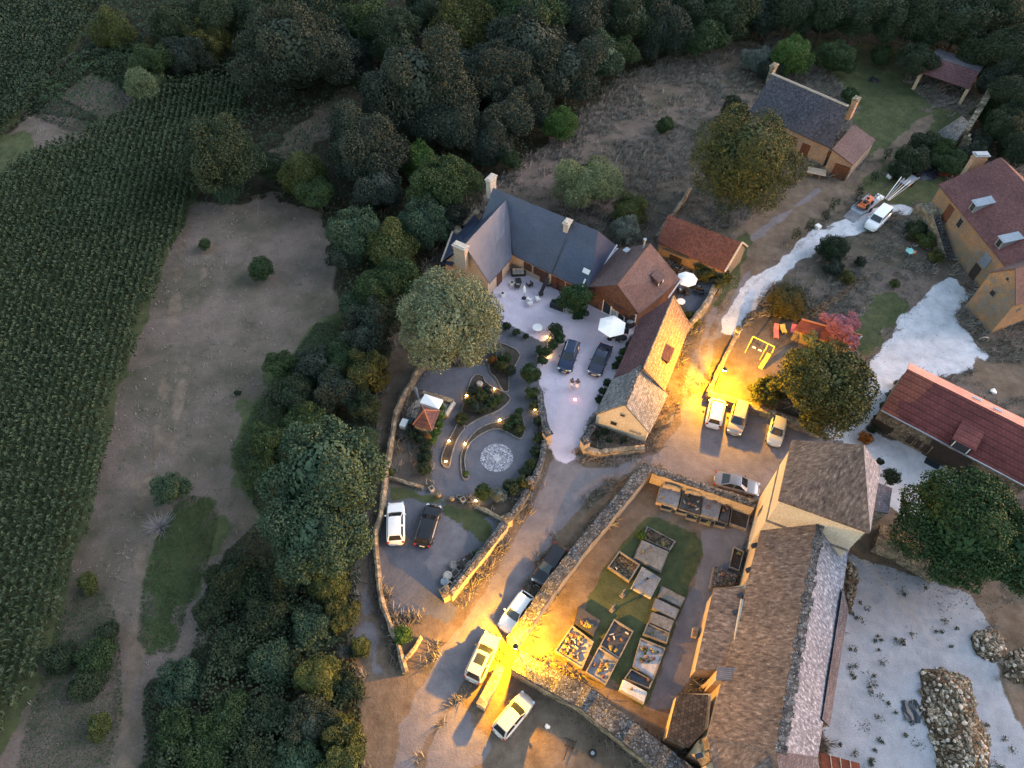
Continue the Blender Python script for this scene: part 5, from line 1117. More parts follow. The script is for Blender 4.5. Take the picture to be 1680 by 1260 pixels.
tomb('mossy table tomb against the church wall above the chapel', z5, [(1312, 790), (1475, 850), (1450, 928), (1285, 935)], .9, 'coping', frame='oldstone', extra=[('pot', 3)], seed=41)
tomb('narrow planted tomb beside the church wall near the tower', z5, [(1448, 655), (1515, 690), (1482, 826), (1412, 800)], .7, 'soil', 'kerb', frame='oldstone', extra=[('flowers', 1)], seed=42)
tomb('small golden pedestal with planter beside the chapel wall', z6, [(1168, 285), (1206, 292), (1192, 352), (1158, 345)], .8, 'oldstone', frame='golden', extra=[('pot', 1)], seed=43, name='pedestal')
cross('small cross on the churchyard lawn above the dark flat tomb', 1004, 1001); cross('slim leaning cross left of the stained grey slab', 1021, 977, 1.5)
for i, (x, y) in enumerate(((985, 190), (1068, 213), (1145, 245), (1215, 275), (1325, 300), (1410, 345))):
    cross('stone cross standing behind a wall side tomb', *z5(x, y+25), h=1.6, name='wall_cross')
for o in SC.objects:
    if o.name.startswith('wall_cross'): o['group'] = 'crosses behind the wall side tombs'
# plants on the grave slabs read with the tombs; church path slabs
def path_slab(P): pass
# ---------------------------------------------------------------- trees and shrubs
CRV = {}
def crown_points(seed, n, flat=.8, lobes=26, lr=(.24, .42), conical=0., base=-.55, deep=.12, rr=(.6, .82)):
    r = np.random.RandomState(seed); L = []
    for i in range(lobes):
        z = r.uniform(base, .92); t = r.uniform(0, 6.283)+i*2.4; k = math.sqrt(max(0, 1-z*z))*(1-conical*max(0, (z+.5))*.5); rad = r.uniform(*rr)
        L.append((k*math.cos(t)*rad, k*math.sin(t)*rad, z*rad, r.uniform(*lr)*(1-conical*.4*max(0, z))))
    L.append((0, 0, 0, .62)); L = np.array(L); w = L[:, 3]**2; pick = r.choice(len(L), n*2, p=w/w.sum()); d = r.normal(size=(n*2, 3)); d /= np.linalg.norm(d, axis=1, keepdims=True)
    P = L[pick, :3]+d*(L[pick, 3]*(1-.22*r.rand(n*2)**2))[:, None]
    inside = np.zeros(n*2, bool)
    for l in L: inside |= np.linalg.norm(P-l[:3], axis=1) < l[3]*.8
    keep = ~inside | (r.rand(n*2) < deep); P = P[keep][:n]; d = d[keep][:n]
    P = P+r.normal(size=P.shape)*.03
    w_ = np.sin(P[:, 0]*9+seed)+np.sin(P[:, 1]*11+seed*2)+np.sin(P[:, 2]*10+seed*3); P = P*(1+.035*w_)[:, None]; P[:, 2] *= flat; return P, d
def crown_mesh(kind, seed, n, leaf, R=1., **kw):
    P, d = crown_points(seed, n, **kw); r = np.random.RandomState(seed+5); N = d*.6+r.normal(size=d.shape)*.75; N[:, 2] += .2
    nc = len(P)//7; c = r.normal(size=(nc, 3)); c /= np.linalg.norm(c, axis=1, keepdims=True); c *= (.5+.2*r.rand(nc))[:, None]; c[:, 2] *= kw.get('flat', .8)
    P = np.concatenate([P, c]); N = np.concatenate([N, c]); leaf = np.concatenate([np.full(len(P)-nc, leaf), np.full(nc, leaf*2.2)])
    v, f, rv = quadcards(P*R, N, leaf, seed+9, .7)
    me = npmesh('crown_source', v, f, LEAF['mid'], rndv=rv); m = me.data; bpy.data.objects.remove(me); return m
def wood_mesh(seed, R, H, tr):
    """tapered trunk with limbs reaching into the crown, base at 0"""
    r = random.Random(seed); b = MB(); zc = H-R*.8; P = [V(0, 0, -.1), V(r.uniform(-.1, .1)*R, r.uniform(-.1, .1)*R, zc*.55), V(r.uniform(-.1, .1)*R, r.uniform(-.1, .1)*R, H-R*.5)]
    b.tube(P[0], P[1], tr, tr*.75, 9, True); b.tube(P[1], P[2], tr*.75, tr*.35, 8, True)
    for i in range(6):
        t = i*1.05+r.uniform(-.3, .3); s = P[1].lerp(P[2], r.uniform(0, .7)); e = V(math.cos(t)*R*.62, math.sin(t)*R*.62, zc+r.uniform(-.1, .6)*R*.7)
        m = s.lerp(e, .5)+V(0, 0, .08*R); b.tube(s, m, tr*.4, tr*.25, 6, True); b.tube(m, e, tr*.25, tr*.08, 6, True)
    me = bpy.data.meshes.new('trunk'); me.from_pydata([tuple(p) for p in b.v], [], b.f); me.materials.append(M['bark']); return me
SRC = {}
def get_src(R, form, mat, seed, leaf=None):
    """crown meshes come in a few sizes; each is shared by every tree of that size, form and leaf"""
    Rq = min([.5, .8, 1.2, 1.8, 2.6, 3.6, 4.8, 6.2, 8.0], key=lambda q: abs(math.log(q/R)))
    vr = seed % 3; key = (Rq, form, mat, vr)
    if key not in SRC:
        lf = (leaf*.62 if leaf else (.095+.025*Rq)); n = int(min(40000, 3.4*12.57*Rq*Rq*.75/(lf*lf*.56)))
        kw = {'round': dict(flat=.85, lobes=38, lr=(.14, .36)), 'tall': dict(flat=1.25, conical=.5), 'dome': dict(rr=(.52, .88), flat=.72, base=-.3), 'ball': dict(flat=1.0, lobes=60, lr=(.16, .28)), 'wild': dict(rr=(.5, .9), flat=1., lobes=26, lr=(.15, .4)), 'cone': dict(flat=1.45, conical=1.1, lobes=34, lr=(.18, .32))}[form]
        me = crown_mesh(form, 100+vr*17+int(Rq*10), n, lf, Rq, **kw); me.materials[0] = LEAF[mat]; SRC[key] = (me, Rq)
    return SRC[key]
WS = {}
cnt = {}
def tree(px, py, rpx, mat, label, form='round', H=None, name='tree', cat='tree', group=None, seed=None, leaf=None, sq=1.):
    """px,py: crown centre in the photo, rpx: its half width there"""
    R = rpx*mpp(px, py, 4); flat = {'round': .85, 'tall': 1.25, 'dome': .72, 'ball': 1.0, 'wild': 1., 'cone': 1.45}[form]
    H = H or (R*2.1 if R > 2 else R*1.75*max(.8, flat)); zc = H-R*flat*.95; zc = max(zc, R*flat*.75)
    c = G(px, py, zc); s = seed if seed is not None else int(px*7+py*13)
    me, Rq = get_src(R, form, mat, s, leaf); rt = root(name, (c.x, c.y, 0), label, cat, group, rz=(s*1.7) % 6.28)
    k = R/Rq; o = bpy.data.objects.new('crown' if R > 1.2 else 'foliage', me); SC.collection.objects.link(o); o.parent = rt; o.location = (0, 0, zc); jr = random.Random(s); o.scale = (k*jr.uniform(.88, 1.1), k*jr.uniform(.88, 1.1), k*jr.uniform(.9, 1.1)) if name.startswith('broad') else (k, k, k); o.rotation_euler = (jr.uniform(-.12, .12), jr.uniform(-.12, .12), 0)
    key = (round(R*2)/2, round(H), s % 2)
    if key not in WS: WS[key] = wood_mesh(s, max(R, .4), zc+R*.6, max(.04, R*.06))
    t = bpy.data.objects.new('trunk', WS[key]); SC.collection.objects.link(t); t.parent = rt; return rt
# prominent trees
tree(740, 526, 84, 'linden', 'big pale green lime tree beside the slate house terrace', 'ball', H=13, name='lime_tree', leaf=.34, seed=2)
tree(1222, 264, 86, 'olive', 'huge golden tipped dense tree in front of the upper house', 'ball', H=15, seed=4, leaf=.36)
tree(1347, 628, 82, 'olive', 'large dark lumpy tree above the three parked cars and playground', 'round', H=9.5, seed=3, leaf=.36)
tree(1262, 640, 32, 'olive', 'small spreading tree between street lamp and large lumpy tree', 'wild', H=4, name='small_tree', seed=8)
tree(1585, 868, 98, 'evergreen', 'large bushy evergreen at the right edge beyond the church tower', 'round', H=11, name='evergreen_tree', seed=5, leaf=.4)
tree(1660, 905, 70, 'evergreen', 'second evergreen cut by the right edge, behind the large bushy one', 'wild', H=10, name='evergreen_tree', seed=6, leaf=.4)
tree(533, 775, 88, 'teal', 'big blue green tree standing against the sunken lane, left of the parking yard', 'round', H=13, seed=1, leaf=.38)
tree(520, 870, 80, 'teal', 'lower half of the blue green tree clump beside the sunken lane', 'round', H=11, seed=7, leaf=.38)
tree(1291, 498, 35, 'brown', 'neatly rounded bronze green bush by the coral sun loungers', 'ball', H=4.2, name='clipped_tree', seed=3, leaf=.16)
tree(1366, 408, 27, 'dark', 'round dark bush beside the pale gravel strip', 'ball', H=3.6, name='clipped_bush', seed=5, leaf=.2)
tree(1376, 536, 31, 'pink', 'pink flowering bush in front of the rusty shed', 'wild', H=4, name='flowering_bush', cat='bush', seed=2, leaf=.2)
tree(1394, 560, 16, 'pink', 'lower pink flowering clump on the rusty shed roof edge', 'wild', H=3, name='flowering_bush', cat='bush', seed=4, leaf=.2)
tree(1330, 556, 13, 'pale', 'pale tan bush at the left end of the rusty shed', 'wild', H=2.2, name='bush', cat='bush', seed=4, leaf=.18)
tree(963, 300, 52, 'pale', 'pale olive willow like bush behind the slate house ridge', 'dome', H=6.5, seed=7, leaf=.3)
tree(1035, 345, 30, 'yellow', 'yellowish shrub right of the pale olive bush behind the slate roof', 'wild', H=3.5, name='bush', cat='bush')
tree(1025, 378, 26, 'greybush', 'greyish shrub against the hipped end of the slate roof', 'wild', H=3.2, name='bush', cat='bush')
tree(920, 205, 30, 'bright', 'bright green round tree at the foot of the wood', 'ball', H=5.5, seed=1)
tree(1091, 204, 17, 'mid', 'small lone bush in the middle of the upper meadow', 'round', H=2.6, name='bush', cat='bush')
tree(1299, 94, 35, 'bright', 'bright green ball shaped tree behind the upper house', 'ball', H=7)
tree(1371, 97, 34, 'mid', 'dark green bush between the bright ball tree and the open shed', 'dome', H=5)
tree(1240, 100, 26, 'greybush', 'grey green bush left of the bright ball tree', 'wild', H=4, name='bush', cat='bush')
tree(1264, 118, 24, 'grey', 'dull bush at the ridge end chimney of the upper house', 'wild', H=4, name='bush', cat='bush')
tree(1205, 185, 26, 'dark', 'dark shrub at the left end of the upper house', 'wild', H=4, name='bush', cat='bush')
tree(1394, 156, 15, 'mid', 'small shrub behind the right chimney of the upper house', 'round', H=2.4, name='bush', cat='bush')
tree(1446, 92, 20, 'mid', 'loose green shrub midway along the wood edge, left of the open shed', 'wild', H=3.5, name='bush', cat='bush')
tree(1503, 98, 31, 'dark', 'dark rounded tree touching the open shed', 'dome', H=6)
tree(1150, 62, 38, 'mid', 'rounded mid green tree at the top of the upper meadow', 'dome', H=7)
tree(428, 442, 23, 'mid', 'round dark green bush alone in the brown meadow', 'ball', H=3.2, name='bush', cat='bush', seed=9)
tree(335, 401, 11, 'mid', 'small green bush near the corner of the maize field', 'round', H=1.6, name='bush', cat='bush')
tree(278, 802, 30, 'teal', 'dark bush at the upper end of the bramble patch', 'wild', H=3.8, name='bush', cat='bush')
tree(390, 645, 6, 'dark', 'tiny dark shrub at the middle edge of the brown meadow', 'wild', H=.9, name='bush', cat='bush')
# bare grey bush
def bare(px, py, rpx, label, n=130, mat='palebark'):
    c = G(px, py); R = rpx*mpp(px, py); rt = root('bare_bush', c, label, 'bush'); rr = random.Random(5); b = MB()
    for i in range(n):
        t = rr.uniform(0, 6.28); e = rr.uniform(.15, 1.2); L = R*rr.uniform(.5, 1); d = V(math.cos(t)*math.cos(e), math.sin(t)*math.cos(e), math.sin(e)); m = c+d*L*.55+V(rr.uniform(-.1, .1), rr.uniform(-.1, .1), .1)
        b.tube(c, m, .03, .018, 4, False); b.tube(m, m+(d+V(rr.uniform(-.5, .5), rr.uniform(-.5, .5), 0)).normalized()*L*.5, .018, .006, 4, False)
    b.build('branches', M[mat], rt); return rt
bare(264, 866, 34, 'leafless grey bush beside the bramble patch'); bare(565, 1072, 20, 'pale leafless bush beside the sunken lane', 80)
# the wood along the top: (x, y, r, leaf)
NAMES = {'grey': 'grey green', 'dark': 'dark green', 'mid': 'mid green', 'teal': 'blue green', 'yellow': 'yellow green', 'bright': 'bright green', 'evergreen': 'deep green', 'olive': 'olive green', 'brown': 'bronze green'}
WOOD = [
 ('left of the forest clearing', 'top left trees around the clearing', [(482, 88, 74, 'grey'), (562, 92, 44, 'grey'), (430, 28, 46, 'dark'), (360, 26, 46, 'dark'), (292, 44, 42, 'dark'), (545, 30, 55, 'dark'), (470, 10, 45, 'mid'), (250, 100, 32, 'mid'), (190, 55, 32, 'yellow'), (300, 92, 34, 'grey'), (345, 70, 34, 'olive'), (408, 85, 26, 'dark'), (255, 82, 22, 'brown'), (235, 138, 28, 'pale')]),
 ('in the dense middle wood above the slate house', 'trees of the middle wood', [(600, 240, 64, 'grey'), (645, 60, 52, 'dark'), (602, 45, 46, 'mid'), (690, 148, 74, 'grey'), (742, 205, 52, 'grey'), (770, 52, 56, 'olive'), (700, 18, 44, 'dark'), (806, 130, 62, 'grey'), (868, 88, 66, 'grey'), (835, 190, 46, 'grey'), (930, 112, 54, 'grey'), (860, 25, 60, 'mid'), (950, 40, 58, 'grey'), (985, 95, 40, 'teal'), (1015, 82, 30, 'mid'), (640, 150, 50, 'grey'), (760, 120, 50, 'grey'), (800, 238, 36, 'grey'), (870, 165, 40, 'grey')]),
 ('in the dark wood along the top edge, right of the middle', 'trees of the dark wood at the upper right', [(1030, 28, 50, 'dark'), (1085, 42, 46, 'grey'), (1130, 10, 46, 'dark'), (1190, 20, 46, 'dark'), (1245, 16, 42, 'grey'), (1300, 14, 44, 'dark'), (1355, 22, 44, 'dark'), (1410, 22, 46, 'dark'), (1465, 30, 44, 'dark'), (1520, 30, 46, 'dark'), (1575, 38, 50, 'dark'), (1630, 30, 52, 'dark'), (1668, 90, 50, 'dark'), (1640, 130, 34, 'grey'), (1672, 160, 44, 'dark'), (1648, 210, 34, 'dark'), (1600, 90, 34, 'dark'), (1676, 245, 34, 'dark'), (1420, -20, 50, 'dark'), (1250, -25, 50, 'dark'), (1080, -20, 50, 'dark'), (1600, -15, 50, 'dark'), (900, -25, 50, 'grey'), (740, -20, 50, 'dark'), (560, -25, 50, 'dark')]),
 ('between the maize field and the slate house', 'trees below the forest clearing', [(360, 255, 62, 'dark'), (450, 275, 26, 'dark'), (368, 308, 28, 'teal'), (498, 288, 40, 'yellow'), (522, 318, 30, 'mid'), (582, 385, 46, 'teal'), (563, 420, 34, 'grey'), (620, 310, 46, 'grey'), (640, 410, 46, 'yellow'), (722, 300, 50, 'mid'), (690, 268, 34, 'bright'), (764, 296, 30, 'mid'), (692, 365, 44, 'teal'), (735, 352, 34, 'grey'), (655, 455, 40, 'mid'), (620, 470, 38, 'mid'), (812, 252, 16, 'bright'), (838, 262, 20, 'mid'), (612, 525, 36, 'grey'), (585, 500, 28, 'teal')]),
 ('in the long hedge above the sunken lane', 'trees of the long hedge', [(600, 560, 40, 'grey'), (560, 590, 34, 'mid'), (520, 600, 38, 'grey'), (602, 610, 38, 'olive'), (548, 640, 38, 'grey'), (480, 650, 34, 'dark'), (500, 690, 34, 'mid'), (600, 670, 30, 'dark'), (440, 720, 34, 'mid'), (480, 740, 30, 'dark'), (460, 600, 26, 'mid'), (600, 720, 24, 'teal'), (430, 780, 26, 'mid'), (633, 520, 28, 'dark')]),
 ('in the scrubby wood at the bottom left', 'bushes of the bottom left wood', [(380, 945, 40, 'dark'), (412, 960, 30, 'mid'), (470, 950, 40, 'dark'), (540, 960, 34, 'yellow'), (350, 1000, 34, 'dark'), (440, 1010, 44, 'dark'), (510, 1030, 44, 'teal'), (560, 1010, 30, 'olive'), (380, 1070, 40, 'dark'), (450, 1090, 44, 'teal'), (520, 1110, 40, 'yellow'), (570, 1130, 26, 'dark'), (300, 1120, 40, 'teal'), (370, 1180, 44, 'mid'), (440, 1180, 46, 'dark'), (510, 1190, 46, 'grey'), (560, 1200, 40, 'olive'), (290, 1200, 40, 'mid'), (340, 1240, 40, 'mid'), (420, 1250, 44, 'dark'), (490, 1250, 44, 'teal'), (560, 1262, 40, 'yellow'), (270, 1250, 30, 'dark'), (590, 1060, 20, 'yellow')]),
 ('in the rough strip between the maize and the field track', 'bushes beside the field track', [(160, 1080, 30, 'mid'), (175, 1040, 22, 'dark'), (145, 1120, 30, 'dark'), (165, 1190, 26, 'yellow'), (145, 955, 20, 'yellow'), (100, 1080, 26, 'dark')]),
 ('around the ruin and beside the big house', 'bushes by the ruin', [(1516, 236, 24, 'dark'), (1496, 262, 26, 'dark'), (1544, 246, 24, 'mid'), (1560, 268, 26, 'mid'), (1604, 238, 22, 'grey'), (1624, 190, 28, 'mid'), (1590, 262, 24, 'grey'), (1477, 280, 18, 'dark'), (1520, 395, 17, 'mid'), (1502, 378, 18, 'dark'), (1536, 422, 12, 'olive'), (1655, 245, 20, 'dark')]),
]
JIT = random.Random(11)
for where, grp, L in WOOD:
    bush = grp.startswith('bush')
    for x, y, r, m in L:
        f = {'dark': 'round', 'grey': 'wild', 'teal': 'round', 'mid': 'dome', 'bright': 'ball', 'yellow': 'tall', 'olive': 'wild', 'pale': 'wild', 'brown': 'wild'}[m]
        R = r*mpp(x, y, 4); H = min(R*(2.1 if not bush else 1.45), 15)
        nm = NAMES.get(m, 'pale green'); kind = 'bush' if bush else 'tree'
        tree(x, y, r*JIT.uniform(.98, 1.08), m, '%s %s %s' % (nm, kind, where), f, H=H, name='broadleaf_bush' if bush else 'broadleaf_tree', cat=kind, group='%s %s' % (nm, grp))
# garden shrubs
def shrub(px, py, r, m, label, form='ball', H=None, **k): return tree(px, py, r, m, label, form, H=H, name=k.pop('name', 'shrub'), cat=k.pop('cat', 'shrub'), **k)
shrub(870, 612, 19, 'mid', 'large clipped shrub at the bend of the garden path', H=2.8)
shrub(872, 644, 12, 'mid', 'shrub just below the large clipped shrub', 'wild', 1.6)
shrub(793, 807, 16, 'mid', 'rounded green bush left of the grey one at the garden foot', H=2.2); shrub(819, 813, 14, 'greybush', 'grey green cushion bush at the garden foot', H=1.8); shrub(839, 800, 16, 'dark', 'dark bush right of the grey cushion bush', H=2.0); shrub(858, 792, 12, 'olive', 'brownish bush by the small wall pier', 'wild', 1.6)
shrub(831, 535, 8, 'dark', 'clipped ball by the terrace edge, nearest the lime tree', H=1.2); shrub(847, 545, 7, 'dark', 'clipped ball by the terrace edge, middle one', H=1.0); shrub(863, 552, 5.5, 'dark', 'smallest clipped ball by the terrace edge', H=.8)
shrub(944, 490, 28, 'evergreen', 'leafy dark tree between terrace and courtyard drive', 'wild', 5.5, name='small_tree', cat='tree'); shrub(950, 512, 14, 'evergreen', 'dark shrub under the leafy tree by the drive', 'wild', 1.8)
for i, (x, y, r) in enumerate(((912, 542, 12), (918, 556, 11), (908, 566, 10), (897, 578, 10), (890, 592, 9), (885, 575, 8))):
    shrub(x, y, r, 'mid', 'green shrub in the strip hedge between terrace and drive', 'wild', 1.5)['group'] = 'shrubs of the strip hedge beside the drive'
for i, (x, y, r) in enumerate(((878, 665, 9), (882, 690, 9), (884, 720, 10), (880, 742, 11), (872, 762, 11), (862, 775, 10))):
    shrub(x, y, r, 'dark' if i % 2 else 'olive', 'low shrub in the row along the curved garden wall', 'wild', 1.2)['group'] = 'low shrubs along the curved garden wall'
for i, (x, y, r) in enumerate(((815, 576, 12), (829, 590, 12), (836, 608, 10), (822, 600, 12), (808, 590, 8))):
    shrub(x, y, r, ['greybush', 'mid', 'grey', 'olive', 'rust'][i], 'mixed shrub in the upper garden bed below the lime tree', 'wild', 1.1)['group'] = 'mixed shrubs of the upper garden bed'
for i, (x, y, r) in enumerate(((776, 642, 10), (790, 652, 13), (806, 662, 12), (782, 670, 13), (800, 640, 9), (770, 660, 9), (818, 655, 10), (795, 672, 9))):
    shrub(x, y, r, ['grey', 'olive', 'mid', 'grey'][i % 4], 'feathery shrub in the central garden bed', 'wild', 1.3)['group'] = 'feathery shrubs of the central garden bed'
shrub(758, 686, 12, 'olive', 'spiky grass tussock at the left tip of the central bed', 'ball', 1.2)
for i, (x, y, r) in enumerate(((722, 680, 9), (720, 695, 9), (715, 710, 9), (712, 722, 7), (724, 668, 7))):
    shrub(x, y, r, 'bright', 'bright green climber along the right side of the tiny hut', 'wild', 1.9)['group'] = 'bright climber clumps beside the tiny hut'
for i, (x, y, r) in enumerate(((698, 735, 12), (697, 752, 13), (696, 770, 12), (690, 720, 10), (676, 712, 10))):
    shrub(x, y, r, 'dark', 'dark shrub in the hedge left of the narrow garden path', 'wild', 1.5)['group'] = 'dark hedge shrubs left of the narrow garden path'
shrub(847, 690, 12, 'mid', 'green clump in the wedge shaped bed', 'wild', 1.0); shrub(852, 705, 10, 'olive', 'dull clump in the lower point of the wedge shaped bed', 'wild', .9); shrub(851, 676, 8, 'mid', 'small clump at the top of the wedge shaped bed', 'wild', .9); shrub(834, 700, 9, 'mid', 'clump at the left of the wedge shaped bed', 'wild', .8)
shrub(765, 777, 5, 'bright', 'yellow green tuft at the lower end of the crescent bed', 'wild', .5)
shrub(642, 775, 8, 'yellow', 'yellowish tuft at the corner of the garden boundary wall', 'wild', .9)
shrub(661, 1042, 15, 'bright', 'lamplit green bush inside the thin walled corner of the yard', 'wild', 2.0); shrub(655, 1052, 10, 'mid', 'smaller bush left of the lamplit green bush', 'wild', 1.2)
shrub(782, 908, 8, 'mid', 'weed clump growing on the road wall of the yard', 'wild', 1.4)
for i, (x, y, r) in enumerate(((1172, 447, 15), (1156, 452, 12), (1188, 455, 12), (1148, 440, 9), (1180, 466, 8))):
    shrub(x, y, r, 'olive', 'lamplit shrub against the front of the small red barn', 'wild', 2.0)['group'] = 'lamplit shrubs in front of the small red barn'
for i, (x, y, r) in enumerate(((1134, 521, 9), (1128, 516, 7), (1140, 530, 8))):
    shrub(x, y, r, 'olive', 'weedy shrub at the north end of the roadside barn', 'wild', 1.1)['group'] = 'weeds at the north end of the roadside barn'
for i, (x, y, r) in enumerate(((1030, 566, 6), (1022, 578, 7), (1016, 590, 7), (1010, 600, 7), (996, 628, 8), (990, 642, 8), (984, 656, 8))):
    shrub(x, y, r, 'mid' if i < 4 else 'dark', 'low plant in the row along the courtyard side of the barns', 'wild', .9)['group'] = 'low plants along the courtyard side of the barns'
for i, (x, y, r) in enumerate(((980, 712, 6), (1000, 722, 6), (1022, 722, 6), (992, 708, 6))):
    shrub(x, y, r, 'dark', 'dark plant in the front plot of the stone cottage', 'wild', .7)['group'] = 'dark plants in the cottage front plot'
shrub(1419, 718, 12, 'rust', 'spiky rust coloured grass clump right of the tower roof', 'wild', .9, leaf=.3); shrub(1463, 783, 15, 'dark', 'thin leafy shrub right of the tower', 'wild', 2.5); shrub(1443, 757, 7, 'dark', 'tiny sprig right of the tower roof', 'wild', 1.2)
for i, (x, y, r) in enumerate(((1440, 690, 10), (1430, 705, 8), (1452, 668, 10), (1462, 650, 10), (1474, 630, 8))):
    shrub(x, y, r, 'olive' if i > 2 else 'dark', 'low shrub in the strip at the left gable of the red long house', 'wild', .9)['group'] = 'low shrubs at the gable of the red long house'
shrub(1143, 1232, 9, 'yellowflower' if False else 'yellow', 'yellow green plant at the foot of the southern buttress', 'wild', 1.2); shrub(1053, 878, 8, 'bright', 'yellow green tuft at the corner of the grass bed in the churchyard', 'wild', .8)
shrub(1370, 440, 16, 'grey', 'thin grey shrub on the lawn below the round dark bush', 'wild', 1.4); shrub(1390, 455, 15, 'olive', 'straggly shrub on the lawn right of the thin grey one', 'wild', 1.2); shrub(1468, 466, 9, 'yellow', 'small yellow green tuft on the right lawn', 'wild', .8); shrub(1412, 430, 10, 'grey', 'low straggly tuft in the middle of the right lawn', 'wild', .6)
for i, (x, y) in enumerate(((1452, 262), (1430, 300), (1405, 325), (1365, 345), (1350, 362), (1325, 380), (1303, 395))):
    c = G(x, y); b = MB(); b.blob(c+V(0, 0, 1.0), .55, (.75, .75, 2.0), i, .2, 9, 8)
    P, d = crown_points(50+i, 420, flat=1.9); v, f, rv = quadcards(P*.62+np.array([0, 0, 1.1]), d, .16, i, .6); rt = root('cypress', c, 'slim dark young cypress in the row along the gravel strip', 'tree', 'young cypresses along the gravel strip'); npmesh('crown', v, f, LEAF['dark'], rt, rv)
    q = MB(); q.tube(c, c+V(0, 0, 1.2), .05); q.build('trunk', M['bark'], rt)
# weeds dotting the pale yard behind the church, and rough verge grass
r = np.random.RandomState(8); X, Y, d = inpoly_pts([(1395, 910), (1437, 930), (1523, 950), (1594, 985), (1630, 1035), (1640, 1115), (1668, 1190), (1760, 1280), (1355, 1280), (1365, 1110), (1385, 1003)], .5, 3)
ok = (d < -.5) & (vnoise(X, Y, 5, 21) > .48); X, Y = X[ok], Y[ok]; k = 34; s = .08+.26*r.rand(len(X))**3; XX = np.repeat(X, k)+r.normal(size=len(X)*k)*np.repeat(s, k); YY = np.repeat(Y, k)+r.normal(size=len(X)*k)*np.repeat(s, k)
v, f, rv = quadcards(np.stack([XX, YY, .03+.15*r.rand(len(XX))], 1), np.stack([r.normal(size=len(XX))*.5, r.normal(size=len(XX))*.5, np.ones(len(XX))], 1), .13, 4, .6)
tag(npmesh('weeds', v, f, LEAF['dark'], rndv=rv), 'dark weed tufts dotted over the pale yard behind the church', 'weeds', kind='stuff')
def fringe(label, pts, w, mat, seed, dens=18, hgt=.35, name='verge_weeds'):
    P = [G(*p) for p in pts]; r = np.random.RandomState(seed); A = []
    for a, b_ in zip(P[:-1], P[1:]):
        n = int((b_-a).length*dens*1.6); t = r.rand(n); d = (b_-a).normalized(); s = r.normal(size=n)*w
        A.append(np.stack([a.x+(b_.x-a.x)*t-d.y*s, a.y+(b_.y-a.y)*t+d.x*s, hgt*r.rand(n)*np.exp(-abs(s)/w)], 1))
    A = np.concatenate(A); v, f, rv = quadcards(A, np.stack([r.normal(size=len(A))*.6, r.normal(size=len(A))*.6, np.ones(len(A))], 1), .13, seed, .6)
    tag(npmesh(name, v, f, LEAF[mat], rndv=rv), label, 'weeds', kind='stuff')
fringe('weeds along the road side of the long churchyard wall', [(1045, 770), (990, 845), (935, 905), (880, 960)], .45, 'olive', 31)
fringe('weeds along the brown road verge of the garden', [(893, 745), (872, 812), (840, 862), (806, 948), (745, 990)], .4, 'straw', 32)
fringe('weeds between the lane ruts', [(1128, 660), (1156, 580), (1185, 505), (1208, 450)], .3, 'straw', 33, 14)
fringe('weeds on the lamplit bank below the roadside barn', [(1150, 520), (1128, 600), (1100, 680), (1068, 728)], .6, 'olive', 34, 22)
fringe('weeds at the foot of the rubble wall behind the church', [(1400, 905), (1440, 925), (1500, 945), (1560, 965), (1640, 1010)], .9, 'dark', 35, 26)
fringe('weeds along the foot of the garden boundary wall', [(690, 612), (660, 662), (645, 720), (636, 780), (610, 880), (614, 940), (640, 1040), (660, 1100)], .35, 'dark', 36, 18)
fringe('weeds edging the pale gravel around the big house', [(1512, 491), (1487, 514), (1466, 541), (1448, 567), (1425, 592), (1418, 640)], .3, 'dark', 37, 14)
fringe('weeds at the foot of the lower churchyard wall', [(860, 1110), (930, 1160), (1010, 1225), (1080, 1280)], .5, 'dark', 38, 14)
# ---------------------------------------------------------------- street lamps
def street_lamp(px, py, h, label, power, arm):
    p = G(px, py, h); rt = root('street_lamp', (p.x, p.y, 0), label, 'street lamp'); a = V(math.cos(arm), math.sin(arm))*.45; base = V(p.x, p.y)-a
    q = MB(); q.tube(base, base+V(0, 0, h+.2), .08, .05); q.tube(base+V(0, 0, h+.2), V(p.x, p.y, h+.3), .035, n=6); q.build('pole', M['iron'], rt)
    q = MB(); q.lathe(V(p.x, p.y, h+.1), [(.22, 0), (.26, .03), (.2, .14), (.05, .2)], 12); hd = q.build('lamp_hood', M['iron'], rt)
    q = MB(); q.blob(V(p.x, p.y, h+.04), .24, (1, 1, .6), 1, 0., 14, 8); q.build('bulb', M['bulb'], hd, smooth=60)
    l = bpy.data.lights.new('sodium_light', 'POINT'); l.energy = power; l.color = (1., .43, .0); l.shadow_soft_size = .1
    o = bpy.data.objects.new('sodium_light', l); SC.collection.objects.link(o); o.location = (p.x, p.y, h-.2)
    return rt
street_lamp(846, 1061, 3.6, 'lit street lamp at the corner of the churchyard walls', LAMP_W*1.2, 2.2)
street_lamp(1188.6, 606.7, 4.0, 'lit street lamp inside the playground wall', LAMP_W, -1.2)
def garden_light(px, py, i):
    c = G(px, py); rt = root('garden_light', c, 'tiny warm ground light glowing among the garden beds', 'garden light', 'tiny warm lights among the garden beds')
    q = MB(); q.tube(c, c+V(0, 0, .3), .02, n=5); q.build('stake', M['iron'], rt); q = MB(); q.blob(c+V(0, 0, .36), .1, (1, 1, .8), 1, 0, 8, 5); q.build('bulb', M['spark'], rt)
    l = bpy.data.lights.new('garden_bulb', 'POINT'); l.energy = 1.0; l.color = (1., .55, .18); l.shadow_soft_size = .08; o = bpy.data.objects.new('garden_bulb', l); SC.collection.objects.link(o); o.location = c+V(0, 0, .5)
for i, (x, y) in enumerate(((766, 652), (811, 641), (820, 692), (878, 675), (737, 726), (732, 760), (897, 556), (898, 584), (763, 731), (781, 824))): garden_light(x, y, i)
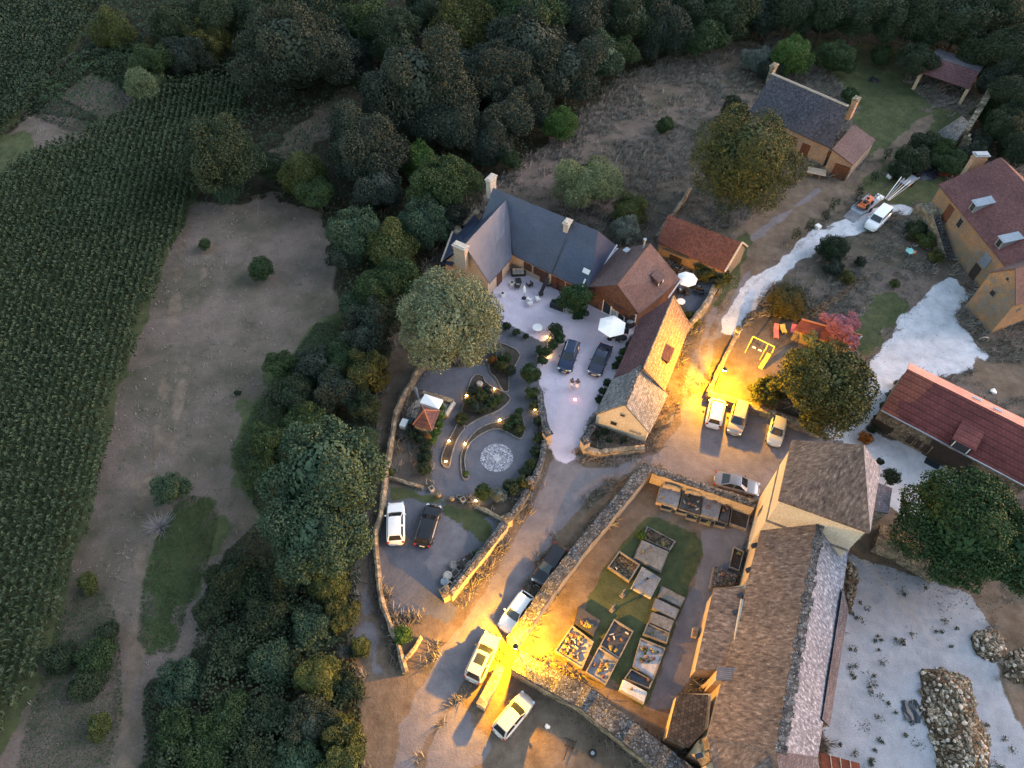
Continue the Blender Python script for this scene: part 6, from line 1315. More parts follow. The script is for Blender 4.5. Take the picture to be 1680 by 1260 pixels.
c = G(943.5, 656); rt = root('marker_light', c, 'small red glowing marker on the pale drive beside the two people', 'light'); q = MB(); q.lathe(c+V(0, 0, .01), [(.22, 0), (.24, .04), (.2, .06)], 14); q.build('base', M['whitep'], rt); q = MB(); q.lathe(c+V(0, 0, .07), [(.12, 0), (.1, .05)], 12); q.build('led', M['redled'], rt)
l = bpy.data.lights.new('marker_glow', 'POINT'); l.energy = .6; l.color = (1, .25, .25); o = bpy.data.objects.new('marker_glow', l); SC.collection.objects.link(o); o.location = c+V(0, 0, .35)
# ---------------------------------------------------------------- garden beds and mosaic
c = G(815, 751); q = MB(); q.lathe(c, [(1.75, 0), (1.75, .03), (0.01, .035)], 40); o = q.build('mosaic_circle', M['mosaic'], origin=c); tag(o, 'round pale pebble mosaic set in the dark garden gravel', 'mosaic')
q = MB(); q.lathe(c+V(0, 0, .035), [(.4, 0), (.38, .015)], 20); o2 = q.build('centre_stone', M['lauze_white'] if False else M['palegravel'], o); o2.location = (0, 0, 0)
z2 = lambda x, y: (600+x/4.2, 540+y/4.2)
def bed(label, pts, f=z2, mat='soil', edge='oldstone'):
    P = [G(*f(x, y)) for x, y in pts]
    # round the outline
    Q = []
    for i in range(len(P)):
        a, b_ = P[i], P[(i+1) % len(P)]; Q += [a.lerp(b_, .25), a.lerp(b_, .75)]
    c = sum(Q, V(0, 0))/len(Q); rt = root('flower_bed', c, label, 'flower bed'); q = MB(); q.prism([tuple(p)[:2] for p in Q], 0, .09); q.build('soil', M[mat], rt)
    q = MB()
    for i in range(len(Q)):
        a, b_ = Q[i], Q[(i+1) % len(Q)]; d = (b_-a).normalized(); n = V(-d.y, d.x)*.055; q.prism([tuple(p)[:2] for p in (a-n-d*.02, b_-n+d*.02, b_+n+d*.02, a+n-d*.02)], 0, .16+.004*(i % 3))
    q.build('edging', M[edge], rt)
bed('upper garden bed with mixed shrubs below the lime tree', [(905, 110), (930, 95), (1075, 160), (1035, 250), (990, 310), (985, 380), (985, 440), (940, 430), (900, 340), (850, 300), (850, 220)])
bed('large central garden bed with feathery shrubs', [(740, 320), (800, 315), (830, 380), (930, 425), (1000, 470), (985, 512), (900, 575), (800, 610), (720, 655), (690, 680), (640, 640), (680, 500), (700, 420)])
bed('narrow tail shaped garden bed of bare soil', [(690, 680), (640, 640), (600, 720), (560, 790), (528, 860), (520, 920), (545, 955), (580, 955), (590, 880), (620, 780), (655, 720)])
bed('crescent shaped bed curving round the mosaic circle', [(1080, 600), (1100, 690), (1075, 770), (1020, 740), (940, 690), (860, 695), (780, 735), (720, 785), (690, 850), (680, 910), (695, 1000), (718, 1030), (670, 1045), (655, 960), (657, 860), (690, 790), (750, 710), (830, 660), (930, 640), (1030, 590)])
bed('small rectangular bed with a square pot at the garden foot', [(635, 1140), (745, 1180), (735, 1205), (620, 1165)])
def sqpot(px, py, label, s=.5, mat='paletrim', fill='soil', grp=None, h=.45):
    c = G(px, py); rt = root('square_pot', c, label, 'pot', grp); q = MB(); q.box(c+V(0, 0, h/2), (s, s, h), .6); q.build('body', M[mat], rt); q = MB(); q.box(c+V(0, 0, h+.01), (s*.7, s*.7, .04), .6); q.build('soil', M[fill], rt)
sqpot(708.6, 804, 'pale square pot left of the garden gate opening'); sqpot(760, 822, 'pale square pot in the small rectangular bed')
def rpot(px, py, label, r=.25, h=.5, mat='terracotta', grp=None, name='pot'):
    c = G(px, py); q = MB(); q.lathe(c, [(r*.6, 0), (r, h*.4), (r*1.05, h*.85), (r*.7, h), (r*.65, h*.9)], 14); o = q.build(name, M[mat], origin=c); tag(o, label, 'pot', grp)
rpot(720.5, 815, 'rounded clay jar left of the garden gate opening', .25, .6, 'coping_tan'); rpot(742, 821, 'rounded clay jar right of the garden gate opening', .25, .6, 'coping_tan'); rpot(787, 633, 'large stone jar in the central garden bed', .35, .6, 'paletrim'); rpot(826, 588, 'pale urn in the upper garden bed', .3, .6, 'paletrim')
# ---------------------------------------------------------------- terrace and courtyard furniture
def chair(px, py, rz, label, seatm='cushion', frm='rattan', w=.62, grp=None, name='garden_chair', z=0):
    c = G(px, py, z); rt = root(name, c, label, 'chair', grp); R = Matrix.Rotation(rz, 3, 'Z'); P = lambda x, y, zz: c+R@V(x, y, zz)
    q = MB(); q.box(P(0, 0, .36), (w, w, .14), rz); q.build('seat', M[frm], rt); q = MB(); q.box(P(0, 0, .46), (w*.8, w*.8, .08), rz); q.build('cushion', M[seatm], rt)
    q = MB(); q.box(P(-w/2, 0, .6), (.1, w, .5), rz); q.build('backrest', M[frm], rt)
    for s in (-1, 1): q = MB(); q.box(P(0, s*w/2, .5), (w, .08, .2), rz); q.build('armrest', M[frm], rt)
    for a in (-1, 1):
        for b_ in (-1, 1): q = MB(); q.tube(P(a*w*.42, b_*w*.42, 0), P(a*w*.42, b_*w*.42, .3), .025, n=5); q.build('leg', M[frm], rt)
    return rt
z8 = lambda x, y: (780+x/8.4, 400+y/8.4)
def sofa(px, py, rz, label):
    c = G(px, py); rt = root('garden_sofa', c, label, 'sofa'); R = Matrix.Rotation(rz, 3, 'Z'); P = lambda x, y, zz: c+R@V(x, y, zz)
    q = MB(); q.box(P(0, 0, .2), (.85, 1.7, .4), rz); q.build('base', M['rattan'], rt); q = MB(); q.box(P(-.38, 0, .5), (.14, 1.7, .6), rz); q.build('backrest', M['rattan'], rt)
    for s in (-1, 0, 1): q = MB(); q.box(P(.05, s*.5, .46), (.66, .46, .12), rz); q.build('seat_cushion', M['cushion'], rt); q = MB(); q.box(P(-.26, s*.5, .68), (.14, .44, .34), rz); q.build('back_cushion', M['cushion'], rt)
    for s in (-1, 1): q = MB(); q.box(P(0, s*.88, .4), (.8, .12, .55), rz); q.build('armrest', M['rattan'], rt)
def table(px, py, label, r=.55, h=.74, top='whitep', leg='zinc', sq=None, rz=0, name='garden_table', grp=None, cat='table'):
    c = G(px, py, h); c.z = 0; rt = root(name, c, label, cat, grp); q = MB()
    if sq: q.box(c+V(0, 0, h), (sq[0], sq[1], .05), rz)
    else: q.lathe(c+V(0, 0, h-.03), [(r, 0), (r, .04), (.01, .045)], 24)
    q.build('tabletop', M[top], rt)
    for k in range(4):
        a = rz+math.pi/4+k*math.pi/2; rr_ = (r*.6 if not sq else min(sq)*.55); q = MB(); q.tube(c+V(math.cos(a)*rr_, math.sin(a)*rr_, 0), c+V(math.cos(a)*rr_*.9, math.sin(a)*rr_*.9, h-.03), .025, n=6); q.build('leg', M[leg], rt)
def parasol(px, py, label, r=1.5, h=2.6, mat='white', n=6, closed=False, rot=0):
    c = G(px, py, h); c.z = 0; rt = root('parasol', c, label, 'parasol'); q = MB(); q.tube(c, c+V(0, 0, h+(.25 if not closed else .1)), .03, n=8); q.build('pole', M['zinc'], rt); q = MB(); q.lathe(c, [(.3, 0), (.3, .08), (.06, .12)], 14); q.build('base', M['blacktrim'], rt)
    q = MB()
    if closed: q.lathe(c+V(0, 0, h*.42), [(.16, 0), (.2, .3), (.13, h*.45), (.03, h*.58)], 10)
    else:
        A = c+V(0, 0, h+.3); ring = [c+V(r*math.cos(rot+i*6.283/n), r*math.sin(rot+i*6.283/n), h-.12) for i in range(n)]; md = [c+V(r*.5*math.cos(rot+i*6.283/n), r*.5*math.sin(rot+i*6.283/n), h+.13) for i in range(n)]
        vs = [A]+md+ring; fs = []
        for i in range(n): j = (i+1) % n; fs += [(0, 1+i, 1+j), (1+i, 1+n+i, 1+n+j, 1+j)]
        k0 = len(vs); vs += [v-V(0, 0, .04) for v in vs]; fs += [tuple(k0+x for x in f[::-1]) for f in fs]
        for i in range(n): j = (i+1) % n; fs.append((1+n+i, k0+1+n+i, k0+1+n+j, 1+n+j))
        q.raw(vs, fs)
    q.build('canopy', M[mat], rt)
sofa(*z8(590, 420), -1.5, 'dark rattan sofa with beige cushions under the terrace corner'); table(*z8(592, 505), 'low dark rattan table in front of the terrace sofa', sq=(.7, .9), rz=.2, h=.4, top='rattan', leg='rattan')
chair(*z8(580, 605), 1.2, 'dark rattan armchair below the low terrace table, left one'); chair(*z8(745, 585), 2.2, 'dark rattan armchair right of the folded white parasol')
sqpot(*z8(505, 565), 'white square planter left of the rattan armchairs', .5, 'whitep'); sqpot(*z8(375, 712), 'white square planter by the terrace wall, nearest the lime tree', .5, 'whitep')
parasol(*z8(675, 575), 'folded white parasol standing on the terrace', closed=True, h=2.3)
rt = root('black_sunshade', G(*z8(960, 560)), 'big black folded sunshade and cover leaning by the terrace doors', 'sunshade'); q = MB(); a, b_ = G(*z8(1000, 470), 2.4), G(*z8(890, 700), .3); q.tube(a, b_, .28, .2, n=7); q.build('canopy', M['blackfab'], rt, smooth=50); q = MB(); q.prism([tuple(G(*z8(x, y)))[:2] for x, y in ((840, 440), (1000, 470), (985, 540), (870, 500))], 0, .8); q.build('cover', M['blackfab'], rt)
for i, (x, y, r) in enumerate(((740, 800, 1.), (750, 850, 2.2), (860, 790, .4))): chair(*z8(x, y), r, 'pale garden chair in the middle of the terrace', 'whitep', 'whitep', .5, grp='pale chairs in the middle of the terrace')
for i, (x, y, r) in enumerate(((1000, 590, .3), (900, 720, 1.8))): chair(*z8(x, y), r, 'dark chair beside the black sunshade', 'cushion' if i == 0 else 'blackfab', 'rattan', .5, grp='dark chairs beside the black sunshade')
table(*z8(855, 1150), 'round white table alone on the lower terrace', r=.6)
rt = root('planter_box', G(915, 505), 'black rectangular planter box beside the leafy dark tree', 'planter'); q = MB(); q.box(G(915, 505)+V(0, 0, .4), (1.9, .8, .8), -.45); q.build('box', M['blackfab'], rt); q = MB(); q.blob(G(918, 503)+V(0, 0, .9), .5, (1.6, .8, .6), 3, .3); q.build('plant', LEAF['dark'], rt)
rt = root('garden_gate', G(930, 519), 'pale open garden gate frame between terrace and drive', 'gate'); q = MB(); a, b_ = G(924, 515), G(937, 522)
for p in (a, b_): q.tube(p, p+V(0, 0, 1.1), .04, n=6)
q.each('post', M['paletrim'], rt); q = MB(); q.tube(a+V(0, 0, 1.0), b_+V(0, 0, 1.0), .03, n=6); q.tube(a+V(0, 0, .4), b_+V(0, 0, .4), .03, n=6); q.each('rail', M['paletrim'], rt)
rt = root('picket_fence', G(894, 572), 'thin pale wooden fence along the strip hedge', 'fence'); pts = [G(909, 549), G(894, 570), G(880, 594)]; q = MB()
for a, b_ in zip(pts[:-1], pts[1:]): q.tube(a+V(0, 0, .8), b_+V(0, 0, .8), .045, n=5)
q.each('rail', M['coping_tan'], rt); q = MB()
for t in range(7): p = pts[0].lerp(pts[2], t/6); q.tube(p, p+V(0, 0, .85), .035, n=5)
q.each('post', M['coping_tan'], rt)
parasol(1004, 534, 'large white parasol over the courtyard table near the barn doors', 1.75, 2.5, 'white', 6, rot=.3)
z60 = lambda x, y: (960+x/6, 400+y/6)
table(*z60(330, 905), 'dark table under the edge of the large white parasol', sq=(1.7, .85), rz=-.5, top='blackfab', leg='blackfab')
for i, (x, y, r) in enumerate(((275, 930, .6), (320, 960, 1.2), (375, 950, 2.), (300, 880, -1.), (400, 885, 3.))): chair(*z60(x, y), r, 'dark chair around the courtyard table by the white parasol', 'cushion' if i % 2 else 'blackfab', 'rattan', .5, grp='dark chairs around the courtyard table')
rt = root('barbecue', G(*z60(430, 820)), 'dark covered barbecue between white parasol and roadside barn', 'barbecue'); q = MB(); q.box(G(*z60(430, 820))+V(0, 0, .5), (.8, .6, 1.), .4); q.build('cabinet', M['blackfab'], rt); q = MB(); q.blob(G(*z60(430, 820))+V(0, 0, 1.05), .42, (1., .8, .5), 2, .05); q.build('lid', M['zinc'], rt)
parasol(*z60(1005, 340), 'pale pink parasol on the small side terrace', 1.3, 2.4, 'white', 8); table(*z60(945, 566), 'round white table on the small side terrace', r=.52)
for i, (x, y, r, m) in enumerate(((995, 465, 1., 'cushion'), (1000, 500, .2, 'blackfab'), (1050, 425, 2.2, 'whitep'), (1115, 445, 3., 'cushion'), (1090, 480, 4., 'blackfab'), (1140, 500, 4.6, 'blackfab'), (925, 478, .4, 'whitep'), (890, 270, .9, 'whitep'))): chair(*z60(x, y), r, 'garden chair on the small side terrace near the pink parasol', m, 'rattan', .52, grp='chairs on the small side terrace')
# ---------------------------------------------------------------- people on the drive
def person(px, py, rz, label, shirt, lower, bag=False, skirt=False):
    c = G(px, py); c.z = .012; rt = local_root('person', label, 'person'); rt.location = c; rt.rotation_euler = (0, 0, rz)
    vs = []; es = []; rad = []
    def add(p, r, par=None):
        vs.append(p); rad.append(r)
        if par is not None: es.append((par, len(vs)-1))
        return len(vs)-1
    pel = add((0, 0, .95), .13); w = add((0, 0, 1.1), .12, pel); ch = add((0, 0, 1.32), .155, w); nk = add((0, 0, 1.47), .06, ch); hb = add((.01, 0, 1.56), .085, nk); ht = add((.015, 0, 1.68), .085, hb); no = add((.1, 0, 1.6), .02, hb)
    for s in (-1, 1):
        hp = add((0, s*.09, .88), .095, pel); kn = add((.05*s+.04, s*.1, .5), .062, hp); ak = add((.1*s-.02, s*.1, .1), .04, kn); to = add((.1*s+.13, s*.11, .045), .036, ak)
        sh = add((0, s*.18, 1.4), .062, ch); el = add((-.04+.05*s, s*.26, 1.14), .045, sh); wr_ = add((.08, s*.25, .92), .03, el); pm = add((.1, s*.25, .85), .032, wr_)
        for k in range(4): f1 = add((.12+.004*k, s*(.225+.016*k), .79-.004*abs(k-1)), .009, pm); add((.115, s*(.225+.016*k), .75+.004*abs(k-1)), .008, f1)
        t1 = add((.135, s*.215, .84), .010, pm); add((.15, s*.205, .80), .009, t1)
    me = bpy.data.meshes.new('body'); me.from_pydata(vs, es, []); o = bpy.data.objects.new('body', me); SC.collection.objects.link(o); o.parent = rt
    md = o.modifiers.new('skin', 'SKIN'); md.use_smooth_shade = True
    if not me.skin_vertices: me.skin_vertices.new(name='')
    for i, r in enumerate(rad): me.skin_vertices[0].data[i].radius = (r, r); me.skin_vertices[0].data[i].use_root = i == 0
    o.modifiers.new('sub', 'SUBSURF').levels = 1; me.materials.append(M['skin'])
    q = MB(); q.lathe((0, 0, 0), [(.15, 1.0), (.165, 1.15), (.205, 1.32), (.2, 1.42), (.09, 1.49)], 14); b = q
    for s in (-1, 1): b.tube((0, s*.16, 1.42), (-.02+.03*s, s*.25, 1.18), .085, .07, 10)
    b.build('shirt', M[shirt], rt, smooth=60)
    q = MB()
    if skirt: q.lathe((0, 0, 0), [(.27, .48), (.2, .8), (.15, 1.04)], 14)
    else:
        q.lathe((0, 0, 0), [(.17, .82), (.175, .92), (.155, 1.04)], 14)
        for s in (-1, 1): q.tube((0, s*.09, .88), (.02*s+.03, s*.1, .55), .115, .095, 10)
    q.build('skirt' if skirt else 'shorts', M[lower], rt, smooth=60)
    q = MB(); q.blob((-.015, 0, 1.675), .115, (1.05, .95, 1.0), 4, .05, 12, 8); q.build('hair', M['hair'], rt, smooth=60)
    for s in (-1, 1):
        q = MB(); q.blob((.095, s*.032, 1.625), .012, seed=1, amp=0, n=6, m=4); q.build('eye', M['dark'], rt)
        q = MB(); q.box((.07*s*.5+.12, s*.11, .035), (.27, .09, .07)); q.build('shoe', M['whitep'], rt)
    q = MB(); q.box((.1, 0, 1.565), (.01, .045, .012)); q.build('mouth', M['pinkplastic'], rt)
person(937.5, 636, 4.1, 'person in a dark top and pale shorts walking on the drive, left one of two', 'greytee', 'whitecl'); person(946.5, 637, 4.6, 'person in a grey shirt and white skirt standing on the drive, right one of two', 'greytee', 'whitecl', skirt=True)
# ---------------------------------------------------------------- yard things by the parking wall
z3 = lambda x, y: (580+x/4.2, 740+y/4.2)
for i, (x, y, m, r, h) in enumerate(((690, 795, 'log', .4, .55), (650, 868, 'paletrim', .42, .5), (630, 908, 'zinc', .38, .5))):
    rpot(*z3(x, y), ['brown half barrel, farthest of three round tubs by the road wall', 'pale round tub, middle of three by the road wall', 'grey metal tub, nearest of three by the road wall'][i], r, h, m, name='round_tub')
rr = random.Random(2)
for i, (x, y) in enumerate(((720, 815), (745, 790), (775, 775), (700, 850), (795, 745), (660, 950), (645, 985))):
    c = G(*z3(x, y)); b = MB(); w, d, h = rr.uniform(.6, 1.0), rr.uniform(.5, .8), rr.uniform(.35, .7); b.box(c+V(0, 0, h/2), (w, d, h), .8); o = root('stone_trough', c, 'grey stone trough or block heaped along the parking yard road wall', 'stone trough', 'stone blocks heaped along the parking yard road wall'); b.build('block', M[['granite', 'coping', 'paletrim'][i % 3]], o); b = MB(); b.box(c+V(0, 0, h+.005), (w*.75, d*.7, .03), .8); b.build('filling', M['soil'], o)
# log pile style stones on top of the wall, urns
# ---------------------------------------------------------------- playground
rt = root('swing_set', G(1250, 575), 'yellow lit swing frame with two seats and a slide in the playground', 'swing'); T = 2.1; a, b_ = G(1235.5, 552, T), G(1271, 569, T); d = (b_-a).normalized(); n = V(-d.y, d.x); q = MB()
for p in (a, b_, a.lerp(b_, .7)):
    for s in (-1, 1): q.tube(V(p.x, p.y, 0)+n*s*.9, p, .05, n=6)
q.each('leg', M['yellowp'], rt); q = MB(); q.tube(a, b_, .06, n=8); q.build('crossbar', M['yellowp'], rt)
for t in (.22, .5):
    p = a.lerp(b_, t); q = MB(); q.box(V(p.x, p.y, .5), (.45, .22, .05), ang(a, b_)); st_ = q.build('swing_seat', M['whitep'], rt)
    for s in (-1, 1): q = MB(); q.tube(p+d*s*.2, V(p.x, p.y, .5)+d*s*.2, .012, n=4); q.build('rope', M['iron'], st_)
q = MB(); s0, s1 = G(1262, 580, 1.5), G(1247, 604, .25); dd = (s1-s0).normalized(); w = V(-dd.y, dd.x).normalized()*.25; q.poly([s0-w, s0+w, s1+w, s1-w]); q.poly([s0-w-V(0, 0, .05), s1-w-V(0, 0, .05), s1+w-V(0, 0, .05), s0+w-V(0, 0, .05)])
for sg in (-1, 1): q.poly([s0+w*sg, s1+w*sg, s1+w*sg+V(0, 0, .14), s0+w*sg+V(0, 0, .14)])
q.build('slide', M['yellowp'], rt); q = MB()
for sg in (-1, 1): q.tube(V(s0.x, s0.y, 0)+w*sg, s0+w*sg, .03, n=5)
q.each('ladder_rail', M['yellowp'], rt)
def lounger(px, py, rz, label, mat, L=1.8):
    c = G(px, py, .35); c.z = 0; rt = root('sun_lounger', c, label, 'sun lounger'); R = Matrix.Rotation(rz, 3, 'Z'); P = lambda x, y, z: c+R@V(x, y, z); q = MB(); q.box(P(.2*L, 0, .32), (.62*L, .6, .07), rz); q.build('seat', M[mat], rt)
    q = MB(); Rm = R@Matrix.Rotation(.5, 3, 'Y'); q.box(P(-.27*L, 0, .5), (.42*L, .6, .07), M=Rm); q.build('backrest', M[mat], rt)
    for x in (-.12, .45):
        for s in (-1, 1): q = MB(); q.tube(P(x*L, s*.25, 0), P(x*L, s*.25, .3), .03, n=5); q.build('leg', M[mat], rt)
lounger(1273.5, 543, -1.75, 'long coral sun lounger, leftmost of three garden seats on the lawn', 'pinkplastic', 2.0); lounger(1285, 539, -1.4, 'short yellow lounger chair, middle of three garden seats', 'yellowp', 1.1); lounger(1302, 539.5, -1.9, 'magenta lounger chair, rightmost of three garden seats', 'magenta', 1.15)
rt = root('bench', G(1248.6, 660), 'small pale bench on the dark wall strip behind the parked cars', 'bench'); c = G(1248.6, 660); q = MB(); q.box(c+V(0, .45, 1.42), (1.3, .35, .08), -.25); q.build('seat', M['paletrim'], rt)
for s in (-1, 1): q = MB(); q.box(c+V(s*.5, .45-s*.12, .7), (.1, .3, 1.38), -.25); q.build('leg', M['paletrim'], rt)
# ---------------------------------------------------------------- trailers, heap and van side things
z56 = lambda x, y: (1380+x/5.6, 220+y/5.6)
def trailer(px0, px1, label, w=1.8, bed=.55, col='zinc'):
    a, b_ = G(*px0), G(*px1); d = (b_-a).normalized(); c = (a+b_)/2; L = (b_-a).length; rz = ang(a, b_); rt = root('trailer', V(c.x, c.y), label, 'trailer'); n = V(-d.y, d.x); up = lambda z: V(0, 0, z)
    q = MB(); q.box(c+up(bed), (L, w, .08), rz); q.build('bed', M[col], rt)
    for s in (-1, 1):
        q = MB(); q.box(c+up(bed+.18)+n*s*w/2, (L, .05, .3), rz); q.build('side_board', M[col], rt); q = MB(); k = c+n*s*(w/2+.12)+up(.3); q.tube(k-n*.1, k+n*.1, .3, n=14); q.build('wheel', M['tyre'], rt)
    q = MB(); q.tube(b_+up(bed), b_+d*1.2+up(.45), .05, n=6); q.build('drawbar', M['iron'], rt); return rt, a, b_, d, n, rz
rt, a, b_, d, n, rz = trailer((1402, 353), (1431, 331), 'flat grey plant trailer with lowered ramp carrying an orange machine')
q = MB(); e = a-d*1.5; q.poly([a+n*.85+V(0, 0, .55), a-n*.85+V(0, 0, .55), e-n*.85+V(0, 0, .06), e+n*.85+V(0, 0, .06)]); q.poly([a-n*.85+V(0, 0, .5), a+n*.85+V(0, 0, .5), e+n*.85+V(0, 0, .01), e-n*.85+V(0, 0, .01)]); q.build('ramp', M['corrug'] if False else M['granite'], rt)
mc = (a+b_)/2; mt = root('mini_tractor', V(mc.x, mc.y, .6), 'small orange tractor machine loaded on the grey trailer', 'tractor'); o_ = V(mc.x, mc.y, .6)
q = MB(); q.box(o_+d*.5+V(0, 0, .62), (1.3, .75, .55), rz); q.build('bonnet', M['orange'], mt, smooth=False); q = MB(); q.box(o_-d*.55+V(0, 0, .5), (.9, .9, .35), rz); q.build('rear_body', M['orange'], mt); q = MB(); q.box(o_-d*.5+V(0, 0, .85), (.45, .5, .3), rz); q.build('seat', M['blackfab'], mt); q = MB(); q.tube(o_-d*.1+V(0, 0, .8), o_-d*.15+V(0, 0, 1.25), .03); q.tube(o_-d*.15+V(0, 0, 1.25), o_-d*.17+V(0, 0, 1.28), .2, n=10); q.build('steering_wheel', M['iron'], mt)
for s in (-1, 1):
    q = MB(); k = o_-d*.6+n*s*.6+V(0, 0, .42); q.tube(k-n*.14, k+n*.14, .42, n=14); q.build('wheel', M['tyre'], mt); q = MB(); k = o_+d*.85+n*s*.5+V(0, 0, .28); q.tube(k-n*.1, k+n*.1, .28, n=12); q.build('wheel', M['tyre'], mt)
q = MB(); q.box(o_-d*1.15+V(0, 0, .4), (.4, 1.1, .25), rz+.2); q.build('implement', M['orange'], mt)
rt, a, b_, d, n, rz = trailer((1478, 306), (1497, 294), 'grey utility trailer loaded with poles, behind the white van', 1.5)
for i in range(5):
    pl = root('pole', G(1480+i*2.2, 304), 'long pale pole lying across the utility trailer', 'pole', 'long poles on the utility trailer'); q = MB(); q.tube(G(1452+i*1.5, 326+i*.8, .55+.12*(i % 2)), G(1479+i*5, 290+i*2.2, 1.2+.05*i), .055, n=6); q.build('shaft', M[['whitep', 'zinc', 'paletrim'][i % 3]], pl)
def heap(px, py, r, label, mat, n=30, s=.4, seed=1, name='heap', flat=.35, el=1., cat='heap', rz0=0., mats=None):
    c = G(px, py); rt = root(name, c, label, cat); rr = random.Random(seed); q = MB(); q.blob(c, r, (1*el, 1/el, flat), seed, .16, 16, 8); q.build('mound', M[mat], rt); q = MB()
    for i in range(n):
        t = rr.uniform(0, 6.28); k = math.sqrt(rr.random())*.92; x, y = k*r*el*math.cos(t), k*r/el*math.sin(t); z = r*flat*math.sqrt(max(0, 1-k*k)); q.blob(c+V(x, y, z), s*rr.uniform(.4, 1.1), (rr.uniform(.7, 1.3), rr.uniform(.7, 1.3), rr.uniform(.4, .8)), rr.randint(0, 999), .3, 6, 4)
    k_ = (q.each if n < 20 else q.build)('loose_piece', M[mats or mat], rt) if n else None
    if n >= 20: k_['kind'] = 'stuff'
    return rt
heap(1505, 279, 2.8, 'bluish heap of broken slates beside the poles trailer', 'slate', 60, .3, 3, 'slate_heap', .12, 1.25, mats='greyslab')
rt = heap(1556, 283, 1.5, 'pile of red sheets and grey pipes by the big house gable', 'rustred', 6, .3, 4, 'scrap_pile', .35, 1.2); q = MB(); rr = random.Random(4); c = G(1556, 283)
for i in range(16): t = .2+rr.uniform(-.3, .3); m_ = c+V(rr.uniform(-.9, .9), rr.uniform(-.6, .8), .55+rr.uniform(0, .3)); q.tube(m_-V(math.cos(t), math.sin(t))*1.2, m_+V(math.cos(t), math.sin(t))*1.2+V(0, 0, .1), .05, n=5)
q.build('pipes', M['zinc'], rt)
heap(1441, 325, .7, 'white sacks heaped between the two trailers', 'whitep', 5, .35, 5, 'sack_pile', .5)
rt = root('fence_rails', G(1453, 305), 'rusty metal rails lying in the grass left of the poles trailer', 'rails'); q = MB()
for i in range(5): q.tube(G(1443+i*3, 311-i*1.2, .1), G(1462+i*2, 298-i*2, .3), .03, n=5)
q.each('rail', M['iron'], rt)
sqpot(1459, 291, 'white crate in the grass left of the poles trailer', .7, 'whitep', 'whitep'); sqpot(1341, 374, 'white box at the edge of the pale gravel strip', .7, 'whitep', 'whitep')
table(1494, 412, 'pale teal metal table on the right lawn', sq=(1.0, .9), rz=.4, top='teal', leg='teal'); chair(1496, 418, 1.4, 'orange wooden chair below the teal table', 'orange', 'orange', .45); chair(1488, 415, .2, 'teal chair left of the teal table', 'teal', 'teal', .45)
table(1340, 281, 'large peach topped table in front of the upper house', sq=(2.6, 1.5), rz=-.33, top='peach', leg='paletrim')
heap(1433, 132, .8, 'dark stump with a white lid on the upper lawn', 'iron', 3, .3, 7, 'stump', .6)
c = G(1613, 558); rt = root('arched_feeder', c, 'small curved pale hose rack near the house wing', 'rack'); q = MB()
for i in range(6): t0, t1 = i*.5, (i+1)*.5; q.tube(c+V(math.cos(t0)*.6, 0, math.sin(t0)*.5+.05), c+V(math.cos(t1)*.6, 0, math.sin(t1)*.5+.05), .06, n=6)
q.build('hose', M['paletrim'], rt)
rt = root('doormat', G(1529, 761), 'dark blue mat on the pale gravel in front of the arched door', 'mat'); q = MB(); q.box(G(1529, 761)+V(0, 0, .03), (1.5, .8, .05), ang(G(1520, 755), G(1537, 764))); q.build('mat', M['tarp'], rt)
heap(1630, 642, .35, 'small white and black bundle on the ground behind the red long house', 'whitep', 3, .3, 9, 'bundle', .6)
# ---------------------------------------------------------------- rubble heaps in the pale yard
def heap_poly(pts, h, label, n, s, seed, name='stone_heap'):
    Q = gp(pts); x0, y0 = Q.min(0)-.3; x1, y1 = Q.max(0)+.3; st_ = .35; xs = np.arange(x0, x1, st_); ys = np.arange(y0, y1, st_); X, Y = np.meshgrid(xs, ys); d = sdist(Q, X, Y)
    Z = h*np.clip(-d/1.6, -.2, 1)*(.45+.9*vnoise(X, Y, 1.7, seed))+.25*(vnoise(X, Y, .6, seed+1)-.5); Z = np.where(d > .1, -.3, np.maximum(Z, .02)); m = X.shape[1]
    vs = [V(x, y, z) for x, y, z in zip(X.ravel(), Y.ravel(), Z.ravel())]; fs = [(i*m+j, i*m+j+1, (i+1)*m+j+1, (i+1)*m+j) for i in range(X.shape[0]-1) for j in range(m-1) if d[i, j] < .5]
    c = G(*pts[0]); c = V(Q[:, 0].mean(), Q[:, 1].mean()); rt = root(name, c, label, 'heap'); q = MB(); q.raw(vs, fs); q.build('mound', M['dirt'], rt, smooth=70); rr = random.Random(seed)
    for nm, mt, kk, sc in (('pale_stones', 'paletrim', n//3, .9), ('brown_stones', 'rubble', n, 1.)):
        q = MB(); k = 0
        while k < kk:
            i, j = rr.randrange(X.shape[0]), rr.randrange(m)
            if d[i, j] > -.05: continue
            k += 1; q.blob(V(X[i, j]+rr.uniform(-.15, .15), Y[i, j]+rr.uniform(-.15, .15), Z[i, j]), s*sc*rr.uniform(.35, 1.2), (rr.uniform(.7, 1.4), rr.uniform(.7, 1.4), rr.uniform(.4, .8)), rr.randint(0, 999), .35, 6, 4)
        tag(q.build(nm, M[mt], rt), kind='stuff')
heap_poly([(1510, 1098), (1545, 1096), (1592, 1112), (1598, 1150), (1612, 1190), (1626, 1225), (1622, 1290), (1545, 1290), (1528, 1215), (1512, 1175)], 1.0, 'large elongated heap of earth and pale stones in the pale yard', 420, .2, 11)
heap_poly([(1592, 1050), (1602, 1034), (1628, 1032), (1648, 1048), (1655, 1078), (1630, 1088), (1604, 1078)], .9, 'small round heap of stones at the right of the pale yard', 130, .2, 13)
heap_poly([(1642, 1085), (1668, 1066), (1720, 1060), (1720, 1130), (1664, 1122), (1645, 1108)], 1.1, 'overgrown stone heap cut by the right edge', 120, .22, 14)
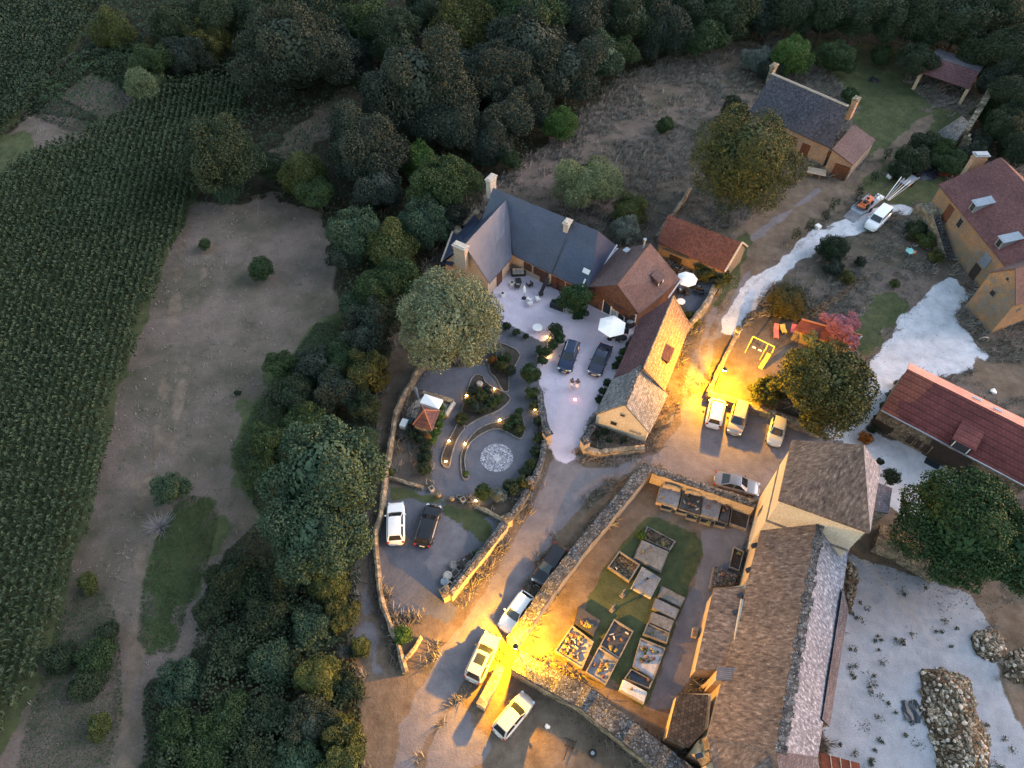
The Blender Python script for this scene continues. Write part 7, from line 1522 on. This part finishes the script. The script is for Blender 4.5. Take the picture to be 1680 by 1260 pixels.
rt = root('blue_tarpaulin', G(1493, 1166), 'dark blue tarpaulin square lying beside the large stone heap', 'tarpaulin'); P = [G(1479, 1150), G(1503, 1148), G(1509, 1187), G(1484, 1182)]; rr = random.Random(3); vs = []; fs = []
for i in range(6):
    for j in range(6): p = P[0].lerp(P[1], i/5).lerp(P[3].lerp(P[2], i/5), j/5); vs.append(p+V(rr.uniform(-.08, .08), rr.uniform(-.08, .08), .05+rr.random()*.16))
for i in range(5):
    for j in range(5): fs.append((i*6+j, (i+1)*6+j, (i+1)*6+j+1, i*6+j+1))
q = MB(); q.raw(vs, fs); k0 = 36; q.raw([v-V(0, 0, .04) for v in vs], [f[::-1] for f in fs]); q.build('sheet', M['tarp'], rt)
heap_poly([(1388, 920), (1402, 925), (1410, 950), (1402, 990), (1394, 1010), (1386, 985)], .5, 'strip of rubble along the pale church aisle wall', 60, .16, 15, 'rubble_strip')
# ---------------------------------------------------------------- lower middle yard
rt = root('metal_frame', G(930, 1225), 'dark metal frame with long bar lying in the shaded lower yard', 'frame'); q = MB()
for a, b_ in (((925, 1247), (936, 1213)), ((926, 1210), (945, 1218)), ((938, 1230), (947, 1214)), ((926, 1222), (942, 1228))): q.tube(G(*a, .15), G(*b_, .2), .04, n=5)
q.each('bar', M['iron'], rt)
c = G(972, 1236); q = MB(); q.tube(c, c+V(0, 0, .18), .33, n=16); rt = root('old_tyre', c, 'old tyre with pale rim lying in the shaded lower yard', 'tyre'); q.build('tyre', M['tyre'], rt); q = MB(); q.tube(c+V(0, 0, .18), c+V(0, 0, .2), .16, n=12); q.build('rim', M['zinc'], rt)
c = G(898, 1192); heap(898, 1192, .22, 'small pale ball on the dark yard right of the beige hatchback', 'whitep', 0, .1, 1, 'ball', 1.)
# shed clutter beside the upper house, hut side machine
rt = root('quad_trailer', G(664, 698), 'small white box machine at the corner of the tiny hut terrace', 'machine'); c = G(664, 700); q = MB(); q.box(c+V(0, 0, .5), (.7, 1.0, .7), -.3); q.build('body', M['whitep'], rt); q = MB(); q.box(c+V(.6, .3, .45), (.7, .8, .7), -.3); q.build('cover', M['tarp'], rt)
rt = root('beach_parasol', G(683, 645), 'folded pale parasol leaning beside the white canopy', 'parasol'); q = MB(); q.tube(G(681, 636, 1.8), G(687, 655, .2), .2, .1, n=8); q.build('canopy', M['lauze_white'] if False else M['zinc'], rt)
